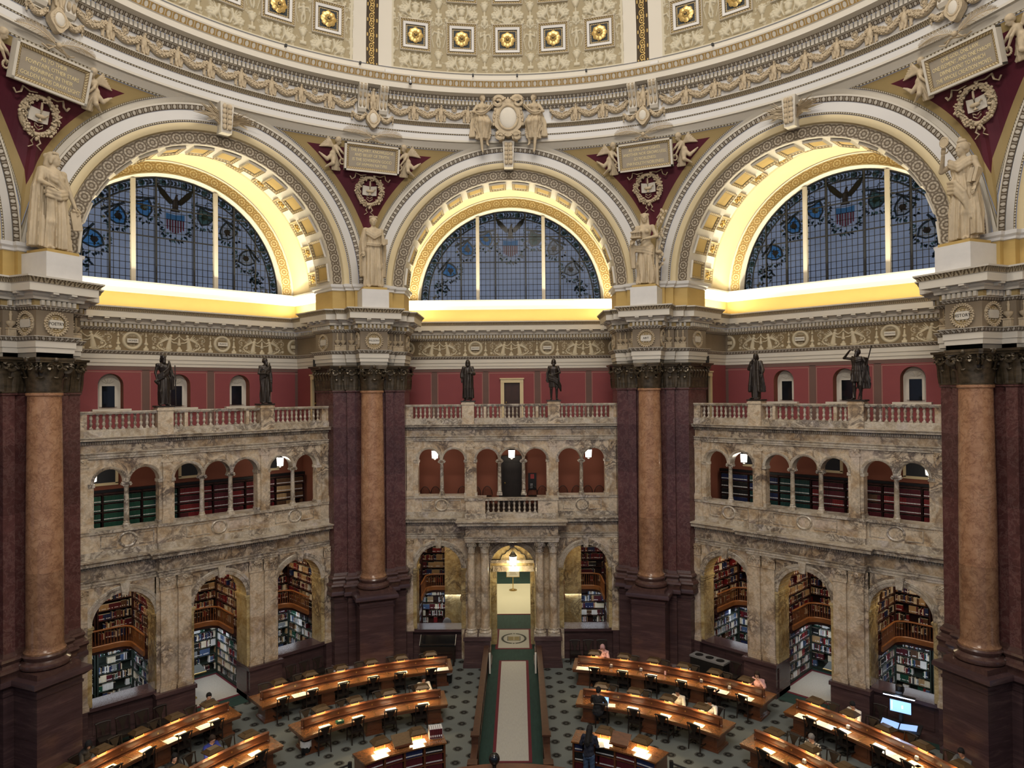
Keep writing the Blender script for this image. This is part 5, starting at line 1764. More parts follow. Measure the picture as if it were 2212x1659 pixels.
for k in BAYS[:3]:
    for s in ((-1,0,1) if k else (-1,1)):
        u0 = s*3.3; nm = alcove_name(k,s)
        sd = 1 if (k < 0 or (k == 0 and s > 0)) else -1          # partition that shows
        for lvl, z, H, n in ((0,.02,2.16,6),(1,2.36,3.1,8)):
            st = 'lower' if lvl == 0 else 'gallery'
            mat = 'shelfgreen' if (lvl == 0 and k) else 'shelfwood'
            sh_ = shelfset(n,H)
            pal = MIX if lvl == 0 else (RED+['b_cream','b_tan'] if k else RED)
            for j, W in ((-1,1.42),(1,1.42)):
                uc = u0+j*.76
                side_ = 'left' if j < 0 else 'right'
                if k == 0 and s < 0 and lvl == 0 and j > 0:
                    continue
                lab = '%s level bookcase, %s half of the back wall, %s' % (st, side_, nm)
                bookcase('bookcase', lab, k, uc, AY1, z, W, H, sh_[1:], 0, mat, 'alcove bookcases')
                fill_case(k, uc, AY1, z, W, H, sh_, 0, pal, '%s %s, %s' % (st, 'back shelves', nm), RB, tagp=.6)
            # partition case
            rz = -pi/2 if sd > 0 else pi/2
            W = 2.4; ud = u0+sd*1.54
            lab = '%s level bookcase on the side wall, %s' % (st, nm)
            bookcase('bookcase', lab, k, ud, 18.05, z, W, H, sh_[1:], rz, mat, 'alcove bookcases')
            fill_case(k, ud, 18.05, z, W, H, sh_, rz, pal, '%s %s, %s' % (st, 'side shelves', nm), RB, tagp=.6)
# upper gallery rooms behind the slender arcades
def make_upper_shell(side):
    g = G('salmon')
    g.bx(-4.98,4.98,18.5,18.6,6.4,10.36)
    for s in (-1,1): g.bx(*sorted((s*4.9,s*5.0)),16.3,18.6,6.4,10.36)
    g.use('ivory').bx(-5,5,16.2,18.6,10.3,10.37)
    g.use('darkwood').bx(-5,5,15.95,18.6,6.40,6.52)
    if side:
        g.use('cove')
        for u in (-3.3,-.05,3.2):
            for a,b in ((u-.52,u-.42),(u+.42,u+.52)): g.bx(a,b,18.42,18.5,8.62,10.0)
            g.bx(u-.52,u+.52,18.42,18.5,8.56,8.66)
            g.use('blind').bx(u-.42,u+.42,18.44,18.5,8.66,10.0); g.use('cove')
        g.use('black').bx(-4.9,4.9,18.3,18.5,8.30,8.40)
    return g
GRN, MAR, BLK = ['b_green'], ['b_maroon','b_maroon','b_red'], ['b_black','b_navy']
UPAL = {-1: [GRN,GRN,['b_green','b_teal'],MAR,MAR,MAR,['b_brown','b_tan']], 1: [BLK,['b_navy','b_teal'],['b_teal'],MAR,['b_maroon','b_brown'],MAR,MAR]}
for k in BAYS[:3]:
    bayobj('wall_%s_upper_gallery' % SIDE[k], 'ups%d' % (k != 0), lambda: make_upper_shell(k != 0), k)
    if k:
        for i in range(7):
            W = 1.36; u = -4.08+1.36*i; H = 1.78
            sh_ = shelfset(5,H)
            lab = 'bookcase of bound volumes seen through upper arch %s of the %s gallery' % (('one','two','three','four','five','six','seven')[i], WHERE[k])
            bookcase('bookcase', lab, k, u, 18.42, 6.52, W, H, sh_[1:], 0, 'shelfwood', 'upper gallery bookcases')
            fill_case(k, u, 18.42, 6.52, W, H, sh_, 0, UPAL[k][i], 'upper gallery of the %s bay' % WHERE[k], RB, tagp=1.0, uniform=True, gap=.02)
    else:
        doorset('door_6', 0, 0, 18.40, 6.52, .92, 2.1, 0, 'darkwood', 'darkwood')
# books as objects: the nearest 300, the rest as one mass
def book_mesh(col, tagged):
    def mk():
        g = G(col); g.bx(-.5,.5,-.5,.5,-.5,.5)
        g.use('b_cream').bx(-.42,.42,-.46,.49,.42,.503)
        if tagged: g.use('b_white').bx(-.46,.46,-.503,-.45,-.34,-.20)
        return g.mesh('book', False)
    return shared('book'+col+str(tagged), mk)
CNAME = dict(b_red='bright red', b_maroon='dark red', b_green='dark green', b_teal='teal green', b_navy='navy blue', b_black='black', b_tan='tan', b_cream='cream', b_white='white', b_brown='brown', b_blue='blue', b_orange='orange', b_gray='gray', b_yellow='mustard')

# ------------------------------------------------------------------ figures
def rotm(yaw=0, pitch=0, roll=0):
    return np.array((Matrix.Rotation(yaw,3,'Z') @ Matrix.Rotation(pitch,3,'X') @ Matrix.Rotation(roll,3,'Y')))
def head(F, c, yaw=0, pitch=0, roll=0, s=1.0, k=.02, beard=0, ears=True):
    """face looks along local -y; c = centre of the skull"""
    R = rotm(yaw,pitch,roll); c = np.array(c)
    P = lambda x,y,z: c+R@np.array((x,y,z))*s
    F.ell(P(0,.012,.03), (.074*s,.092*s,.085*s), k*s, R)
    F.ell(P(0,-.02,-.035), (.060*s,.070*s,.075*s), k*s, R)
    F.ell(P(0,-.055,-.095), (.032*s,.030*s,.026*s), k*s, R)
    F.cap(P(0,-.083,.015), P(0,-.104,-.028), .009*s, .015*s, .012*s)          # nose
    for q in (-1,1):
        F.ell(P(q*.030,-.078,.028), (.024*s,.012*s,.009*s), .012*s, R)        # brow
        F.ell(P(q*.029,-.083,.008), (.014*s,.009*s,.008*s), -.001, R)         # eye socket
        F.ell(P(q*.029,-.076,.008), (.013*s,.010*s,.008*s), .003*s, R)        # eye
        if ears: F.ell(P(q*.076,.012,-.005), (.011*s,.020*s,.030*s), .008*s, R)
    F.ell(P(0,-.090,-.058), (.024*s,.010*s,.006*s), .006*s, R)                # lips
    F.ell(P(0,-.088,-.069), (.020*s,.010*s,.006*s), .006*s, R)
    if beard:
        F.ell(P(0,-.075,-.11), (.058*s,.045*s,.055*s+beard*s*.5), .02*s, R)
        F.cap(P(0,-.08,-.12), P(0,-.06,-.14-beard*s), .045*s, .015*s, .02*s)
    return P
def hair_cap(F, c, yaw=0, pitch=0, roll=0, s=1.0, long=0.0, bun=False, k=.015):
    R = rotm(yaw,pitch,roll); c = np.array(c)
    P = lambda x,y,z: c+R@np.array((x,y,z))*s
    F.ell(P(0,.026,.055), (.086*s,.098*s,.082*s), k*s, R)
    F.ell(P(0,.065,.0), (.078*s,.062*s,.085*s), k*s, R)
    for q in (-1,1): F.ell(P(q*.068,.02,.02), (.022*s,.05*s,.05*s), k*s, R)
    if long:
        F.cap(P(0,.07,-.02), P(0,.10,-.08-long), .078*s, .065*s, .03*s)
        for q in (-1,1): F.cap(P(q*.07,.03,.0), P(q*.085,.03,-.06-long*.8), .03*s, .026*s, .02*s)
    if bun: F.ell(P(0,.12,.06), (.045*s,.045*s,.045*s), .02*s, R)
    return P
def hand(g, w, d, palm, side, s=1.0, curl=.5):
    """palm and five separate bent fingers; w wrist, d pointing direction, palm normal"""
    d = Vector(d).normalized(); n = Vector(palm); n = (n-d*n.dot(d)).normalized(); x = d.cross(n)*side
    w = Vector(w)
    g.tube([w-d*.01*s, w+d*.03*s, w+d*.07*s, w+d*.088*s], [.024*s,.034*s,.038*s,.030*s], 8, flat=.55)
    for i, (o, L) in enumerate(((-.027,.062),(-.009,.074),(.009,.068),(.026,.054))):
        p = w+d*.082*s+x*o*s; pts = [p]; dd = d.copy()
        for q in range(3):
            dd = (dd+n*curl*.55).normalized(); pts.append(pts[-1]+dd*L*s*(.45,.32,.23)[q])
        g.tube(pts, [.0098*s,.0092*s,.0085*s,.0065*s], 6)
    p = w+d*.025*s-x*.030*s
    pts = [p, p+(d*.6-x*.8).normalized()*.035*s, p+(d*.6-x*.8).normalized()*.035*s+(d*.9-x*.25+n*.4).normalized()*.030*s, p+(d*.6-x*.8).normalized()*.035*s+(d*.9-x*.25+n*.4).normalized()*.052*s]
    g.tube(pts, [.013*s,.011*s,.010*s,.007*s], 6)
def statue(spec):
    """standing draped figure about 1.75 high, facing -y, returned in true size (scale H)"""
    H = spec.get('H', 1.75); s = H/1.75; h = spec.get('h', .014)
    F = Field((-.62,-.50,-.02), (.62,.46,2.12), h)
    sx = spec.get('sway', .02); fem = spec.get('fem', 0)
    hp = (sx,0,.93); ch = (-sx*.4,-.005,1.30)
    # legs
    for q in (-1,1):
        fx = q*(.10 if q*sx >= 0 else .13); fy = 0.0 if q*sx >= 0 else -.07
        F.chain([(hp[0]+q*.085,0,.90),(fx+q*.0,fy-.03,.50),(fx,fy+.02,.09)], [.085,.060,.040], .03)
        F.cap((fx,fy+.02,.045),(fx+q*.03,fy-.15,.03), .042,.032,.02)
        F.ell((fx,fy+.03,.36),(.056,.062,.11),.03)
    # trunk
    F.ell((hp[0],0,.95),(.165+.012*fem,.115,.12),.05); F.ell(((hp[0]+ch[0])/2,0,1.12),(.135-.012*fem,.098,.14),.06)
    F.ell((ch[0],ch[1],1.32),(.170-.012*fem,.115,.17),.05); F.ell((ch[0],.01,1.44),(.17-.01*fem,.075,.06),.05)
    if fem:
        for q in (-1,1): F.ell((ch[0]+q*.075,-.105,1.31),(.055,.05,.055),.025)
    else:
        for q in (-1,1): F.ell((ch[0]+q*.075,-.085,1.35),(.075,.045,.06),.03)
    F.cap((ch[0],.01,1.45),(ch[0]-.0,-.01,1.56),.058,.052,.03)
    hc = (ch[0]+spec.get('hx',0),-.025,1.645); ya, pi_ = spec.get('yaw',0), spec.get('pitch',0)
    head(F, hc, ya, pi_, 0, 1.02, beard=spec.get('beard',0))
    Pf = hair_cap(F, hc, ya, pi_, 0, 1.03, spec.get('hair',0), spec.get('bun',False))
    # arms: list of elbow, wrist for -x and +x
    hands = []
    for q, arm in zip((-1,1), spec['arms']):
        sh_ = (ch[0]+q*.185,.01,1.425); el, wr = arm[0], arm[1]
        F.ell(sh_,(.062,.062,.062),.04)
        rr = 1.0
        F.chain([sh_,el,wr],[.052*rr,.044*rr,.030*rr],.025)
        hands.append((wr, arm[2] if len(arm) > 2 else None, q, el))
        if spec.get('sleeve'): F.chain([sh_, el, tuple(np.array(el)*.45+np.array(wr)*.55)],[.068,.066,.075],.03)
    g = spec.get('drape')
    if g: g(F)
    R = G(spec['mat'])
    F.into(R)
    for wr, hd, q, el in hands:
        d = np.array(wr)-np.array(el); d = hd[0] if hd else d
        hand(R, wr, d, hd[1] if hd else (0,-.3,-1), q, 1.05, hd[2] if hd and len(hd) > 2 else .35)
    if spec.get('extra'): spec['extra'](R, F, Pf)
    R.v = [(x*s,y*s,z*s) for x,y,z in R.v]
    return R
# drapery pieces
def long_robe(folds=10, amp=.10, top=1.15, w=.20, foot=.25, seed=0, shift=0):
    def f(F):
        F.robe(.035, top, [(top,0,0,.155,.125),(.93,.01+shift,0,w,.15),(.5,.01+shift,-.01,(w+foot)/2,.18),(.035,.01+shift,0,foot,.21)], folds, amp, .03, seed)
    return f
def sash(F, pts, r=.05, n=3, k=.02):
    for j in range(n):
        o = (j-(n-1)/2)*r*1.15
        F.chain([(x,y-.008*(j%2),z+o) for x,y,z in pts], [r*.62]*len(pts), k)
def blouse(F, seed=0, amp=.05):
    F.robe(1.0, 1.46, [(1.46,0,.0,.165,.085),(1.34,0,-.01,.19,.135),(1.18,0,-.005,.165,.125),(1.0,0,0,.19,.14)], 13, amp, .02, seed, 1.5)
def d_homer(F):
    long_robe(7,.09,1.02,.19,.20,1)(F)
    sash(F,[(-.20,-.08,.98),(-.05,-.16,1.08),(.10,-.14,1.22),(.17,-.06,1.40),(.19,.04,1.46)],.055,4)
    F.robe(.55,1.45,[(1.45,.20,.03,.05,.07),(1.1,.26,.02,.09,.10),(.55,.26,.02,.10,.11)],6,.12,.03,2)
    F.cap((-.27,-.08,.85),(-.20,-.02,.78),.06,.05,.03)
def d_plato(F):
    long_robe(8,.09,1.1,.19,.19,4)(F); blouse(F,3)
    sash(F,[(-.20,-.02,1.05),(-.06,-.16,1.16),(.10,-.15,1.30),(.18,-.02,1.44)],.05,5)
    F.robe(.45,1.42,[(1.42,.20,.02,.05,.08),(1.05,.23,.0,.07,.10),(.45,.22,.0,.06,.09)],5,.14,.03,5)
def d_coatlong(F):
    long_robe(8,.07,1.1,.17,.16,2)(F)
    F.robe(.10,1.47,[(1.47,0,.01,.17,.09),(1.30,0,.01,.21,.14),(.9,0,.02,.23,.17),(.10,0,.03,.25,.19)],9,.06,.025,3)
    F.cap((0,-.26,.2),(0,-.24,1.15),.075,.05,-.001)
    for q in (-1,1): F.chain([(q*.10,-.10,1.44),(q*.11,-.155,1.15),(q*.12,-.18,.55),(q*.12,-.19,.15)],[.03,.045,.05,.05],.02)
def d_apron(F):
    F.robe(.55,1.12,[(1.12,0,0,.16,.12),(.9,.0,0,.19,.15),(.55,.04,-.02,.23,.17)],8,.10,.03,2); blouse(F,2,.04)
    sash(F,[(-.18,-.12,.98),(.0,-.19,.92),(.16,-.17,.80),(.27,-.10,.60),(.31,-.04,.50)],.06,4)
    F.robe(.75,1.45,[(1.45,.0,.06,.22,.06),(1.1,0,.07,.27,.06),(.75,0,.07,.28,.06)],8,.08,.03,1)
def d_beeth(F):
    long_robe(6,.04,1.1,.16,.14,2)(F)
    F.robe(.28,1.48,[(1.48,0,.01,.18,.10),(1.30,0,.01,.225,.16),(.9,0,.03,.25,.19),(.28,.02,.05,.30,.21)],11,.09,.025,6)
    F.cap((.02,-.30,.25),(0,-.25,1.25),.085,.05,-.001)
    for q in (-1,1): F.chain([(q*.10,-.10,1.46),(q*.13,-.16,1.15),(q*.17,-.19,.55),(q*.18,-.20,.33)],[.04,.05,.06,.06],.02)
def d_herod(F):
    F.robe(.62,1.15,[(1.15,0,0,.16,.12),(.9,0,0,.19,.15),(.62,0,-.01,.22,.16)],11,.10,.03,3); blouse(F,5,.06)
    F.robe(.38,1.47,[(1.47,.05,.06,.20,.08),(1.15,.10,.07,.24,.10),(.7,.16,.08,.24,.10),(.38,.20,.08,.20,.10)],9,.10,.03,4)
    sash(F,[(-.14,-.05,1.44),(.02,-.14,1.38),(.16,-.08,1.42)],.05,3)
def d_poetry(F):
    long_robe(9,.11,1.18,.20,.25,2)(F); blouse(F,4,.07)
    sash(F,[(-.18,-.10,1.02),(.0,-.17,.98),(.17,-.10,1.05)],.05,3); sash(F,[(-.19,.0,1.40),(-.05,-.15,1.28),(.16,-.1,1.12)],.05,3)
    F.robe(.05,1.46,[(1.46,-.19,.04,.06,.08),(1.1,-.27,.03,.09,.10),(.6,-.30,.03,.10,.12),(.05,-.31,.03,.12,.14)],6,.14,.03,2)
def d_philo(F):
    long_robe(11,.09,1.2,.20,.22,1)(F); blouse(F,1,.06)
    sash(F,[(-.17,-.11,1.06),(.0,-.17,1.04),(.17,-.11,1.06)],.035,2); sash(F,[(-.17,-.12,1.36),(.0,-.16,1.25),(.17,-.12,1.36)],.045,3)
    for q in (-1,1): F.robe(.28,1.46,[(1.46,q*.18,.05,.06,.07),(1.1,q*.25,.05,.08,.09),(.28+.1*(q>0),q*.25,.05,.07,.09)],5,.14,.03,2+q)
def d_art(F):
    long_robe(8,.12,.93,.19,.22,5)(F)
    sash(F,[(-.22,-.10,.90),(-.02,-.16,.86),(.17,-.08,.80)],.05,3)
    F.robe(.42,1.12,[(1.12,-.30,-.12,.05,.06),(.8,-.30,-.10,.08,.07),(.42,-.28,-.08,.06,.06)],5,.15,.03,1)
def d_history(F):
    long_robe(9,.12,1.16,.20,.22,3)(F); blouse(F,6,.07)
    sash(F,[(-.15,-.12,1.42),(.04,-.16,1.30),(.19,-.06,1.40)],.045,3); sash(F,[(-.19,-.08,1.0),(.0,-.18,.95),(.15,-.16,.75),(.2,-.1,.5)],.055,4)
    F.robe(.10,1.0,[(1.0,.20,.02,.07,.10),(.5,.25,.0,.09,.12),(.10,.25,.0,.10,.13)],6,.13,.03,4)
def leaves_head(R, F, Pf):
    for i in range(14):
        a = -.3+(pi+.6)*i/13
        p = Pf(.092*math.cos(a), .02-.085*math.sin(a)*.6, .085)
        R.ball(tuple(p), (.018,.016,.034), 6, 4)
def x_book(R, F, Pf): R.box((.235,-.22,1.12),(.16,.05,.12),.3)
def x_temple(R, F, Pf):
    x, y, z = -.17,-.26,1.13
    R.box((x,y,z),(.26,.16,.02)); R.box((x,y,z+.02),(.24,.14,.02)); R.box((x,y,z+.13),(.25,.15,.025))
    for i in range(6):
        for q in (-1,1): R.tube([(x-.10+.04*i,y+q*.055,z+.03),(x-.10+.04*i,y+q*.055,z+.12)],.011,6)
    R.plate([(x-.13,z+.142),(x+.13,z+.142),(x,z+.19)],y-.075,y+.075)
    T = random.Random(4)
    R.tube([(.25,.08,0),(.27,.06,.4),(.25,.08,.8),(.29,.06,1.2),(.27,.08,1.5)],[.06,.045,.035,.03,.015],7)
    for i in range(24):
        z = T.uniform(.3,1.65); a = T.uniform(-1.2,1.2); L = T.uniform(.1,.26)
        R.tube([(.27,.07,z),(.27+L*.6*math.cos(a),.03,z+.5*L),(.27+L*math.cos(a),.0,z+L)],[.016,.012,.006],5)
        R.ball((.27+L*math.cos(a),.0,z+L),(.03,.02,.045),6,4)
    R.ball((.32,.02,.80),(.09,.07,.05),8,5)
def x_history(R, F, Pf):
    R.box((.265,-.12,1.10),(.07,.16,.24),.2,0,.25); R.box((.33,-.10,1.10),(.05,.16,.24),.2,0,.25)
    n = 20; c = (-.17,-.22,1.80)
    R.tube([(c[0]+.075*math.cos(2*pi*i/n),c[1],c[2]+.085*math.sin(2*pi*i/n)) for i in range(n)],.014,6,True)
    R.plate([(c[0]+.07*math.cos(2*pi*i/n),c[2]+.08*math.sin(2*pi*i/n)) for i in range(n)],c[1]-.006,c[1]+.012)
    R.tube([(-.17,-.22,1.72),(-.17,-.22,1.60)],.016,6)
    R.ball(tuple(Pf(0,.02,.13)),(.075,.085,.05),10,6); R.ball(tuple(Pf(0,.0,.17)),(.03,.05,.05),8,5)
def x_poetry(R, F, Pf): R.box((.36,-.08,.62),(.16,.04,.34),-.3,0,-.15); R.tube([(.28,-.08,.80),(.44,-.08,.80)],.03,8)
def x_diadem(R, F, Pf):
    for i in range(9): 
        a = .15+(pi-.3)*i/8; R.ball(tuple(Pf(.088*math.cos(a),-.06*math.sin(a),.095)),(.016,.016,.03),6,4)
BR = [
 (-1,-1,'statue of a bare chested bearded man with leaf wreath and staff,',dict(mat='bronze',beard=.06,sway=.03,drape=d_homer,extra=leaves_head,yaw=.15,pitch=.15,hair=.03,arms=[((-.255,.03,1.16),(-.24,-.07,.93)),((.28,.02,1.17),(.33,-.10,.98))],staff=((.37,-.12,0),(.34,-.12,1.42)))),
 (-1,1,'statue of a robed man looking aside,',dict(mat='bronze',beard=.03,sway=-.02,drape=d_plato,yaw=.45,pitch=.1,hair=.0,arms=[((-.25,-.02,1.17),(-.08,-.20,1.16)),((.24,.02,1.15),(.23,-.06,.92))])),
 (0,-1,'statue of a bearded man in a long open gown,',dict(mat='bronze',beard=.05,sway=.01,drape=d_coatlong,yaw=0,hair=.06,sleeve=1,arms=[((-.27,.03,1.16),(-.26,-.06,.92)),((.26,-.03,1.16),(.10,-.19,1.19))])),
 (0,1,'statue of a bare legged man in tunic and apron,',dict(mat='bronze',beard=.04,sway=-.03,drape=d_apron,yaw=-.1,hair=.02,arms=[((-.27,.02,1.16),(-.29,-.04,.92)),((.27,-.04,1.18),(.10,-.19,1.13))])),
 (1,-1,'statue of a man in greatcoat, hand at chin,',dict(mat='bronze',sway=.02,drape=d_beeth,yaw=.1,pitch=.25,hair=.04,sleeve=1,arms=[((-.26,-.06,1.18),(-.06,-.19,1.44),((.4,-.3,.9),(0,1,0),.8)),((.27,-.02,1.14),(.29,-.14,.98))])),
 (1,1,'statue of a cloaked man shading his eyes,',dict(mat='bronze',beard=.03,sway=-.03,drape=d_herod,yaw=-.35,hair=.0,arms=[((-.42,-.04,1.46),(-.17,-.17,1.72),((.9,-.1,.1),(0,-.2,-1),.1)),((.31,-.03,1.24),(.36,-.17,1.36))],staff=((.10,-.25,.02),(.52,-.14,1.86)))),
]
for k, s, lab, sp in BR:
    nm = 'bronze_statue'
    o = thing(nm, 'dark bronze %s %s balustrade' % (lab, WHERE[k]), 'statue', bay(k,s*1.93,15.98,11.52), bayrot(k), 'bronze statues'); 
    sc = 1.0
    obj('body', statue(dict(sp, H=1.83)), o, (0,0,.055), ang=1.2)
    obj('base', G('bronze').bx(-.32,.32,-.24,.24,0,.06), o)
    if 'staff' in sp: obj('staff', G('bronze').tube([tuple(1.045*v for v in p) for p in sp['staff']],.020,8), o, (0,0,.055))
PLS = [
 (-1.5,'draped plaster woman with gathered hair holding a tablet at her side, by the left edge',dict(mat='statue',fem=1,sway=.03,drape=d_poetry,yaw=.75,bun=True,hair=.02,extra=lambda R,F,P: (x_poetry(R,F,P),x_diadem(R,F,P)),arms=[((-.28,-.06,1.20),(-.22,-.26,1.10)),((.27,-.02,1.12),(.34,-.08,.86))])),
 (-.5,'robed plaster woman in a diadem holding a book, left of the centre arch',dict(mat='statue',fem=1,sway=-.02,drape=d_philo,yaw=0,bun=True,extra=lambda R,F,P: (x_book(R,F,P),x_diadem(R,F,P)),arms=[((-.25,.02,1.16),(-.245,-.05,.90)),((.25,-.04,1.15),(.22,-.22,1.08))])),
 (.5,'half draped plaster woman holding a small temple, right of the centre arch',dict(mat='statue',fem=1,sway=.03,drape=d_art,yaw=.1,hair=.10,extra=lambda R,F,P: (x_temple(R,F,P),leaves_head(R,F,P)),arms=[((-.25,-.05,1.16),(-.26,-.22,1.06)),((.28,-.02,1.19),(.06,-.24,1.10))])),
 (1.5,'draped plaster woman raising a round mirror with books under her arm, by the right edge',dict(mat='statue',fem=1,sway=-.03,drape=d_history,yaw=-.35,pitch=.1,bun=True,extra=x_history,arms=[((-.34,-.06,1.34),(-.19,-.22,1.58)),((.31,-.0,1.18),(.30,-.12,.92))])),
]
for k, lab, sp in PLS:
    a = math.radians(45*k)
    o = thing('plaster_statue', lab, 'statue', (15.05*math.sin(a),15.05*math.cos(a),15.53), bayrot(k), 'plaster statues')
    obj('pedestal', G('white').bx(-.56,.56,-.5,.72,0,.76), o)
    g = G('ochre').bx(-.50,.50,-.44,.5,.76,.86); obj('base', g, o)
    obj('body', statue(dict(sp, H=3.02, h=.0135)), o, (0,0,.86), ang=1.2)

# ------------------------------------------------------------------ plaster ornament under the dome
def make_genius():
    """flying winged child, seen from the front of the wall, head towards +x, hand on a tablet"""
    F = Field((-.95,-.42,-.65),(.50,.16,.80), .022)
    F.ell((0,-.12,.28),(.15,.12,.17),.05); F.ell((-.10,-.12,.06),(.14,.11,.15),.06)
    F.cap((.03,-.13,.40),(.07,-.16,.50),.055,.05,.03)
    head(F,(.10,-.19,.60),.9,.35,0,1.25)
    hair_cap(F,(.10,-.19,.60),.9,.35,0,1.28)
    F.chain([(-.14,-.12,-.02),(-.34,-.20,-.18),(-.56,-.10,-.02)],[.11,.075,.05],.03); F.cap((-.56,-.10,-.02),(-.66,-.10,.05),.045,.03,.02)
    F.chain([(-.08,-.14,-.06),(-.10,-.26,-.32),(-.30,-.12,-.44)],[.11,.08,.05],.03); F.cap((-.30,-.12,-.44),(-.38,-.12,-.50),.045,.03,.02)
    F.chain([(.10,-.14,.36),(.24,-.22,.18),(.40,-.20,.06)],[.055,.048,.035],.03)
    F.chain([(-.06,-.16,.36),(.06,-.30,.14),(.22,-.28,-.08)],[.055,.048,.035],.03)
    for i in range(8):
        t = i/7; F.chain([(-.08,-.02,.36),(-.22-.10*t,-.05,.56-.20*t),(-.30-.35*t,-.04,.72-.42*t)],[.05,.05,.028],.012)
    F.robe(-.60,.06,[(.06,-.05,-.12,.12,.10),(-.25,.02,-.12,.16,.09),(-.60,.06,-.10,.18,.07)],6,.16,.03,1)
    R = G('statue'); F.into(R)
    hand(R,(.40,-.20,.06),(.8,0,-.5),(0,1,0),1,1.3); hand(R,(.22,-.28,-.08),(.7,.2,-.6),(0,1,0),1,1.3)
    # small wreath in the lower hand
    for i in range(14): R.ball((.27+.10*math.cos(i*.45),-.27,-.20+.11*math.sin(i*.45)),.035,6,4)
    return R
GEN = make_genius().mesh('winged_child', True, 1.2)
GENM = GEN.copy(); GENM.transform(Matrix.Scale(-1,4,(1,0,0))); GENM.flip_normals()
def palm(g, p, d, n, L, w, bend=.25):
    """feathery palm branch from p along d in the wall plane (x,z), n out of the wall"""
    pts = []
    for i in range(9):
        t = i/8; pts.append((p[0]+d[0]*L*t, p[1]-.06-.12*math.sin(pi*t)*.6, p[2]+d[1]*L*t-bend*L*t*t))
    g.tube(pts, .02, 5)
    for i in range(26):
        t = .08+.9*i/26; j = min(7,int(t*8)); a = pts[j]; b = pts[j+1]; u = t*8-j
        q = tuple(a[m]+(b[m]-a[m])*u for m in range(3)); tx, tz = b[0]-a[0], b[2]-a[2]; l = math.hypot(tx,tz); tx/=l; tz/=l
        ww = w*math.sin(pi*(.15+.8*t))
        for sd in (-1,1):
            e = (q[0]+tx*ww*.9-sd*tz*ww, q[1]-.03, q[2]+tz*ww*.9+sd*tx*ww)
            g.tube([q, tuple((q[m]+e[m])/2+(0,-.02,0)[m] for m in range(3)), e],[.010,.017,.005],4,flat=.6)
WORDS = {-1.5: 'AS TO THEIR\nFOVNTAIN, OTHER STARS\nREPAIRING, IN THEIR\nGOLDEN VRNS DRAW LIGHT', -.5: 'THE INQVIRY, KNOWLEDGE,\nAND BELIEF OF TRVTH,\nIS THE SOVEREIGN GOOD\nOF HVMAN NATVRE',
         .5: 'AS ONE LAMP LIGHTS\nANOTHER NOR GROWS LESS,\nSO NOBLENESS\nENKINDLETH NOBLENESS', 1.5: 'ONE GOD, ONE LAW,\nONE ELEMENT, AND ONE FAROFF\nDIVINE EVENT TO WHICH\nTHE WHOLE CREATION MOVES.'}
PW2 = {-1.5:'above the statue at the left edge', -.5:'left of the centre arch', .5:'right of the centre arch', 1.5:'above the statue at the right edge'}
def tablet_parts():
    o = {}
    g = G('tablet'); g.bx(-1.08,1.08,-.10,.08,-.50,.50); o['slab'] = g
    g = G('ivory')
    for s in (-1,1): g.bx(-1.16,1.16,-.18,.08,*sorted((s*.50,s*.57))); g.bx(*sorted((s*1.08,s*1.16)),-.18,.08,-.57,.57)
    g.use('frame_gold')
    for s in (-1,1):
        for a,b,c,d in ((-1.08,1.08,s*.50,s*.40),):
            g.add([(a,-.17,c),(b,-.17,c),(b-.1,-.11,d),(a+.1,-.11,d)],[(0,1,2,3)],[[(0,0),(24,0),(24,1),(0,1)]])
        g.add([(s*1.08,-.17,-.5),(s*1.08,-.17,.5),(s*.98,-.11,.4),(s*.98,-.11,-.4)],[(0,1,2,3)],[[(0,0),(11,0),(11,1),(0,1)]])
    o['frame'] = g
    return {n: x.mesh(n,False) for n,x in o.items()}
TP = tablet_parts()
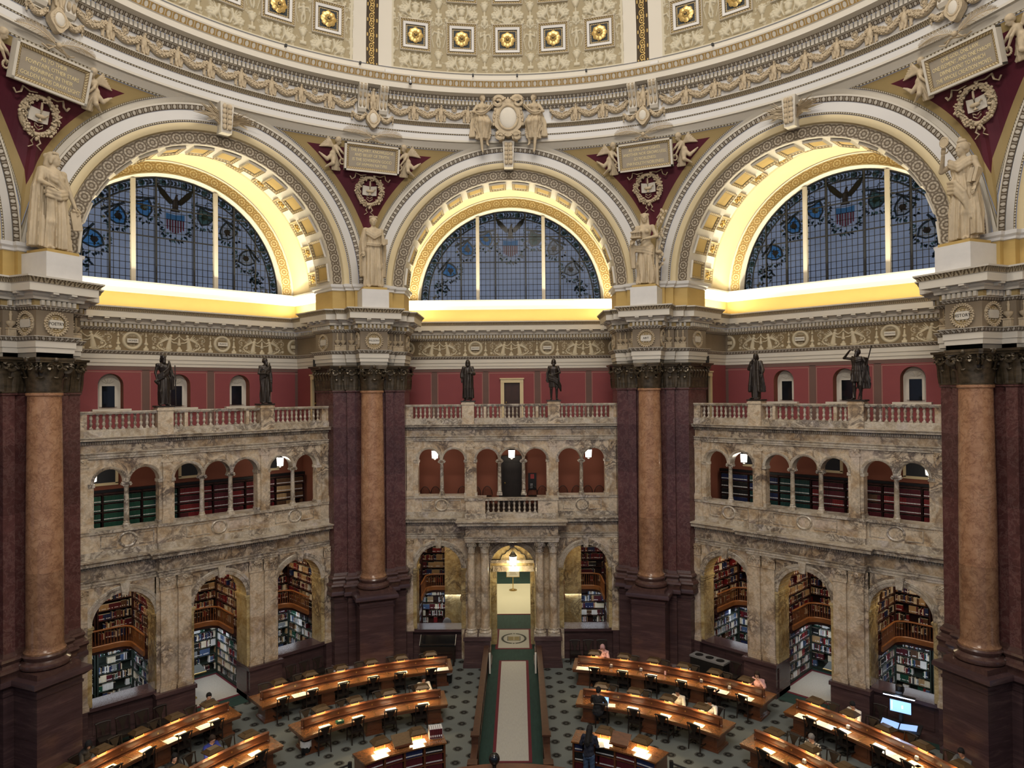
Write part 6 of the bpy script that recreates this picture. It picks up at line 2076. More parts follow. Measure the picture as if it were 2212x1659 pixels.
def wreath_parts():
    o = {}
    g = G('statue'); R = random.Random(2); n = 48
    g.tube([(.52*math.cos(2*pi*i/n),-.05,.56*math.sin(2*pi*i/n)) for i in range(n)],.10,7,True,.8)
    for i in range(190):
        a = R.uniform(0,2*pi); q = R.uniform(-.12,.12); g.ball(((.52+q)*math.cos(a),-.10-R.uniform(0,.06),(.56+q)*math.sin(a)),R.uniform(.026,.05),5,4)
    for a in (.15,pi-.15):
        for s in (-1,1): g.tube([(.40*math.cos(a),-.16,.44*math.sin(a)+s*.1),(.64*math.cos(a),-.16,.68*math.sin(a)-s*.1)],.022,5)
    for s in (-1,1):
        g.tube([(s*.18,-.08,.66),(s*.42,-.12,.62),(s*.62,-.10,.70),(s*.66,-.12,.52),(s*.78,-.10,.44),(s*.86,-.08,.56)],.05,5,flat=.5)
        g.tube([(s*.05,-.10,-.62),(s*.14,-.12,-.80),(s*.06,-.1,-.90),(s*.20,-.1,-1.0)],.032,5,flat=.5)
    g.ball((0,-.12,-.70),(.05,.05,.07),7,5)
    o['ring'] = g
    g = G('ivory')
    for s in (-1,1):
        g.add([(0,-.10,-.20),(s*.30,-.06,-.17),(s*.30,-.06,.23),(0,-.10,.19)],[(0,1,2,3)]); g.add([(s*.30,-.06,-.17),(s*.31,.02,-.17),(s*.31,.02,.23),(s*.30,-.06,.23)],[(0,1,2,3)])
    g.add([(0,-.10,-.20),(.30,-.06,-.17),(.31,.02,-.17),(0,.02,-.2),(-.31,.02,-.17),(-.30,-.06,-.17)],[(0,1,2,3,4,5)])
    g.use('statue').ball((0,-.14,.0),(.17,.05,.07),10,6); g.lathe([(.03,-.16),(.08,-.15),(.03,-.11),(.02,-.06)],8,(0,-.14,0)); g.tube([(.14,-.14,.02),(.22,-.14,.10),(.24,-.14,.05)],.022,5); g.tube([(0,-.14,.06),(0,-.14,.24),(0,-.12,.42)],[.02,.04,.03],6)
    g.tube([(-.02,-.12,-.30),(-.12,-.12,-.24),(-.12,-.12,-.34),(0,-.12,-.42),(.12,-.12,-.34),(.12,-.12,-.24),(.02,-.12,-.30)],.028,5,flat=.6)
    o['open_book'] = g
    return {n: x.mesh(n,True,1.0) for n,x in o.items()}
WP = wreath_parts()
def palms_mesh():
    g = G('statue')
    for s in (-1,1): palm(g,(0,0,0),(s*.86,.50),None,1.45,.20,.38)
    g.tube([(-.35,-.1,-.12),(-.1,-.12,-.08),(.1,-.12,-.14),(.35,-.1,-.18)],.05,5,flat=.5); g.ball((0,-.14,0),.09,8,5)
    for s in (-1,1): g.tube([(s*.1,-.12,-.05),(s*.3,-.1,-.22),(s*.5,-.1,-.14)],.045,5,flat=.5)
    return g
PALM = palms_mesh().mesh('palms')
for k in PIERS:
    a = math.radians(45*k); rz = bayrot(k)
    def on(z, t=0.0, off=.0):
        phi = math.atan2(t,15.6); r = pend_r(phi,z)-off
        return (r*math.sin(a+phi), r*math.cos(a+phi), z)
    def tilt(z): return math.atan2(pend_r(0,z-.4)-pend_r(0,z+.4), .8)
    def put(o, loc, z, extra=0.0):
        o.rotation_euler = (0,0,0); o.matrix_world = Matrix.Translation(loc) @ Matrix.Rotation(rz+extra,4,'Z') @ Matrix.Rotation(tilt(z),4,'X')
    o = thing('inscription_tablet', 'framed inscription tablet with gilt capitals %s' % PW2[k], 'tablet', group='inscription tablets'); put(o, on(21.94,0,.32), 21.94)
    for n, me in TP.items(): link(n, me, o)
    text('lettering', WORDS[k], .175, 'letter_gilt', o, (0,-.103,0), extr=.006, spacing=1.08, fit=1.84)
    o = thing('laurel_wreath', 'laurel wreath framing an open book %s' % PW2[k], 'wreath', group='laurel wreaths'); put(o, on(20.72,0,.05), 20.72)
    for n, me in WP.items(): link(n, me, o)
    for s, me in ((-1,GEN),(1,GENM)):
        o = tag(link('winged_child', me), 'plaster winged child %s of the tablet %s' % ('left' if s < 0 else 'right', PW2[k]), 'sculpture', 'flying winged children')
        put(o, on(22.0,s*1.52,.10), 22.0, s*-.10); 
    o = tag(link('palm_branches', PALM), 'pair of crossed palm branches over the inscription tablet %s' % PW2[k], 'ornament', 'palm branches')
    o.matrix_world = Matrix.Translation(on(22.72,0,.35)) @ Matrix.Rotation(rz,4,'Z')
# festoons, eagles and consoles on the ring
def make_festoon():
    g = G('statue'); R = random.Random(8)
    for i in range(30):
        t = -1+2*i/29; x = .50*t; z = -.30*(1-t*t); rr = .075+.055*(1-t*t)
        g.ball((x,-.10,z),(rr*.8,rr,rr),7,5)
        for q in range(4): g.ball((x+R.uniform(-.04,.04),-.10-rr*.8+R.uniform(-.02,.03),z+R.uniform(-rr,rr)),R.uniform(.022,.04),5,4)
    n = 20; g.tube([(.10*math.cos(2*pi*i/n),-.05,.06+.10*math.sin(2*pi*i/n)) for i in range(n)],.022,5,True); g.lathe([(.0,.03),(.06,.02),(.075,.0)],12,(0,0,0)) if False else g.ball((0,-.04,.06),(.07,.04,.07),10,6)
    for s in (-1,1): g.tube([(s*.46,-.05,.02),(s*.40,-.06,-.18),(s*.46,-.05,-.36)],[.03,.06,.05],5,flat=.4)
    return g
def make_eagle(sc=1.0):
    F = Field((-.34,-.30,-.50),(.34,.08,.42), .02)
    F.ell((0,-.12,.0),(.105,.10,.19),.04); F.cap((0,-.13,.16),(.02,-.16,.27),.06,.045,.03); F.ell((.02,-.18,.31),(.045,.055,.045),.02); F.cap((.03,-.22,.31),(.05,-.25,.28),.02,.01,.01)
    for s in (-1,1):
        F.chain([(s*.10,-.08,.14),(s*.18,-.07,.16),(s*.20,-.05,-.08),(s*.14,-.05,-.32)],[.05,.06,.06,.03],.02)
        for q in range(4): F.cap((s*(.12+.03*q),-.06,.05),(s*(.12+.03*q),-.05,-.22-.03*q),.025,.016,.008)
        F.cap((s*.06,-.14,-.14),(s*.06,-.16,-.30),.05,.03,.02); F.cap((s*.06,-.16,-.32),(s*.08,-.22,-.36),.03,.015,.01)
    F.cap((0,-.06,-.15),(0,-.04,-.44),.07,.10,.03)
    return F.into(G('statue'))
FES = make_festoon().mesh('festoon'); EAG = make_eagle().mesh('eagle',True,1.2)
for k in BAYS:
    for i in range(9):
        b = (i-4)*4.5
        if k in (0,) and abs(b) < 5: continue
        o = link('festoon', FES, trim_ring); o.matrix_local = Matrix.Translation(polar(15.16,45*k+b,24.30)) @ Matrix.Rotation(-math.radians(45*k+b),4,'Z')
        if i < 8:
            b2 = b+2.25
            if k == 0 and abs(b2) < 5: continue
            o = link('eagle', EAG, trim_ring); o.matrix_local = Matrix.Translation(polar(15.15,45*k+b2,24.12)) @ Matrix.Rotation(-math.radians(45*k+b2),4,'Z')
def make_consoles():
    o = {}
    for nm, s in (('bracket',-1),('bracket',1)):
        g = G('ivory'); x = s*.44; w = .17
        prof = [(0,.95),(-.62,.95),(-.66,.86),(-.60,.74),(-.46,.60),(-.34,.40),(-.26,.18),(-.28,.02),(-.20,-.10),(0,-.12)]
        n = len(prof)
        g.add([(x-w,y,z) for y,z in prof]+[(x+w,y,z) for y,z in prof], [tuple(range(n)),tuple(range(n,2*n))[::-1]]+[(i,n+i,n+(i+1)%n,(i+1)%n) for i in range(n)])
        g.use('statue')
        for q in (-1,1): g.ball((x+q*.09,-.42,.55),(.06,.08,.16),7,5); g.ball((x+q*.08,-.30,.22),(.06,.08,.16),7,5)
        for j in range(7):
            for q in (-1,1): g.box((x+q*.08,-.64,.91-.035*j),(.10,.05,.018))
        o[nm+str(s)] = g
    g = G('statue')
    n = 24; P = []
    for i in range(n):
        a = 2*pi*i/n; r = 1+.10*math.cos(4*a); P.append((.27*r*math.cos(a),-.42+.36*r*math.sin(a)))
    g.plate(P,-.42,-.18); g.tube([(.17*math.cos(2*pi*i/n),-.42,-.40+.23*math.sin(2*pi*i/n)) for i in range(n)],.03,6,True)
    g.use('ivory').ball((0,-.42,-.40),(.16,.05,.22),12,8)
    o['shield'] = g
    g = G('statue'); R = random.Random(1)
    for s in (-1,1):
        for i in range(14):
            t = i/13; x = s*(.28+.55*t); z = -.20-.22*math.sin(pi*t); g.ball((x,-.22,z),.075+.03*math.sin(pi*t),6,4)
            g.ball((x+R.uniform(-.03,.03),-.30,z+R.uniform(-.05,.05)),.035,5,4)
        g.ball((s*.86,-.2,-.30),(.05,.05,.09),6,4); g.ball((s*.86,-.2,-.44),(.03,.03,.06),6,4)
        g.tube([(s*.75,-.05,.50),(s*.95,-.08,.35),(s*.90,-.1,.15),(s*1.12,-.08,.08),(s*1.2,-.05,.2)],.05,5,flat=.6)
    o['swags'] = g
    return {n: x.mesh(n.rstrip('-1'),True) for n,x in o.items()}
CON = make_consoles()
for k in PIERS:
    a = 45*k
    o = thing('console_group', 'carved bracket pair with eagle and shield %s' % {-1.5:'at the far left of the dome ring',-.5:'on the dome ring, left of the oval cartouche',.5:'on the dome ring, right of the oval cartouche',1.5:'at the far right of the dome ring'}[k], 'ornament', polar(15.16,a,23.92), -math.radians(a), 'bracket groups on the dome ring')
    for n, me in CON.items(): link(n.rstrip('-1'), me, o)
    e = link('eagle', EAG, o, (0,-.12,.42)); e.scale = (1.25,1.4,1.25)
# shield between two seated women over the centre arch
def make_cartouche():
    g = G('statue'); n = 36; P = []
    for i in range(n):
        a = 2*pi*i/n; P.append((.62*math.cos(a)*(1+.10*math.cos(2*a)), .78*math.sin(a)*(1+.06*math.cos(4*a))))
    g.plate(P,-.40,-.05)
    g.tube([(.42*math.cos(2*pi*i/n),-.42,.52*math.sin(2*pi*i/n)) for i in range(n)],.05,6,True)
    g.use('ivory').ball((0,-.36,0),(.40,.12,.50),16,10); g.use('statue')
    for s in (-1,1):
        M = Matrix.Translation((s*.42,-.44,.68)) @ Matrix.Scale(s,4,(1,0,0)); volute(g,M,.26,.10,.06)
        M = Matrix.Translation((s*.36,-.38,-.78)) @ Matrix.Scale(s,4,(1,0,0)); volute(g,M,.20,.10,.05)
        for q in range(5): g.ball((s*(.56+.02*q),-.40,.35-.16*q),(.06,.06,.09),6,4)
        g.plate([(s*.12,-.72),(s*.46,-.72),(s*.40,-.98),(s*.18,-.90)] if s > 0 else [(s*.46,-.72),(s*.12,-.72),(s*.18,-.90),(s*.40,-.98)],-.34,-.08)
    for q in (-.12,0,.12): g.box((q,-.36,.78),(.07,.10,.22))
    return g
def make_seated(s):
    F = Field((-.75,-.75,-1.75),(.75,.20,1.10), .024)
    hp = (0,-.22,-.10); ch = (.02,-.26,.36)
    F.ell(hp,(.24,.20,.20),.06); F.ell((.0,-.25,.14),(.17,.13,.18),.06); F.ell(ch,(.22,.15,.19),.06); F.ell((.02,-.23,.50),(.23,.10,.07),.05)
    for q in (-1,1): F.ell((ch[0]+q*.09,-.38,.36),(.07,.07,.07),.03)
    F.cap((.02,-.24,.52),(.05,-.26,.66),.07,.06,.03)
    head(F,(.07,-.29,.79),.9,.1,0,1.25); hair_cap(F,(.07,-.29,.79),.9,.1,0,1.28,0,True)
    F.chain([(-.12,-.26,-.12),(-.05,-.55,-.30),(-.02,-.36,-.85),(.02,-.32,-1.42)],[.14,.11,.085,.05],.04); F.cap((.02,-.32,-1.46),(.06,-.42,-1.60),.05,.035,.02)
    F.chain([(.14,-.26,-.12),(.28,-.55,-.35),(.26,-.30,-.80),(.24,-.20,-1.15)],[.14,.12,.085,.05],.04); F.cap((.24,-.20,-1.18),(.30,-.30,-1.28),.05,.035,.02)
    F.chain([(-.20,-.24,.47),(-.36,-.34,.18),(-.08,-.52,.08)],[.07,.06,.045],.03)
    F.chain([(.24,-.24,.47),(.44,-.28,.38),(.55,-.28,.52)],[.07,.06,.045],.03)
    F.robe(-1.0,.02,[(.02,0,-.30,.28,.22),(-.3,.08,-.38,.36,.24),(-.7,.08,-.30,.32,.20),(-1.0,.06,-.25,.30,.18)],9,.14,.04,2)
    F.robe(-.9,.3,[(.3,-.22,-.15,.08,.08),(-.3,-.34,-.18,.16,.12),(-.9,-.40,-.18,.18,.12)],5,.16,.03,1)
    R = G('statue'); F.into(R)
    hand(R,(-.08,-.52,.08),(.8,-.1,.1),(0,0,1),1,1.5); hand(R,(.55,-.28,.52),(.5,-.1,.7),(0,-1,0),1,1.5)
    for i in range(26):
        t = i/25; R.ball((-.20+.62*t,-.50-.06*math.sin(pi*t),.06-.10*math.sin(pi*t)+.28*t*t),.075,6,4); R.ball((-.20+.62*t+.02,-.57-.06*math.sin(pi*t),.10-.10*math.sin(pi*t)+.28*t*t),.04,5,4)
    if s > 0: R.v = [(-x,y,z) for x,y,z in R.v]; R.f = [f[::-1] for f in R.f]
    return R
o = tag(obj('heraldic_cartouche', make_cartouche(), None, (0,15.0,23.86)), 'blank carved oval shield with scrolls above the centre arch', 'ornament')
for s in (-1,1):
    tag(obj('seated_figure', make_seated(s), None, (s*1.16,15.02,23.98), ang=1.2), 'plaster seated draped woman holding fruit on the %s of the oval shield' % ('left' if s < 0 else 'right'), 'sculpture', 'women seated beside the shield')
# keystones
def make_key():
    g = G('ivory')
    g.add([(-.26,-.42,.58),(.26,-.42,.58),(.20,-.34,-.55),(-.20,-.34,-.55),(-.26,.1,.58),(.26,.1,.58),(.20,.1,-.55),(-.20,.1,-.55)],[(0,3,2,1),(0,1,5,4),(1,2,6,5),(2,3,7,6),(3,0,4,7)])
    g.use('statue')
    for i in range(5):
        for s in (-1,1): g.ball((s*.10,-.44+.01*i,.42-.19*i),(.085,.05,.11),7,5)
    g.tube([(0,-.46,.5),(0,-.42,-.45)],.025,5)
    return g
KEY = make_key().mesh('acanthus')
def make_sprays():
    g = G('statue'); R = random.Random(4)
    for s in (-1,1):
        for i in range(13):
            a = -.35+1.5*i/12; L = R.uniform(.7,1.15)*(1 if i > 2 else .7)
            e = (s*(.2+L*math.cos(a)*.95), -.30-R.uniform(0,.15), .05+L*math.sin(a)*.62-.15)
            g.tube([(s*.18,-.2,-.25+.04*i),((s*.18+e[0])/2,-.32,(e[2]-.1)/2+.05),e],[.03,.06,.012],5,flat=.4)
    return g
SPR = make_sprays().mesh('palm_sprays')
for k in BAYS[:3]:
    o = thing('keystone', 'leaf carved keystone at the top of the %s great arch' % WHERE[k], 'keystone', bay(k,0,15.28,22.36), bayrot(k), 'great arch keystones')
    link('acanthus', KEY, o)
    if k: link('palm_sprays', SPR, o)
# small cameras and floodlight heads standing on the ring cornice
for i, (dg, kind) in enumerate(((-36.5,'camera'),(-24.7,'camera'),(-20.0,'flood'),(-5.9,'camera'),(1.6,'camera'),(13.3,'camera'),(24.6,'flood'),(34.0,'camera'))):
    g = G('white').tube([(0,0,0),(0,0,.26)],.018,6) if kind == 'camera' else G('white').bx(-.16,.16,-.06,.06,0,.20)
    if kind == 'camera': g.use('black').bx(-.04,.04,-.10,.04,.22,.32)
    pos = ('first','second','third','fourth','fifth','sixth','seventh','eighth')[i]
    tag(obj('cornice_camera' if kind == 'camera' else 'floodlight', g, None, polar(14.68,dg,25.43), -math.radians(dg)), ('small camera on a white stalk on the dome cornice, %s fitting from the left' if kind == 'camera' else 'small white floodlight on the dome cornice, %s fitting from the left') % pos, 'camera' if kind == 'camera' else 'light', 'fittings on the dome cornice')
o = thing('hanging_camera', 'gray dome camera hanging over the edge of the dome cornice', 'camera', polar(14.36,-16.6,25.1), 0)
obj('housing', G('steel').lathe([(.0,-.12),(.06,-.10),(.08,-.02),(.07,.05),(.03,.10),(.02,.24)],12), o); obj('lens_bowl', G('black').ball((0,0,-.07),.07,10,6), o)

# ------------------------------------------------------------------ furniture of the reading room
ORD = ['first','second','third','fourth','fifth','sixth','seventh','eighth']
def arcpts(R, a0, a1, n): return [(R*math.sin(math.radians(a0+(a1-a0)*i/n)), R*math.cos(math.radians(a0+(a1-a0)*i/n))) for i in range(n+1)]
def arcslab(g, R0, R1, a0, a1, z0, z1, n=24):
    g.prism(arcpts(R0,a0,a1,n)+arcpts(R1,a0,a1,n)[::-1], z0, z1)
def arcgrid(g, R0, R1, a0, a1, z0, z1, n=24):
    """slab in quads"""
    v = []; f = []
    for i in range(n+1):
        a = math.radians(a0+(a1-a0)*i/n)
        for r,z in ((R0,z0),(R0,z1),(R1,z1),(R1,z0)): v.append((r*math.sin(a), r*math.cos(a), z))
    for i in range(n):
        for q in range(4): f.append((i*4+q,i*4+(q+1)%4,(i+1)*4+(q+1)%4,(i+1)*4+q))
    f += [(0,3,2,1),(n*4,n*4+1,n*4+2,n*4+3)]
    g.add(v,f)
TZ = .72
def make_lamp():
    o = {}
    g = G('lampwood'); g.frus((0,0,.155),(.265,.205),(.265,.205),.03); g.frus((0,0,.185),(.262,.202),(.165,.11),.075); g.frus((0,0,.26),(.165,.11),(.160,.105),.012); o['shade'] = g
    g = G('lamp_glow').bx(-.22,.22,-.18,.18,.148,.153); o['tube'] = g
    return {n: x.mesh(n,False) for n,x in o.items()}
LM = make_lamp(); postm = G('brass').tube([(0,0,0),(0,0,.158)],.011,8).mesh('post'); footm = G('brass').bx(-.17,.17,-.02,.02,0,.012).mesh('foot', False)
lproto = None; nlamp = 0
def lamp(R, ang, z, label, swing=0.0):
    global lproto
    loc, rz = polar(R,ang,z), -math.radians(ang+swing)
    if lproto is None:
        lproto = thing('desk_lamp', label, 'lamp', loc, rz, 'reading desk lamps')
        for n, me in LM.items(): link(n, me, lproto)
        for s in (-1,1): link('post', postm, lproto, (s*.15,0,0))
        link('foot', footm, lproto)
        return lproto
    return dup(lproto, loc, rz, label)
epost = G('deskwood').lathe([(.055,0),(.055,.05),(.035,.07),(.05,.14),(.03,.22),(.045,.27),(.055,.31),(.02,.33)],10); epost = epost.mesh('end_post')
LAMP_W = 7.0
COOL = {('front left desk',2),('far right rear desk',1),('far right rear desk',2),('rear right desk',2),('front right desk',1)}
def pad_mesh():
    g = G('paper').bx(-.19,.19,-.13,.13,0,.006).use('brass')
    for s in (-1,1): g.bx(s*.20-.008,s*.20+.008,-.14,.14,0,.012); g.bx(-.2,.2,s*.135-.006,s*.135+.006,0,.012)
    return g.mesh('reading_pad', False)
def shown(R, ang, z=.8):
    px, py, _ = cam_uvd(polar(R,ang,z)); return -110 < px < 2320 and py < 1725
def seat(n, i, a0):
    return ('%s from its right end' % ORD[n-1-i]) if a0 < -43 else ('%s from its left end' % ORD[i])
def cam_uvd(p):
    cy, sy = math.cos(YAW), math.sin(YAW); x, y, z = p[0]-CAM[0], p[1]-CAM[1], p[2]-CAM[2]
    return 1106+1505.8*(cy*x-sy*y)/(sy*x+cy*y), 844.5-1505.8*z/(sy*x+cy*y), math.sqrt(x*x+y*y+z*z)
def reading_desk(name, label, Rc, a0, a1, n, short, group='curved reading desks'):
    o = thing('reading_desk', label, 'desk', (0,0,0), 0, group)
    Ri, Ro = Rc-.60, Rc+.60
    da = math.degrees(.28/Rc)
    A0, A1 = (a0-da, a1+da)
    g = G('desktop'); arcgrid(g, Ri, Ro, A0, A1, TZ-.05, TZ); g.use('deskwood'); arcgrid(g, Ri+.03, Ro-.03, A0+.1, A1-.1, TZ-.14, TZ-.05); obj('tabletop', g, o)
    g = G('deskwood'); arcgrid(g, Rc-.045, Rc+.045, a0, a1, TZ, 1.0); arcgrid(g, Rc-.07, Rc+.07, a0-.1, a1+.1, 1.0, 1.03); arcgrid(g, Rc-.10, Rc+.10, a0, a1, TZ, TZ+.03); arcgrid(g, Rc-.085, Rc+.085, a0, a1, .80, .83); obj('divider', g, o)
    for a in (a0-.25, a1+.25): link('end_post', epost, o, polar(Rc,a,TZ))
    sp = (a1-a0)/n
    g = G('brass')
    for i in range(1,n):
        a = a0+sp*i
        M = Matrix.Rotation(-math.radians(a),4,'Z'); g.X = M
        for s in (-1,1): g.bx(-.008,.008,*sorted((Rc+s*.10,Rc+s*.55)),TZ,TZ+.006)
        g.bx(-.02,.02,Rc-.05,Rc-.046,.88,.93)
    g.X = None
    if g.v: obj('seat_divisions', g, o, smooth=False)
    stations = [a0+math.degrees(.22/Rc), a1-math.degrees(.22/Rc)]
    stations += [a0+sp*i for i in range(2,n-1,2)] if n > 4 else [a0+sp*2]
    for a in stations:
        g = G('deskwood'); g.bx(-.26,.26,-.34,.34,.10,TZ-.14); g.bx(-.33,.33,-.41,.41,0,.07); g.bx(-.30,.30,-.38,.38,.07,.11)
        for s in (-1,1): g.bx(-.19,.19,*sorted((s*.34,s*.355)),.17,.50)
        link('pedestal', shared('dped', lambda: g.mesh('pedestal', False)), o, polar(Rc,a), -math.radians(a))
    for i in range(n):
        aa = a0+sp*(i+.5)
        if not shown(Rc,aa): continue
        cool = (short,i) in COOL
        l = area('reading_lamp_light', polar(Rc-.15,aa,1.175), .34, LAMP_W, (.86,.93,1.0) if cool else (1,.70,.34), target=polar(Rc-.36,aa,TZ), sizey=.08, spread=2.2)
        tag(obj('reading_pad', shared('rpad', pad_mesh), None, polar(Rc-.37,aa,TZ), -math.radians(aa), smooth=False), 'brightly lit pad under the lamp %s, %s' % (seat(n,i,a0),short), 'desk pad', 'lit pads under the reading lamps')
        lamp(Rc, aa, 1.03, 'box shaded reading lamp on the %s, %s' % (short, seat(n,i,a0)))
    return o
DESKS = {
 'A': (13.70,-42.0,-11.8,6,'rear left desk'), 'B': (10.60,-41.2,-14.8,4,'front left desk'),
 'F': (13.70,11.8,42.0,6,'rear right desk'), 'G': (10.60,14.8,41.2,4,'front right desk'),
 'D': (13.70,-77.9,-47.6,6,'far left rear desk'), 'E': (10.60,-74.6,-48.2,4,'far left front desk'),
 'I': (13.70,47.6,77.9,6,'far right rear desk'), 'J': (10.60,48.2,74.6,4,'far right front desk')}
DL = {'A':'long curved double sided reading desk behind the shorter one, left of the central aisle','B':'shorter curved reading desk left of the central aisle, nearer than the long one',
 'F':'long curved double sided reading desk behind the shorter one, right of the central aisle','G':'shorter curved reading desk right of the central aisle, nearer than the long one',
 'D':'long curved reading desk running out of the picture at the lower left corner','E':'shorter curved reading desk cut by the bottom edge on the far left',
 'I':'long curved reading desk running out of the picture at the lower right corner','J':'shorter curved reading desk cut by the bottom edge on the far right'}
for c, (Rc,a0,a1,n,sh_) in DESKS.items(): reading_desk('reading_desk', DL[c], Rc, a0, a1, n, sh_)
# chairs
def make_chair(mat='darkwood', seatm='leather'):
    """front edge towards local +y, back at -y, seat .46 high"""
    o = {}
    o['seat'] = G(seatm).prism([(-.21,-.20),(.21,-.20),(.235,.22),(-.235,.22)],.42,.465)
    g = G(mat)
    for s in (-1,1): g.tube([(s*.20,-.20,.44),(s*.205,-.235,.70),(s*.215,-.28,.90)],[.022,.020,.018],6)
    g.tube([(-.235,-.28,.88),(-.12,-.295,.90),(.12,-.295,.90),(.235,-.28,.88)],.036,6,flat=.7)
    o['back_frame'] = g
    g = G(mat); g.add([(-.045,-.21,.47),(.045,-.21,.47),(.05,-.235,.62),(.16,-.275,.86),(-.16,-.275,.86),(-.05,-.235,.62)],[(0,1,2,5),(5,2,3,4)]); g.add([(-.045,-.225,.47),(.045,-.225,.47),(.05,-.25,.62),(.16,-.29,.86),(-.16,-.29,.86),(-.05,-.25,.62)],[(0,5,2,1),(5,4,3,2)])
    o['splat'] = g
    g = G(mat)
    for s in (-1,1): g.bx(s*.205-.012,s*.205+.012,-.20,.20,.16,.19)
    g.bx(-.2,.2,-.012,.012,.16,.185); g.bx(-.21,.21,-.205,-.185,.36,.42); g.bx(-.225,.225,.19,.21,.36,.42)
    o['stretcher'] = g
    legs = [[(-.20,-.20,.44),(-.215,-.24,0)],[(.20,-.20,.44),(.215,-.24,0)],[(-.22,.20,.44),(-.225,.205,0)],[(.22,.20,.44),(.225,.205,0)]]
    return {n: x.mesh(n) for n,x in o.items()}, [G(mat).tube(l,[.026,.019],6).mesh('leg') for l in legs]
CH, LG = make_chair()
chproto = None
def chair(R, ang, face, label, group, jit=0.0, xy=None):
    """face: +1 looks outwards, -1 looks to the room centre"""
    global chproto
    loc = polar(R,ang) if xy is None else (xy[0],xy[1],0)
    rz = -math.radians(ang)+(0 if face > 0 else pi)+jit
    if chproto is None:
        chproto = thing('reading_chair', label, 'chair', loc, rz, group)
        for n, me in CH.items(): link(n, me, chproto)
        for l in LG: link('leg', l, chproto)
        return chproto
    return dup(chproto, loc, rz, label, group)
RC = random.Random(12)
NOIN = {('G',0)}                      # seats with a person or without a chair
for c, (Rc,a0,a1,n,sh_) in DESKS.items():
    sp = (a1-a0)/n
    off = -.9 if a0 < 0 else .9
    for i in range(n):
        a = a0+sp*(i+.5)
        if not shown(Rc,a): continue
        chair(Rc-.48, a+off*.6+RC.uniform(-.4,.4), 1, 'dark wooden chair, near side of the %s, %s' % (sh_,seat(n,i,a0)), 'chairs on the near sides of the desks', RC.uniform(-.12,.12))
        far = True
        chair(Rc+.66+RC.uniform(-.03,.06), a+off*.8+RC.uniform(-.3,.3), -1, 'dark wooden chair, far side of the %s, %s' % (sh_,seat(n,i,a0)), 'chairs on the far sides of the desks', RC.uniform(-.15,.15))
# chairs along the walls
for k, us, d, nm in ((-1,(-4.05,-3.45,-2.85),15.25,'under the left arch of the left bay'),(-1,(2.75,3.35,3.95),15.25,'under the right arch of the left bay'),(0,(2.75,3.35,3.95),15.35,'under the right arch of the centre bay'),(1,(-2.75,),15.3,'under the left arch of the right bay'),(1,(2.7,),15.3,'under the right arch of the right bay')):
    for j, u in enumerate(us):
        x, y, _ = bay(k,u,d,0)
        chair(0, 45*k, -1, 'dark chair against the wall %s%s' % (nm, '' if len(us) < 2 else ', %s from the left' % ORD[j]), 'chairs against the walls', 0, (x,y))
x, y, _ = bay(-1,-2.25,15.15,0)
ch = chair(0,-45,-1,'brown wooden chair beside three black chairs at the left wall','chairs against the walls',.1,(x,y))
# papers, blotters and books on the desks
def flatthing(name, label, cat, R, ang, z, w, d, mat, rz=0.0, h=.004, group=None, rough=None):
    return tag(obj(name, G(mat).bx(-w/2,w/2,-d/2,d/2,0,h), None, polar(R,ang,z), -math.radians(ang)+rz, smooth=False), label, cat, group)
PAD = [('D',13.22,-51.6,.62,'second from the right end'),('D',13.22,-56.6,.55,'third from the right end'),('D',13.22,-66.3,.72,'nearest the left edge'),('A',13.22,-36.9,.50,'second seat from its left end'),('A',13.22,-13.0,.75,'right end seat'),('F',13.22,13.2,.85,'left end seat'),
       ('I',13.22,49.0,.36,'left end seat'),('I',13.22,52.6,.62,'second seat'),('I',13.22,62.6,.66,'fourth seat'),('I',13.22,66.8,.6,'fifth seat'),('F',13.22,36.4,.42,'fifth seat'),('F',13.22,40.5,.38,'right end seat')]
for i, (c,R,a,w,nm) in enumerate(PAD):
    flatthing('desk_blotter', 'pale desk pad on the %s, %s' % (DESKS[c][4], nm), 'desk pad', R, a, TZ, w, .34, 'paper', 0, .006, 'pale desk pads')
for c,R,a,nm in (('A',13.2,-35.2,'beside the second seat'),('F',13.2,35.2,'between the fourth and fifth seats')):
    flatthing('desk_blotter', 'pinkish desk pad on the %s, %s' % (DESKS[c][4], nm), 'desk pad', R, a, TZ, .30, .3, 'cloth_pink', 0, .006, 'pale desk pads')
o = thing('book', 'closed green book with cream top lying on the front left desk', 'book', polar(10.22,-35.0,TZ), math.radians(30)); obj('cover', G('b_green').bx(-.13,.13,-.09,.09,0,.07), o); obj('pages', G('b_cream').bx(-.118,.132,-.082,.082,.008,.062), o); obj('title_patch', G('b_cream').bx(-.06,.05,-.04,.04,.07,.073), o)
for i,(c,R,a) in enumerate((('F',13.57,17.2),('F',13.57,22.3),('F',13.57,32.4),('I',13.57,55.2),('I',13.57,64.8),('J',10.47,57.5),('F',13.57,37.0))):
    tag(obj('supply_box', G('steel').bx(-.05,.05,-.04,.04,0,.09).use('paper').bx(-.04,.04,-.03,.03,.09,.11), None, polar(R,a,TZ+.03), -math.radians(a)), 'small gray box of slips against the divider of the %s, %s along' % (DESKS[c][4], ORD[i]), 'box', 'slip boxes on the desks')
tag(obj('supply_box', G('cloth_pink').bx(-.03,.03,-.03,.03,0,.14), None, polar(13.57,26.4,TZ+.03)), 'small pink box against the divider of the rear right desk', 'box', 'slip boxes on the desks')
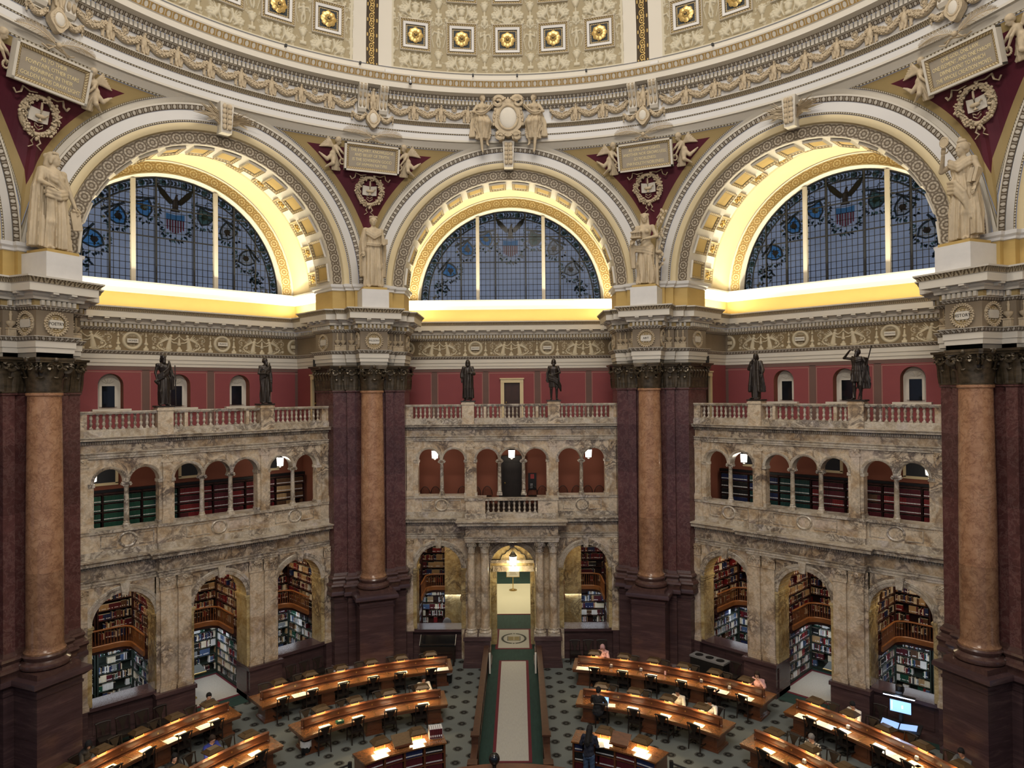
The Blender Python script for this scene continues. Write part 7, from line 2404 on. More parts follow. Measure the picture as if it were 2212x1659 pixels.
# low curved catalogue cases at the front
def low_case(label, a0, a1, R0, R1, H, sgn):
    o = thing('low_bookcase', label, 'bookcase', (0,0,0), 0, 'low curved bookcases')
    g = G('desktop'); arcgrid(g, R0-.06, R1+.06, a0-.5, a1+.5, H-.045, H, 16); obj('top', g, o)
    g = G('deskwood'); arcgrid(g, R0+.30, R1, a0, a1, 0, H-.045, 16); arcgrid(g, R0, R1, a0-.1, a1+.1, 0, .10, 16)
    for i in range(5):
        a = a0+(a1-a0)*i/4; M = Matrix.Rotation(-math.radians(a),4,'Z'); g.X = M; g.bx(-.03,.03,R0,R1,.0,H-.045); g.X = None
    obj('carcass', g, o, smooth=False)
    for z in (.42,.74): 
        g = G('deskwood'); arcgrid(g, R0+.01, R1, a0, a1, z-.012, z+.012, 16); obj('shelf', g, o, smooth=False)
    R = random.Random(int(a0*10)+900)
    for z, h in ((.10,.28),(.432,.27),(.752,.26)):
        for i in range(4):
            b0, b1 = a0+(a1-a0)*i/4, a0+(a1-a0)*(i+1)/4
            t = b0+.35; pal = R.choice((['b_maroon'],['b_navy'],['b_maroon'],['b_black']))[0]
            while t < b1-.6:
                w = .048; c = t+math.degrees(w/2/R0)
                p = polar(R0+.13,c); BOOKS.append((None,(p[0],p[1],z+h/2),(w*.92,.19,h),-math.radians(c),pal,True,'inner face of the low curved case on the %s' % ('left' if a0 < 0 else 'right')))
                t += math.degrees(w/R0)
                if R.random() < .012: t += .6
    return o
low_case('low curved bookcase with a polished top, left of the aisle, facing the room centre', -39.7, -18.0, 6.68, 7.36, 1.06, -1)
low_case('low curved bookcase with a polished top, right of the aisle, facing the room centre', 17.0, 39.7, 6.68, 7.36, 1.06, 1)
for a, nm in ((-34.0,'left lamp on the left low curved bookcase'),(-24.4,'right lamp on the left low curved bookcase'),(24.5,'left lamp on the right low curved bookcase'),(34.3,'right lamp on the right low curved bookcase')):
    l = lamp(7.14, a, 1.06, 'box shaded lamp, '+nm); 
    l.scale = (1,1,1.35)
    area('reading_lamp_light', polar(7.10,a,1.26), .34, LAMP_W*.7, (1,.78,.45), target=polar(7.02,a,1.06), sizey=.1, spread=2.4)
    flatthing('glowing_page', 'sheet of paper lit by the %s' % nm, 'paper', 6.98, a, 1.06, .46, .26, 'paper', 0, .003, 'sheets under the low bookcase lamps')
for a, nm in ((-28.8,'left'),(29.0,'right')):
    o = thing('book_rest', 'slanted brown wooden book rest on the %s low curved bookcase' % nm, 'book rest', polar(7.0,a,1.06), -math.radians(a), 'book rests')
    g = G('lampwood' if a < 0 else 'deskwood'); g.box((0,.0,.20),(.60,.40,.03),0,.55); obj('board', g, o, smooth=False)
    obj('ledge', G('deskwood').bx(-.30,.30,-.21,-.15,.05,.10), o); obj('foot', G('deskwood').bx(-.22,.22,-.12,.14,0,.05).bx(-.03,.03,.0,.12,.05,.2), o)
o = thing('slipcased_set', 'six maroon volumes in a white slipcase on the left low curved bookcase', 'books', polar(7.12,-19.6,1.06), math.radians(14))
obj('slipcase', G('b_white').bx(-.20,.20,-.15,.17,0,.02).bx(-.21,-.20,-.15,.17,0,.30).bx(.20,.21,-.15,.17,0,.30).bx(-.21,.21,.16,.17,0,.30), o, smooth=False)
for i in range(6): link('volume', shared('slipvol', lambda: G('b_maroon').bx(-.030,.030,-.17,.15,0,.28).use('b_white').bx(-.026,.026,-.16,.15,.28,.283).bx(-.020,.020,-.172,-.168,.04,.10).mesh('volume',False)), o, (-.165+.066*i,0,.02))
# litter bins
for x,y,bagd,lab in ((-6.84,7.76,True,'black litter bin with a white liner beside the left end of the front left desk'),(-2.66,13.36,False,'black litter bin at the right end of the rear left desk')):
    o = thing('litter_bin', lab, 'bin', (x,y,0), 0, 'litter bins')
    obj('bin', G('black').lathe([(.15,0),(.18,.44),(.165,.44),(.14,.05)],16), o)
    g = G('bag'); R = random.Random(3)
    n = 18
    pr = [(.150,.36),(.168,.43),(.185,.455),(.192,.42),(.19,.36 if not bagd else .30)]
    v = [((r+R.uniform(-.012,.012))*math.cos(2*pi*i/n),(r+R.uniform(-.012,.012))*math.sin(2*pi*i/n),z-(R.uniform(0,.10) if j == 4 and bagd else 0)) for i in range(n) for j,(r,z) in enumerate(pr)]
    g.add(v,[(i*5+j,((i+1)%n)*5+j,((i+1)%n)*5+j+1,i*5+j+1) for i in range(n) for j in range(4)]); obj('liner', g, o)
# aisle partitions
for s in (-1,1):
    o = thing('aisle_partition', 'long low dark oak partition along the %s side of the central aisle' % ('left' if s < 0 else 'right'), 'partition', (s*1.13,10.0,0), 0, 'aisle partitions')
    g = G('wall_oak').bx(-.05,.05,-3.2,4.75,0,.92); g.bx(-.07,.07,-3.2,4.75,0,.14)
    for i in range(9): g.bx(-.065,.065,-3.0+.87*i-.05,-3.0+.87*i+.05,.14,.92)
    obj('panelling', g, o, smooth=False)
    obj('cap_rail', G('wall_oak').bx(-.11,.11,-3.25,4.8,.92,.98), o, smooth=False)
    g = G('wall_oak').bx(-.11,.11,-3.42,-3.2,0,1.10).bx(-.14,.14,-3.45,-3.17,1.10,1.16); obj('newel', g, o)
    g = G('wall_oak').bx(-.06,.06,-4.55,-3.42,0,.80).bx(-.1,.1,-4.6,-3.42,.80,.86); obj('lower_panelling', g, o, smooth=False)
    g = G('wall_oak').bx(-.12,.12,-4.8,-4.55,0,.92).bx(-.15,.15,-4.83,-4.52,.92,.98); obj('gate_post', g, o)
    g = G('steel').bx(-.02,.02,.0,.05,.1,.75); 
    b = thing('brass_gate_post', 'pale metal gate leaf at the head of the central aisle on the %s side' % ('left' if s < 0 else 'right'), 'gate', (s*.97,14.55,0), 0, 'aisle gate leaves')
    obj('leaf', G('wall_oak').bx(-.03,.03,-.42,.42,.08,.88), b, smooth=False); obj('metal_edge', G('paper').bx(-.035,.035,-.47,-.42,.05,.92), b, smooth=False)
# rugs and carpets of the aisle and passages
def rug(name, label, cx, cy, w, l, bw, rz=0.0, z=.014, parent=None, field='rug'):
    o = thing(name, label, 'rug', (cx,cy,z), rz, None)
    obj('border', G('crimson').bx(-w/2,w/2,-l/2,l/2,0,.006), o, smooth=False); obj('field', G(field).bx(-w/2+bw,w/2-bw,-l/2+bw,l/2-bw,.006,.009), o, smooth=False)
    return o
struct(obj('floor_aisle_carpet', G('green_carpet').bx(-1.06,1.06,5.2,22.0,.002,.012).use('crimson').bx(-1.6,1.6,21.95,22.12,.002,.012), smooth=False))
rug('runner', 'long gray runner with crimson edges along the central aisle', .03, 11.35, 1.30, 8.55, .11)
r = rug('emblem_rug', 'pale rug with a wreathed open book emblem at the portal', .02, 18.35, 1.72, 2.75, .13)
g = G('rug_ink'); RR_ = random.Random(6)
for i in range(56):
    a = 2*pi*i/56
    if abs(math.sin(a)) > .985 and i % 2: continue
    for q in (-1,0,1):
        cx, cy = (.56+.03*q)*math.cos(a), (.66+.03*q)*math.sin(a); t = a+pi/2+q*.7
        P = [(cx+.07*math.cos(t)*p-.022*math.sin(t)*w, cy+.07*math.sin(t)*p+.022*math.cos(t)*w) for p,w in ((-1,0),(0,1),(1,0),(0,-1))]
        g.add([(x,y,.0105) for x,y in P],[(0,1,2,3)])
obj('wreath', g, r, smooth=False)
g = G('rug_tan').bx(-.27,-.01,-.24,.26,.009,.0115).bx(.01,.27,-.24,.26,.009,.0115); g.use('rug_ink')
for s in (-1,1):
    g.bx(*sorted((s*.28,s*.31)),-.27,.29,.009,.0115); g.bx(*sorted((s*.0,s*.31)),-.29,-.26,.009,.0115)
    for j in range(7): g.bx(*sorted((s*.05,s*.23)),-.18+.06*j,-.17+.06*j,.0115,.012)
obj('open_book', g, r, smooth=False)
for k in (-1,1):
    x, y, _ = bay(k,0,17.75,0)
    rug('alcove_rug', 'pale rug with crimson border inside the middle arch of the %s bay' % WHERE[k], x, y, 2.5, 2.9, .14, bayrot(k), .016)
    # standing desk on a brass column
    x, y, _ = bay(k,.62 if k > 0 else -.52,17.3,0)
    o = thing('standing_desk', 'slanted green topped reading stand on a brass pillar, middle arch of the %s bay' % WHERE[k], 'lectern', (x,y,.03), bayrot(k), 'brass reading stands')
    obj('foot', G('brass').bx(-.17,.17,-.13,.13,0,.05).frus((0,0,.05),(.11,.09),(.06,.05),.10), o); obj('pillar', G('brass').bx(-.04,.04,-.04,.04,.12,.98), o)
    obj('top', G('shelfgreen').box((0,.1,1.04),(1.0,.62,.04),0,.18).use('brass').box((0,-.21,.985),(1.0,.02,.05),0,.18), o, smooth=False)
# passage beyond the portal
def make_passage():
    g = G('marble_warm')
    rect_hole_wall(g, -1.62, 1.62, 0, 5.7, 17.6, [(.03,.80,0,3.45,False)])
    reveal(g, .03, .80, 0, 3.45, 17.6, 18.3, False, sill=False)
    for s in (-1,1): g.bx(*sorted((s*1.62,s*1.7)),16.6,19.8,0,5.7)
    for s in (-1,1): g.bx(*sorted((s*3.2,s*3.3)),18.3,34.5,0,4.6)
    for s in (-1,1): g.bx(*sorted((s*.84,s*3.2)),18.3,18.4,0,4.6)
    g.bx(-3.2,3.2,34.4,34.5,0,4.6); g.use('ivory').bx(-3.3,3.3,18.3,34.5,4.6,4.7); g.bx(-1.7,1.7,16.6,18.4,5.6,5.7)
    g.use('marble_pale').bx(-.95,1.01,17.56,17.6,3.45,3.72); g.bx(-1.05,1.11,17.50,17.6,3.92,4.0); g.bx(-1.62,1.62,17.54,17.6,3.86,3.93)
    # scrolled pediment line
    g.use('black')
    for s in (-1,1):
        P = [(.03+s*.0,4.62),(.03+s*.14,4.55),(.03+s*.2,4.46),(.03+s*.32,4.42),(.03+s*.38,4.30),(.03+s*.52,4.26),(.03+s*.58,4.13),(.03+s*.62,4.03),(.03+s*1.1,4.02)]
        g.tube([(x,17.58,z) for x,z in P],.022,5)
    return g
struct(obj('wall_passage', make_passage()))
struct(obj('floor_passage', G('cream_floor').bx(-3.2,3.2,22.1,28.0,-.02,.006).use('green_carpet').bx(-3.2,3.2,28.0,34.4,-.02,.006).bx(-3.2,3.2,18.3,22.0,-.02,.001), smooth=False))
o = thing('sign_stand', 'small framed notice on a brass pole in the bright passage', 'sign', (-.08,26.6,.007), 0)
obj('foot', G('brass').lathe([(.24,0),(.23,.03),(.05,.05),(.03,.08)],20), o); obj('pole', G('brass').tube([(0,0,.05),(0,0,.80)],.025,8), o)
obj('notice', G('brass').bx(-.40,.40,-.02,.02,.78,1.30).use('paper').bx(-.37,.37,-.024,.0,.81,1.27), o, smooth=False)
sg = G('rug_tan')
for i in range(4): sg.bx(-.22+.03*(i%2),.24-.04*(i%3),-.027,-.022,.92+.075*i,.945+.075*i)
obj('notice_lines', sg, o, smooth=False)
o = thing('display_case', 'low white case at the far end of the bright passage', 'case', (0,32.0,.006), 0); obj('plinth', G('white').bx(-1.3,1.3,-.5,.4,0,1.0), o, smooth=False); obj('glass_lid', G('steel').bx(-1.1,1.1,-.38,.38,1.0,1.15), o, smooth=False)
# lanterns
def make_lantern():
    o = {}
    o['glass'] = G('lantern_glow').lathe([(.10,-.42),(.135,-.40),(.15,-.05),(.11,.0)],8)
    g = G('iron').lathe([(.02,.16),(.06,.12),(.13,.02),(.165,-.02),(.16,-.05)],8)
    for i in range(8):
        a = 2*pi*i/8; g.tube([(.155*math.cos(a),.155*math.sin(a),-.05),(.14*math.cos(a),.14*math.sin(a),-.41)],.008,4)
    g.lathe([(.145,-.40),(.12,-.43),(.03,-.47),(.0,-.49)],8)
    o['frame'] = g
    return {n: x.mesh(n,False) for n,x in o.items()}
LA = make_lantern()
def lantern(label, loc, drop, rz=0.0, e=60, c=(1,.86,.66), sc=1.0):
    o = thing('lantern', label, 'lantern', loc, rz, 'hanging lanterns')
    for n, me in LA.items(): x = link(n, me, o); x.scale = (sc,sc,sc)
    obj('chain', G('iron').tube([(0,0,.12*sc),(0,0,drop)],.010,5), o)
    point('lantern_light', (loc[0],loc[1],loc[2]-.62*sc), e, c, .12)
lantern('large hanging lantern with white glass in the portal passage', (.02,17.2,4.32), 1.28, 0, 70, (1,.83,.5), 1.15)
LU = {0:((-3.6,'through the first upper arch of the centre gallery'),(.0,'over the middle of the centre gallery'),(3.6,'through the last upper arch of the centre gallery')),
     -1:((-3.95,'through the first upper arch of the left gallery'),(3.16,'through the sixth upper arch of the left gallery')),
      1:((-3.13,'through the second upper arch of the right gallery'),(3.9,'through the last upper arch of the right gallery'))}
for k, L in LU.items():
    for u, nm in L: lantern('glowing lantern seen '+nm, bay(k,u,17.2,9.28), 1.02, bayrot(k), 13)
# windsor chairs and door things in the centre upper gallery
def windsor():
    o = {}
    g = G('iron')
    pts = [(.24*math.cos(a)*1.0,.02-.20*math.sin(a)*.3,.46+.44*math.sin(a)) for a in [pi*i/14 for i in range(15)]]
    g.tube(pts,.016,6); o['hoop'] = g
    g = G('iron')
    for i in range(7):
        x = -.18+.06*i; g.tube([(x,.0,.45),(x*1.05,-.02,.46+.42*math.sqrt(max(0,1-(x/.25)**2)))],.007,5)
    o['spindles'] = g
    o['seat'] = G('darkwood').lathe([(.0,.42),(.22,.42),(.23,.45),(.0,.455)],16,(0,-.18,0))
    legs = [G('darkwood').tube([(sx*.14,-.18+sy*.12,.43),(sx*.19,-.18+sy*.17,0)],.016,5).mesh('leg') for sx in (-1,1) for sy in (-1,1)]
    return {n: x.mesh(n) for n,x in o.items()}, legs
WD, WL = windsor(); wp = None
for i,u in enumerate((-4.2,-3.7,-2.4,-1.75,-1.2,.98,1.45,2.45,3.1,3.65,4.2)):
    lab = 'hoop backed chair against the red wall of the centre upper gallery, %s from the left' % (ORD+['ninth','tenth','eleventh'])[i]
    if wp is None:
        wp = thing('windsor_chair', lab, 'chair', bay(0,u,18.2,6.52), 0, 'hoop backed chairs')
        for n, me in WD.items(): link(n, me, wp)
        for l in WL: link('leg', l, wp)
    else: dup(wp, bay(0,u,18.2,6.52), 0, lab)
o = thing('wall_telephone', 'dark wall panel with a small red label right of the upper gallery door', 'panel', bay(0,.98,18.49,7.55)); obj('backplate', G('iron').bx(-.20,.20,-.05,0,-.35,.45), o, smooth=False); obj('red_label', G('exit_red').bx(-.09,.09,-.06,-.05,.18,.40), o, smooth=False); obj('handset', G('plastic_gray').bx(-.10,.02,-.09,-.05,-.28,-.05), o, smooth=False)
# sloping writing case under the left centre arch
o = thing('writing_case', 'black slope topped display desk under the left arch of the centre bay', 'desk', bay(0,-3.3,15.30,0))
obj('slope', G('dark_glass').box((0,0,1.02),(1.55,.62,.05),0,.48), o, smooth=False); obj('cabinet', G('darkwood').bx(-.76,.76,-.25,.30,.62,.95), o, smooth=False)
for sx in (-1,1):
    for sy in (-1,1): obj('leg', G('darkwood').bx(sx*.70-.04,sx*.70+.04,sy*.22-.04+.02,sy*.22+.04+.02,0,.64), o, smooth=False)
    obj('metal_edge', G('steel').box((sx*.78,0,1.05),(.02,.62,.03),0,.48), o, smooth=False)
# recycling bins
x, y, _ = bay(1,-3.75,15.25,0)
o = thing('recycling_station', 'black recycling box with gray lid and three round holes at the right bay', 'bin', (x,y,0), bayrot(1))
obj('box', G('black').bx(-.75,.75,-.25,.25,0,.86), o, smooth=False)
g = G('plastic_gray').bx(-.78,.78,-.28,.28,.86,.93); obj('lid', g, o, smooth=False)
for i in (-1,0,1): obj('hole', G('black').lathe([(.0,.0),(.15,.0),(.17,.006),(.17,-.02)],20,(i*.48,0,.933)), o)
# scanning station
x, y, _ = bay(1,3.55,14.75,0); a = bayrot(1)
o = thing('scanner_desk', 'brown scanning desk with black top by the right arch', 'desk', (x,y,0), a+.15); obj('cabinet', G('deskwood').bx(-.42,.42,-.30,.34,0,.70), o, smooth=False); obj('top', G('black').bx(-.62,.62,-.38,.42,.70,.76), o, smooth=False)
o = thing('book_scanner', 'overhead book scanner with a bright lamp bar and two glowing page beds', 'scanner', (x,y,.76), a+.15)
for s in (-1,1): obj('page_bed', G('screen_page').box((s*.27,-.14,.05),(.50,.36,.02),0,.10,-s*.12), o, smooth=False)
obj('column', G('black').bx(-.06,.06,.26,.36,0,1.15), o, smooth=False); obj('arm', G('black').bx(-.10,.10,-.15,.36,1.05,1.17), o, smooth=False); obj('lamp_bar', G('tube_glow').bx(-.46,.46,-.17,-.13,.98,1.02).use('black').bx(-.48,.48,-.20,-.10,1.02,1.07), o, smooth=False); obj('camera_head', G('black').lathe([(.12,1.10),(.12,1.32),(.09,1.34)],14), o)
o = thing('monitor', 'computer monitor with a blue lit desktop on the scanning desk', 'monitor', (x,y,.76), a+.15)
obj('screen', G('screen_glow').bx(-.31,.31,.165,.17,.36,.74), o, smooth=False); obj('bezel', G('black').bx(-.33,.33,.17,.21,.34,.76), o, smooth=False); obj('stand', G('black').bx(-.04,.04,.18,.24,.04,.4).bx(-.14,.14,.12,.3,0,.02), o, smooth=False)
obj('desktop_icons', G('screen_white').bx(-.27,-.24,.160,.164,.42,.70).bx(.03,.08,.160,.164,.50,.60), o, smooth=False)
point('scanner_light', tuple(Vector((x,y,1.72))+Vector(bay(1,0,-.30,0))), 6, (.6,.75,1.0), .1)
# barrier posts
for s in (-1,1):
    o = thing('barrier', 'black metal barrier rail beside the outer end of the %s low bookcase' % ('left' if s < 0 else 'right'), 'barrier', (s*4.75,5.2,0), 0, 'barrier rails')
    obj('post', G('iron').bx(-.05,.05,-.05,.05,0,1.05), o); obj('post', G('iron').bx(s*1.35-.05,s*1.35+.05,-1.15,-1.05,0,1.05), o)
    for z in (.98,.5): obj('rail', G('iron').tube([(0,0,z),(s*1.35,-1.1,z)],.028,6), o)
# central issue desk
o = thing('central_desk', 'curved wooden counter of the central desk at the bottom edge', 'desk', (0,0,0))
g = G('deskwood'); arcgrid(g, 4.25, 5.02, -34, 34, 1.05, 1.10, 30); obj('counter', g, o); g = G('wall_oak'); arcgrid(g, 4.35, 4.95, -33.6, 33.6, 0, 1.05, 30); obj('front', g, o)
o = thing('globe_lamp', 'dark glass globe on a short post at the bottom of the aisle', 'lamp', (-.45,4.62,1.10)); obj('globe', G('dark_glass').ball((0,0,.34),(.16,.16,.17),18,12), o); obj('collar', G('iron').lathe([(.10,0),(.10,.03),(.05,.06),(.06,.16),(.10,.2)],14), o)
# alcove furniture: tables and chairs behind the sills
for k,u,lab in ((0,-3.3,'left arch of the centre bay'),(0,3.4,'right arch of the centre bay'),(-1,-3.5,'left arch of the left bay'),(-1,3.2,'right arch of the left bay'),(1,-3.1,'left arch of the right bay'),(1,3.6,'right arch of the right bay')):
    o = thing('alcove_table', 'gray green table behind the sill of the '+lab, 'table', bay(k,u,17.55,.012), bayrot(k), 'alcove tables')
    obj('top', G('shelfgreen' if k else 'plastic_gray').bx(-.85,.85,-.4,.4,.70,.75), o, smooth=False)
    for sx in (-1,1):
        for sy in (-1,1): obj('leg', G('iron').bx(sx*.78-.03,sx*.78+.03,sy*.33-.03,sy*.33+.03,0,.70), o, smooth=False)
for k,u,d,lab in ((0,-3.2,18.25,'behind the gray table, left arch of the centre bay'),(-1,-3.3,16.9,'behind the sill, left arch of the left bay')):
    o = thing('office_chair', 'gray upholstered office chair '+lab, 'chair', bay(k,u,d,.012), bayrot(k), 'office chairs')
    F = Field((-.3,-.2,.5),(.3,.2,1.15),.03); F.ell((0,.0,.82),(.22,.05,.26),.02); g = G('plastic_gray'); F.into(g); obj('backrest', g, o); obj('seat', G('plastic_gray').lathe([(0,.44),(.24,.44),(.25,.49),(0,.51)],16,(0,-.22,0)), o); obj('stem', G('iron').tube([(0,-.2,.06),(0,-.2,.45)],.03,6).lathe([(.28,.0),(.28,.05),(.04,.08)],5,(0,-.2,0)), o)
o = thing('map_cabinet', 'dark cabinet with a blue gray panel in the left arch of the centre bay', 'cabinet', bay(0,-2.62,19.6,.02)); obj('body', G('black').bx(-.62,.62,-.3,.1,0,2.1), o, smooth=False); obj('panel', G('plastic_blue').bx(-.50,.50,-.32,-.3,1.25,2.0), o, smooth=False)
for i in range(14): obj('slat', G('iron').bx(-.50+.075*i,-.46+.075*i,-.33,-.3,.1,1.15), o, smooth=False)
o = thing('hanging_sign', 'white board with black letters on the gallery rail, middle arch of the right bay', 'sign', bay(1,.78,17.5,2.62), bayrot(1)); obj('board', G('paper').bx(-.22,.34,-.02,0,-.22,.22), o, smooth=False); text('lettering','M\nC',.20,'ink',o,(.02,-.025,0))

# ------------------------------------------------------------------ books as objects: the 300 that show largest, the rest as one mass
def book_seen(b, m=0.0):
    k, c, sz, rz, col, tg, place = b
    w = bay(k,*c) if k is not None else c
    px, py, dist = cam_uvd(w)
    if not (-30 < px < 2240 and py < 1665+m*100): return 0
    if k is not None:
        a = math.radians(45*k); n = (math.sin(a),math.cos(a)); e = (math.cos(a),-math.sin(a))
        cu, cd = CAM[0]*e[0]+CAM[1]*e[1], CAM[0]*n[0]+CAM[1]*n[1]
        def at(Y): 
            t = (Y-cd)/(c[1]-cd); return cu+(c[0]-cu)*t, CAM[2]+(c[2]-CAM[2])*t
        if c[2] > 6:
            u, z = at(YW+.08); u2, z2 = at(YW+.46)
            if not any(abs(u-q) < .47+m and abs(u2-q) < .47+m and z < 8.9+math.sqrt(max(0,.47**2-min(.47,abs(u-q))**2))+m and z > 7.3-m for q,_ in ARU): return 0
        else:
            ok = False
            for q in ((-3.3,0,3.3) if k else (-3.3,3.3)):
                u, z = at(YW); u2, z2 = at(AY0)
                zb = 1.36 if q else 0
                if abs(u-q) < 1+m and abs(u2-q) < 1+m and zb-m < z < 4.08+math.sqrt(max(0,1-min(1,abs(u-q))**2))+m: ok = True
            if not ok: return 0
    return sz[0]*sz[2]/dist**2*(1.0 if abs(rz) < .8 or k is None else .6)
scored = [(book_seen(b), i) for i, b in enumerate(BOOKS)]
scored = sorted([s for s in scored if s[0] > 0], reverse=True)
# a quarter of the objects go to each group of shelves so that every alcove has some
chosen = [i for _, i in scored[:300]]; cset = set(chosen)
seen_lab = {}
for i in chosen:
    k, c, sz, rz, col, tg, place = BOOKS[i]
    w = bay(k,*c) if k is not None else c
    o = link('book', book_mesh(col,tg), None, w, (bayrot(k) if k is not None else 0)+rz)
    o.scale = sz
    lv = '' if k is None else ', %s shelf' % (ORD+['ninth','tenth'])[min(9,int((c[2]-(0 if c[2] < 2.36 else 2.36 if c[2] < 6 else 6.52))/.345))]
    lab = '%s book, %s%s' % (CNAME[col], place, lv)
    tag(o, lab, 'book', lab+' group')
g = G('b_red'); cnt = 0
for i, b in enumerate(BOOKS):
    if i in cset or book_seen(b,.30) <= 0: continue
    k, c, sz, rz, col, tg, place = b
    w = bay(k,*c) if k is not None else c
    r = (bayrot(k) if k is not None else 0)+rz
    g.X = Matrix.Translation(w) @ Matrix.Rotation(r,4,'Z')
    a, d, h = sz[0]/2, sz[1]/2, sz[2]/2
    v = [(-a,-d,-h),(a,-d,-h),(a,d,-h),(-a,d,-h),(-a,-d,h),(a,-d,h),(a,d,h),(-a,d,h)]
    g.use(col).add(v,[(0,1,5,4),(1,2,6,5),(3,0,4,7)]); g.use('b_cream').add([v[4],v[5],v[6],v[7]],[(0,1,2,3)])
    if tg: g.use('b_white').add([(-a*.92,-d-.002,-h*.66),(a*.92,-d-.002,-h*.66),(a*.92,-d-.002,-h*.38),(-a*.92,-d-.002,-h*.38)],[(0,1,2,3)])
    cnt += 1
g.X = None
tag(obj('books', g, smooth=False), 'all the remaining rows of books on the alcove, gallery and low case shelves', 'books', None, 'stuff')

# ------------------------------------------------------------------ people
def person(label, loc, rz, top='cloth_white', hair='hair_black', skin='skin', legs='cloth_navy', lean=0.0, yaw=0.0, pitch=.5, hairlen=0.0, stand=False, hood=False, armL=None, armR=None, glasses=False, bun=False, book=None):
    o = thing('person', label, 'person', loc, rz, 'readers')
    h = .0135
    l = lean
    if stand:
        pel, bel, ch, sh_, nk, hd = (0,.02,.92),(0,.0,1.08),(0,-.02-l*.5,1.28),(0,-.03-l,1.42),(0,-.03-l,1.50),(0,-.07-l,1.62)
        legp = [[(q*.09,.02,.90),(q*.10,.0,.50),(q*.10,.04,.09)] for q in (-1,1)]
    else:
        pel, bel, ch, sh_, nk, hd = (0,.02,.58),(0,-.01,.74),(0,-.05-l*.6,.92),(0,-.08-l,1.06),(0,-.11-l,1.14),(0,-.17-l,1.255)
        legp = [[(q*.10,-.02,.56),(q*.12,-.44,.54),(q*.12,-.42,.09)] for q in (-1,1)]
    lo, hi = (-.50,-.72-l,-.02), (.50,.36,hd[2]+.22)
    arms = []
    for q, a in ((-1,armL),(1,armR)):
        S0 = (q*.185,sh_[1]+.01,sh_[2]-.01)
        if a is None: a = ((q*.26,sh_[1]-.16,sh_[2]-.24),(q*.12,-.45,.775)) if not stand else ((q*.25,sh_[1],1.15),(q*.20,sh_[1]-.22,1.05))
        arms.append((S0,a[0],a[1]))
    def trunk(F, e):
        F.ell(pel,(.165+e,.125+e,.13+e),.05); F.ell(bel,(.145+e,.11+e,.14+e),.05); F.ell(ch,(.165+e,.115+e,.15+e),.05); F.ell(sh_,(.175+e,.075+e,.06+e),.04)
    def leg_(F, e, foot=True):
        for P in legp:
            F.chain(P,[.085+e,.062+e,.042+e],.03)
            if foot: F.cap(P[2],(P[2][0],P[2][1]-.15,.035),.045+e,.035+e,.02)
    # body: one continuous skin surface
    F = Field(lo,hi,h); trunk(F,0); leg_(F,0)
    F.cap((0,sh_[1]+.01,sh_[2]),nk,.056,.05,.03); F.cap(nk,(hd[0],hd[1]+.03,hd[2]-.05),.05,.05,.02)
    head(F,hd,yaw,pitch,0,1.0)
    for S0,E,W in arms: F.chain([S0,E,W],[.05,.042,.029],.02)
    g = G(skin); F.into(g)
    for (S0,E,W),q in zip(arms,(-1,1)):
        d = np.array(W)-np.array(E); d[2] = d[2]*.3-.02
        hand(g,W,d,(0,-.1,-1),q,1.0,.35)
    obj('body', g, o, ang=1.2)
    # clothing follows the body and ends at wrist, neck and ankle
    F = Field(lo,hi,h); trunk(F,.016)
    for S0,E,W in arms: F.chain([S0,E,tuple(np.array(E)*.12+np.array(W)*.88)],[.066,.058,.046],.02)
    F.ell((0,nk[1],nk[2]+.02),(.052,.052,.07),-.001)
    F.cap((0,nk[1],nk[2]-.03),(0,hd[1],hd[2]),.053,.05,-.001)
    F.folds(lambda X,Y,Z: .0035*np.sin(46*Z+18*X)+.003*np.sin(60*X-25*Z+20*Y))
    obj('top', F.into(G(top)), o, ang=1.2)
    F = Field((lo[0],lo[1],.06),(hi[0],hi[1],pel[2]+.16),h); F.ell((pel[0],pel[1],pel[2]-.03),(.176,.138,.12),.05); leg_(F,.014,False)
    F.folds(lambda X,Y,Z: .003*np.sin(50*Z+30*X))
    obj('trousers', F.into(G(legs)), o, ang=1.2)
    g = G('black')
    for P in legp: g.tube([(P[2][0],P[2][1]+.05,.045),(P[2][0],P[2][1]-.05,.05),(P[2][0],P[2][1]-.16,.04),(P[2][0],P[2][1]-.20,.035)],[.045,.052,.045,.02],8,flat=.85)
    obj('shoes', g, o)
    F = Field((hd[0]-.24,hd[1]-.22,hd[2]-.62),(hd[0]+.24,hd[1]+.34,hd[2]+.20),.011)
    Pf = hair_cap(F,hd,yaw,pitch,0,1.02,hairlen,bun)
    if hood:
        F.ell(hd,(.105,.115,.125),.03,rotm(yaw,pitch)); F.cap((hd[0],hd[1]+.05,hd[2]-.1),(0,sh_[1]+.03,sh_[2]-.05),.10,.15,.05); F.ell((0,sh_[1],sh_[2]+.0),(.22,.13,.09),.05)
        F.ell(tuple(Pf(0,-.10,-.02)),(.055,.06,.075),-.001,rotm(yaw,pitch))
    F.folds(lambda X,Y,Z: .004*np.sin(90*X+40*Y)*np.sin(30*Z))
    obj('headscarf' if hood else 'hair', F.into(G(hair)), o, ang=1.2)
    if glasses:
        g = G('black')
        for q in (-1,1): g.tube([tuple(Pf(q*.030+.024*math.cos(2*pi*i/12),-.102,.006+.018*math.sin(2*pi*i/12))) for i in range(12)],.0035,4,True)
        g.tube([tuple(Pf(-.008,-.103,.01)),tuple(Pf(.008,-.103,.01))],.0035,4); obj('glasses', g, o)
    return o
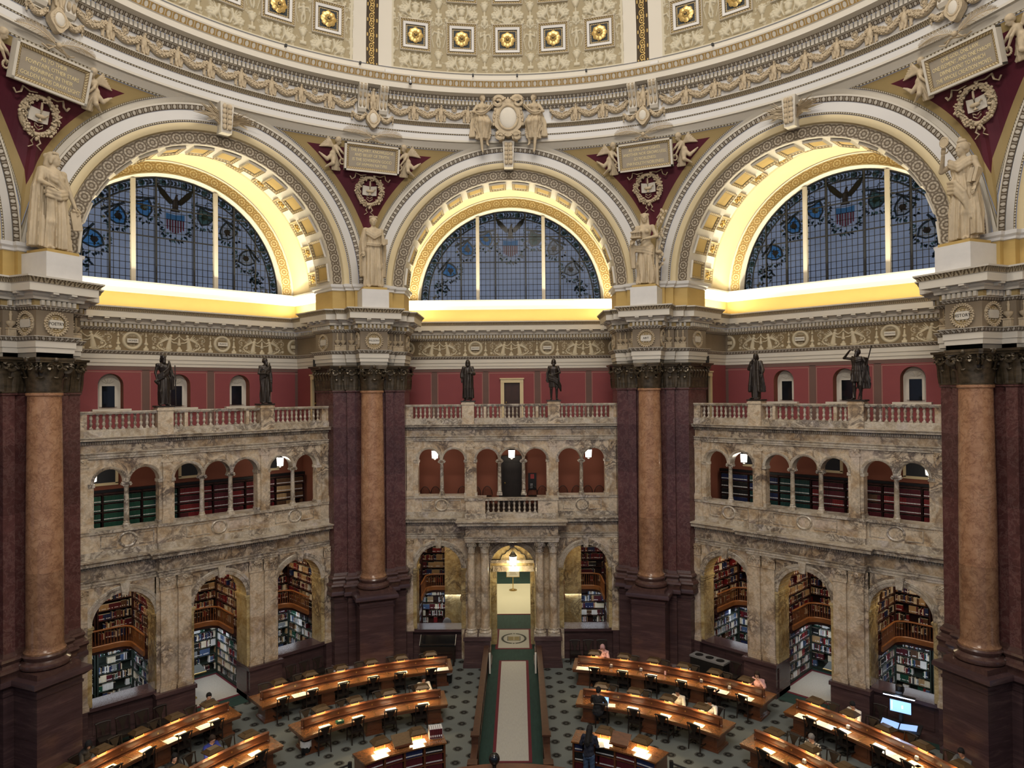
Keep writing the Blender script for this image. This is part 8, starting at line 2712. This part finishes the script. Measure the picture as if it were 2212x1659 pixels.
def reader(label, desk, ang, far=True, inner=False, bk=None, **kw):
    Rc = DESKS[desk][0]
    R = Rc+(.70 if far else -.70)
    o = person(label, polar(R,ang), -math.radians(ang)+(0 if far else pi), **kw)
    if bk:
        b = thing('open_book', bk, 'book', polar(Rc+(.20 if far else -.20),ang,TZ), -math.radians(ang)+(0 if far else pi), 'books being read')
        g = G('paper')
        for s in (-1,1): g.add([(0,-.10,.012),(s*.09,-.10,.030),(s*.16,-.10,.016),(s*.16,.10,.016),(s*.09,.10,.030),(0,.10,.012)],[(0,1,4,5),(1,2,3,4)])
        obj('pages', g, b); obj('cover', G('b_brown').bx(-.165,.165,-.105,.105,0,.010), b, smooth=False)
    return o
reader('person in a black headscarf and robe reading at the far left rear desk','D',-65.6,top='cloth_black',hair='cloth_black',skin='skin_light',legs='cloth_black',hood=True,lean=.02,yaw=-.5,bk='open white book before the person in the black headscarf')
reader('dark haired person in a gray jacket at the far left rear desk','D',-49.3,top='cloth_gray',hair='hair_black',skin='skin_light',lean=.08,yaw=-.2,pitch=.25)
reader('person in a blue sweater and glasses at the far left front desk','E',-56.3,top='cloth_blue',hair='hair_brown',skin='skin_light',glasses=True,pitch=.45,yaw=.1,bk='open book before the person in the blue sweater')
reader('person with long dark hair and black top at the far left front desk','E',-62.8,top='cloth_black',hair='hair_black',skin='skin_light',hairlen=.20,yaw=-.5,pitch=.2,bk='open white book beside the person with long dark hair')
reader('person with dark hair and pale jacket behind the right end of the front left desk','B',-17.2,top='cloth_cream',hair='hair_black',skin='skin',hairlen=.10,pitch=.3)
reader('person in pink behind the left end of the rear right desk','F',15.3,top='cloth_pink',hair='cloth_pink',skin='skin_light',hood=True,pitch=.3)
reader('long haired person in pale pink, right end of the rear right desk','F',40.3,top='cloth_pink',hair='hair_brown',skin='skin_light',hairlen=.16,pitch=.35,yaw=.2,armR=((.30,-.2,.88),(.10,-.20,1.12)))
reader('dark haired person in a white sweater behind the front right desk, left of two','G',32.0,top='cloth_cream',hair='hair_black',skin='skin',pitch=.6,bk='open book before the left of two white sweaters')
reader('dark haired person in white bent low, right end of the front right desk','G',38.2,top='cloth_white',hair='hair_black',skin='skin',lean=.10,pitch=.8,bk='open book before the bent person in white')
reader('person in black seen from behind typing at the left end of the front right desk','G',18.0,far=False,top='cloth_black',hair='hair_black',skin='skin',pitch=.35)
reader('dark haired person in a white shirt reading at the far right rear desk','I',54.3,top='cloth_white',hair='hair_black',skin='skin',pitch=.6,yaw=.3,bk='small dark covered book before the person in the white shirt')
reader('gray haired person in a plaid shirt reading a magazine at the far right front desk','J',56.6,top='plaid',hair='hair_gray',skin='skin_light',lean=.06,pitch=.6,bk='open magazine before the person in the plaid shirt')
reader('dark haired person in a dark shirt at the far right rear desk','I',68.6,top='cloth_gray',hair='hair_black',skin='skin',pitch=.45,yaw=.4,bk='open white book before the person in the dark shirt')
x, y, _ = polar(6.33,22.2)
person('standing person with long dark hair, black top and jeans at the right low bookcase', (x,y,0), -math.radians(22.2)+pi, top='cloth_navy', hair='hair_black', skin='skin_light', legs='jeans', hairlen=.34, pitch=.5, lean=.05, stand=True, armR=((.27,-.06,1.16),(.26,-.30,1.10)), armL=((-.25,-.06,1.16),(-.16,-.30,1.10)))
o = tag(obj('paper_sheets', G('paper').box((0,0,0),(.22,.30,.012),.4,.1), None, polar(6.63,24.6,1.12), -math.radians(22)), 'white papers in the hand of the standing person at the low bookcase', 'papers')
o = thing('laptop', 'open laptop with a blue screen at the left end of the front right desk', 'laptop', polar(10.28,18.9,TZ), -math.radians(18.9))
obj('keyboard', G('steel').bx(-.16,.16,-.22,0,0,.016), o, smooth=False); obj('screen', G('black').box((0,.045,.115),(.32,.012,.22),0,-.35).use('screen_glow').box((0,.036,.115),(.30,.006,.20),0,-.35), o, smooth=False)
flatthing('paper_sheets', 'white papers right of the laptop on the front right desk', 'papers', 10.2, 20.3, TZ, .34, .26, 'paper', .2, .008)
flatthing('paper_sheets', 'white papers left of the laptop on the front right desk', 'papers', 10.2, 17.2, TZ, .2, .24, 'paper', -.3, .008)

# ------------------------------------------------------------------ lamps built into the architecture
for k in BAYS:
    a = bayrot(k)
    def lite(name, u, d, z, sx, sy, e, c, tu, td, tz):
        l = area(name, bay(k,u,d,z), sx, e, c, sizey=sy)
        f = (Vector(bay(k,tu,td,tz))-Vector(bay(k,u,d,z))).normalized(); x = Vector(bay(k,u+1,d,z))-Vector(bay(k,u,d,z)); x = (x-f*x.dot(f)).normalized()
        if abs(u) > 4.5: x = (Vector(bay(k,u,d+1,z))-Vector(bay(k,u,d,z))); x = (x-f*x.dot(f)).normalized()
        y = f.cross(x)*-1
        M = Matrix(((x[0],y[0],-f[0]),(x[1],y[1],-f[1]),(x[2],y[2],-f[2])))
        l.rotation_euler = M.to_euler()
        return l
    CV = (1.0,.86,.50)
    lite('cove_strip', 0, 19.55, 15.62, 9.8, .12, 120, CV, 0, 19.95, 16.5); lite('cove_uplight', 0, 19.44, 15.60, 10.2, .10, 430, (1,.90,.66), 0, 18.0, 22).data.spread = 2.0
    for s in (-1,1): lite('cove_strip', s*4.95, 18.4, 15.62, 2.6, .12, 45, CV, s*5.4, 18.4, 16.6); lite('cove_uplight', s*4.92, 18.5, 15.60, 2.4, .10, 130, (1,.90,.66), s*4.3, 18.3, 22)
    if k in (0,-1,1):
        for u in ((-3.3,0,3.3) if k else (-3.3,3.3)):
            lite('alcove_tube', u, 18.45, 2.20, 2.2, .5, 34, (.86,.93,1.0), u, 18.9, 0)
            lite('alcove_lamp', u, 17.7, 5.45, 2.0, 1.0, 42 if k else 26, (1,.78,.52), u, 18.7, 2.5)
            lite('arch_lamp', u, 16.9, 4.9, .7, .2, 10, (1,.80,.48), u, 16.2, 2.2)
        lite('gallery_lamp', 0, 17.2, 10.2, 8.5, .5, 14, (1,.80,.6), 0, 17.6, 7)
        lite('top_gallery_lamp', 0, 18.0, 15.0 if False else 12.9, 7.0, .3, 0.01, (1,.8,.6), 0, 20, 11.5)
area('passage_light', (0,26,4.5), 4.5, 430, (1,.90,.66), target=(0,26,0), sizey=9)
area('portal_light', (0,17.0,5.5), 1.6, 30, (1,.82,.5), target=(0,17.2,0), sizey=.5)

print('objects', len(bpy.data.objects))
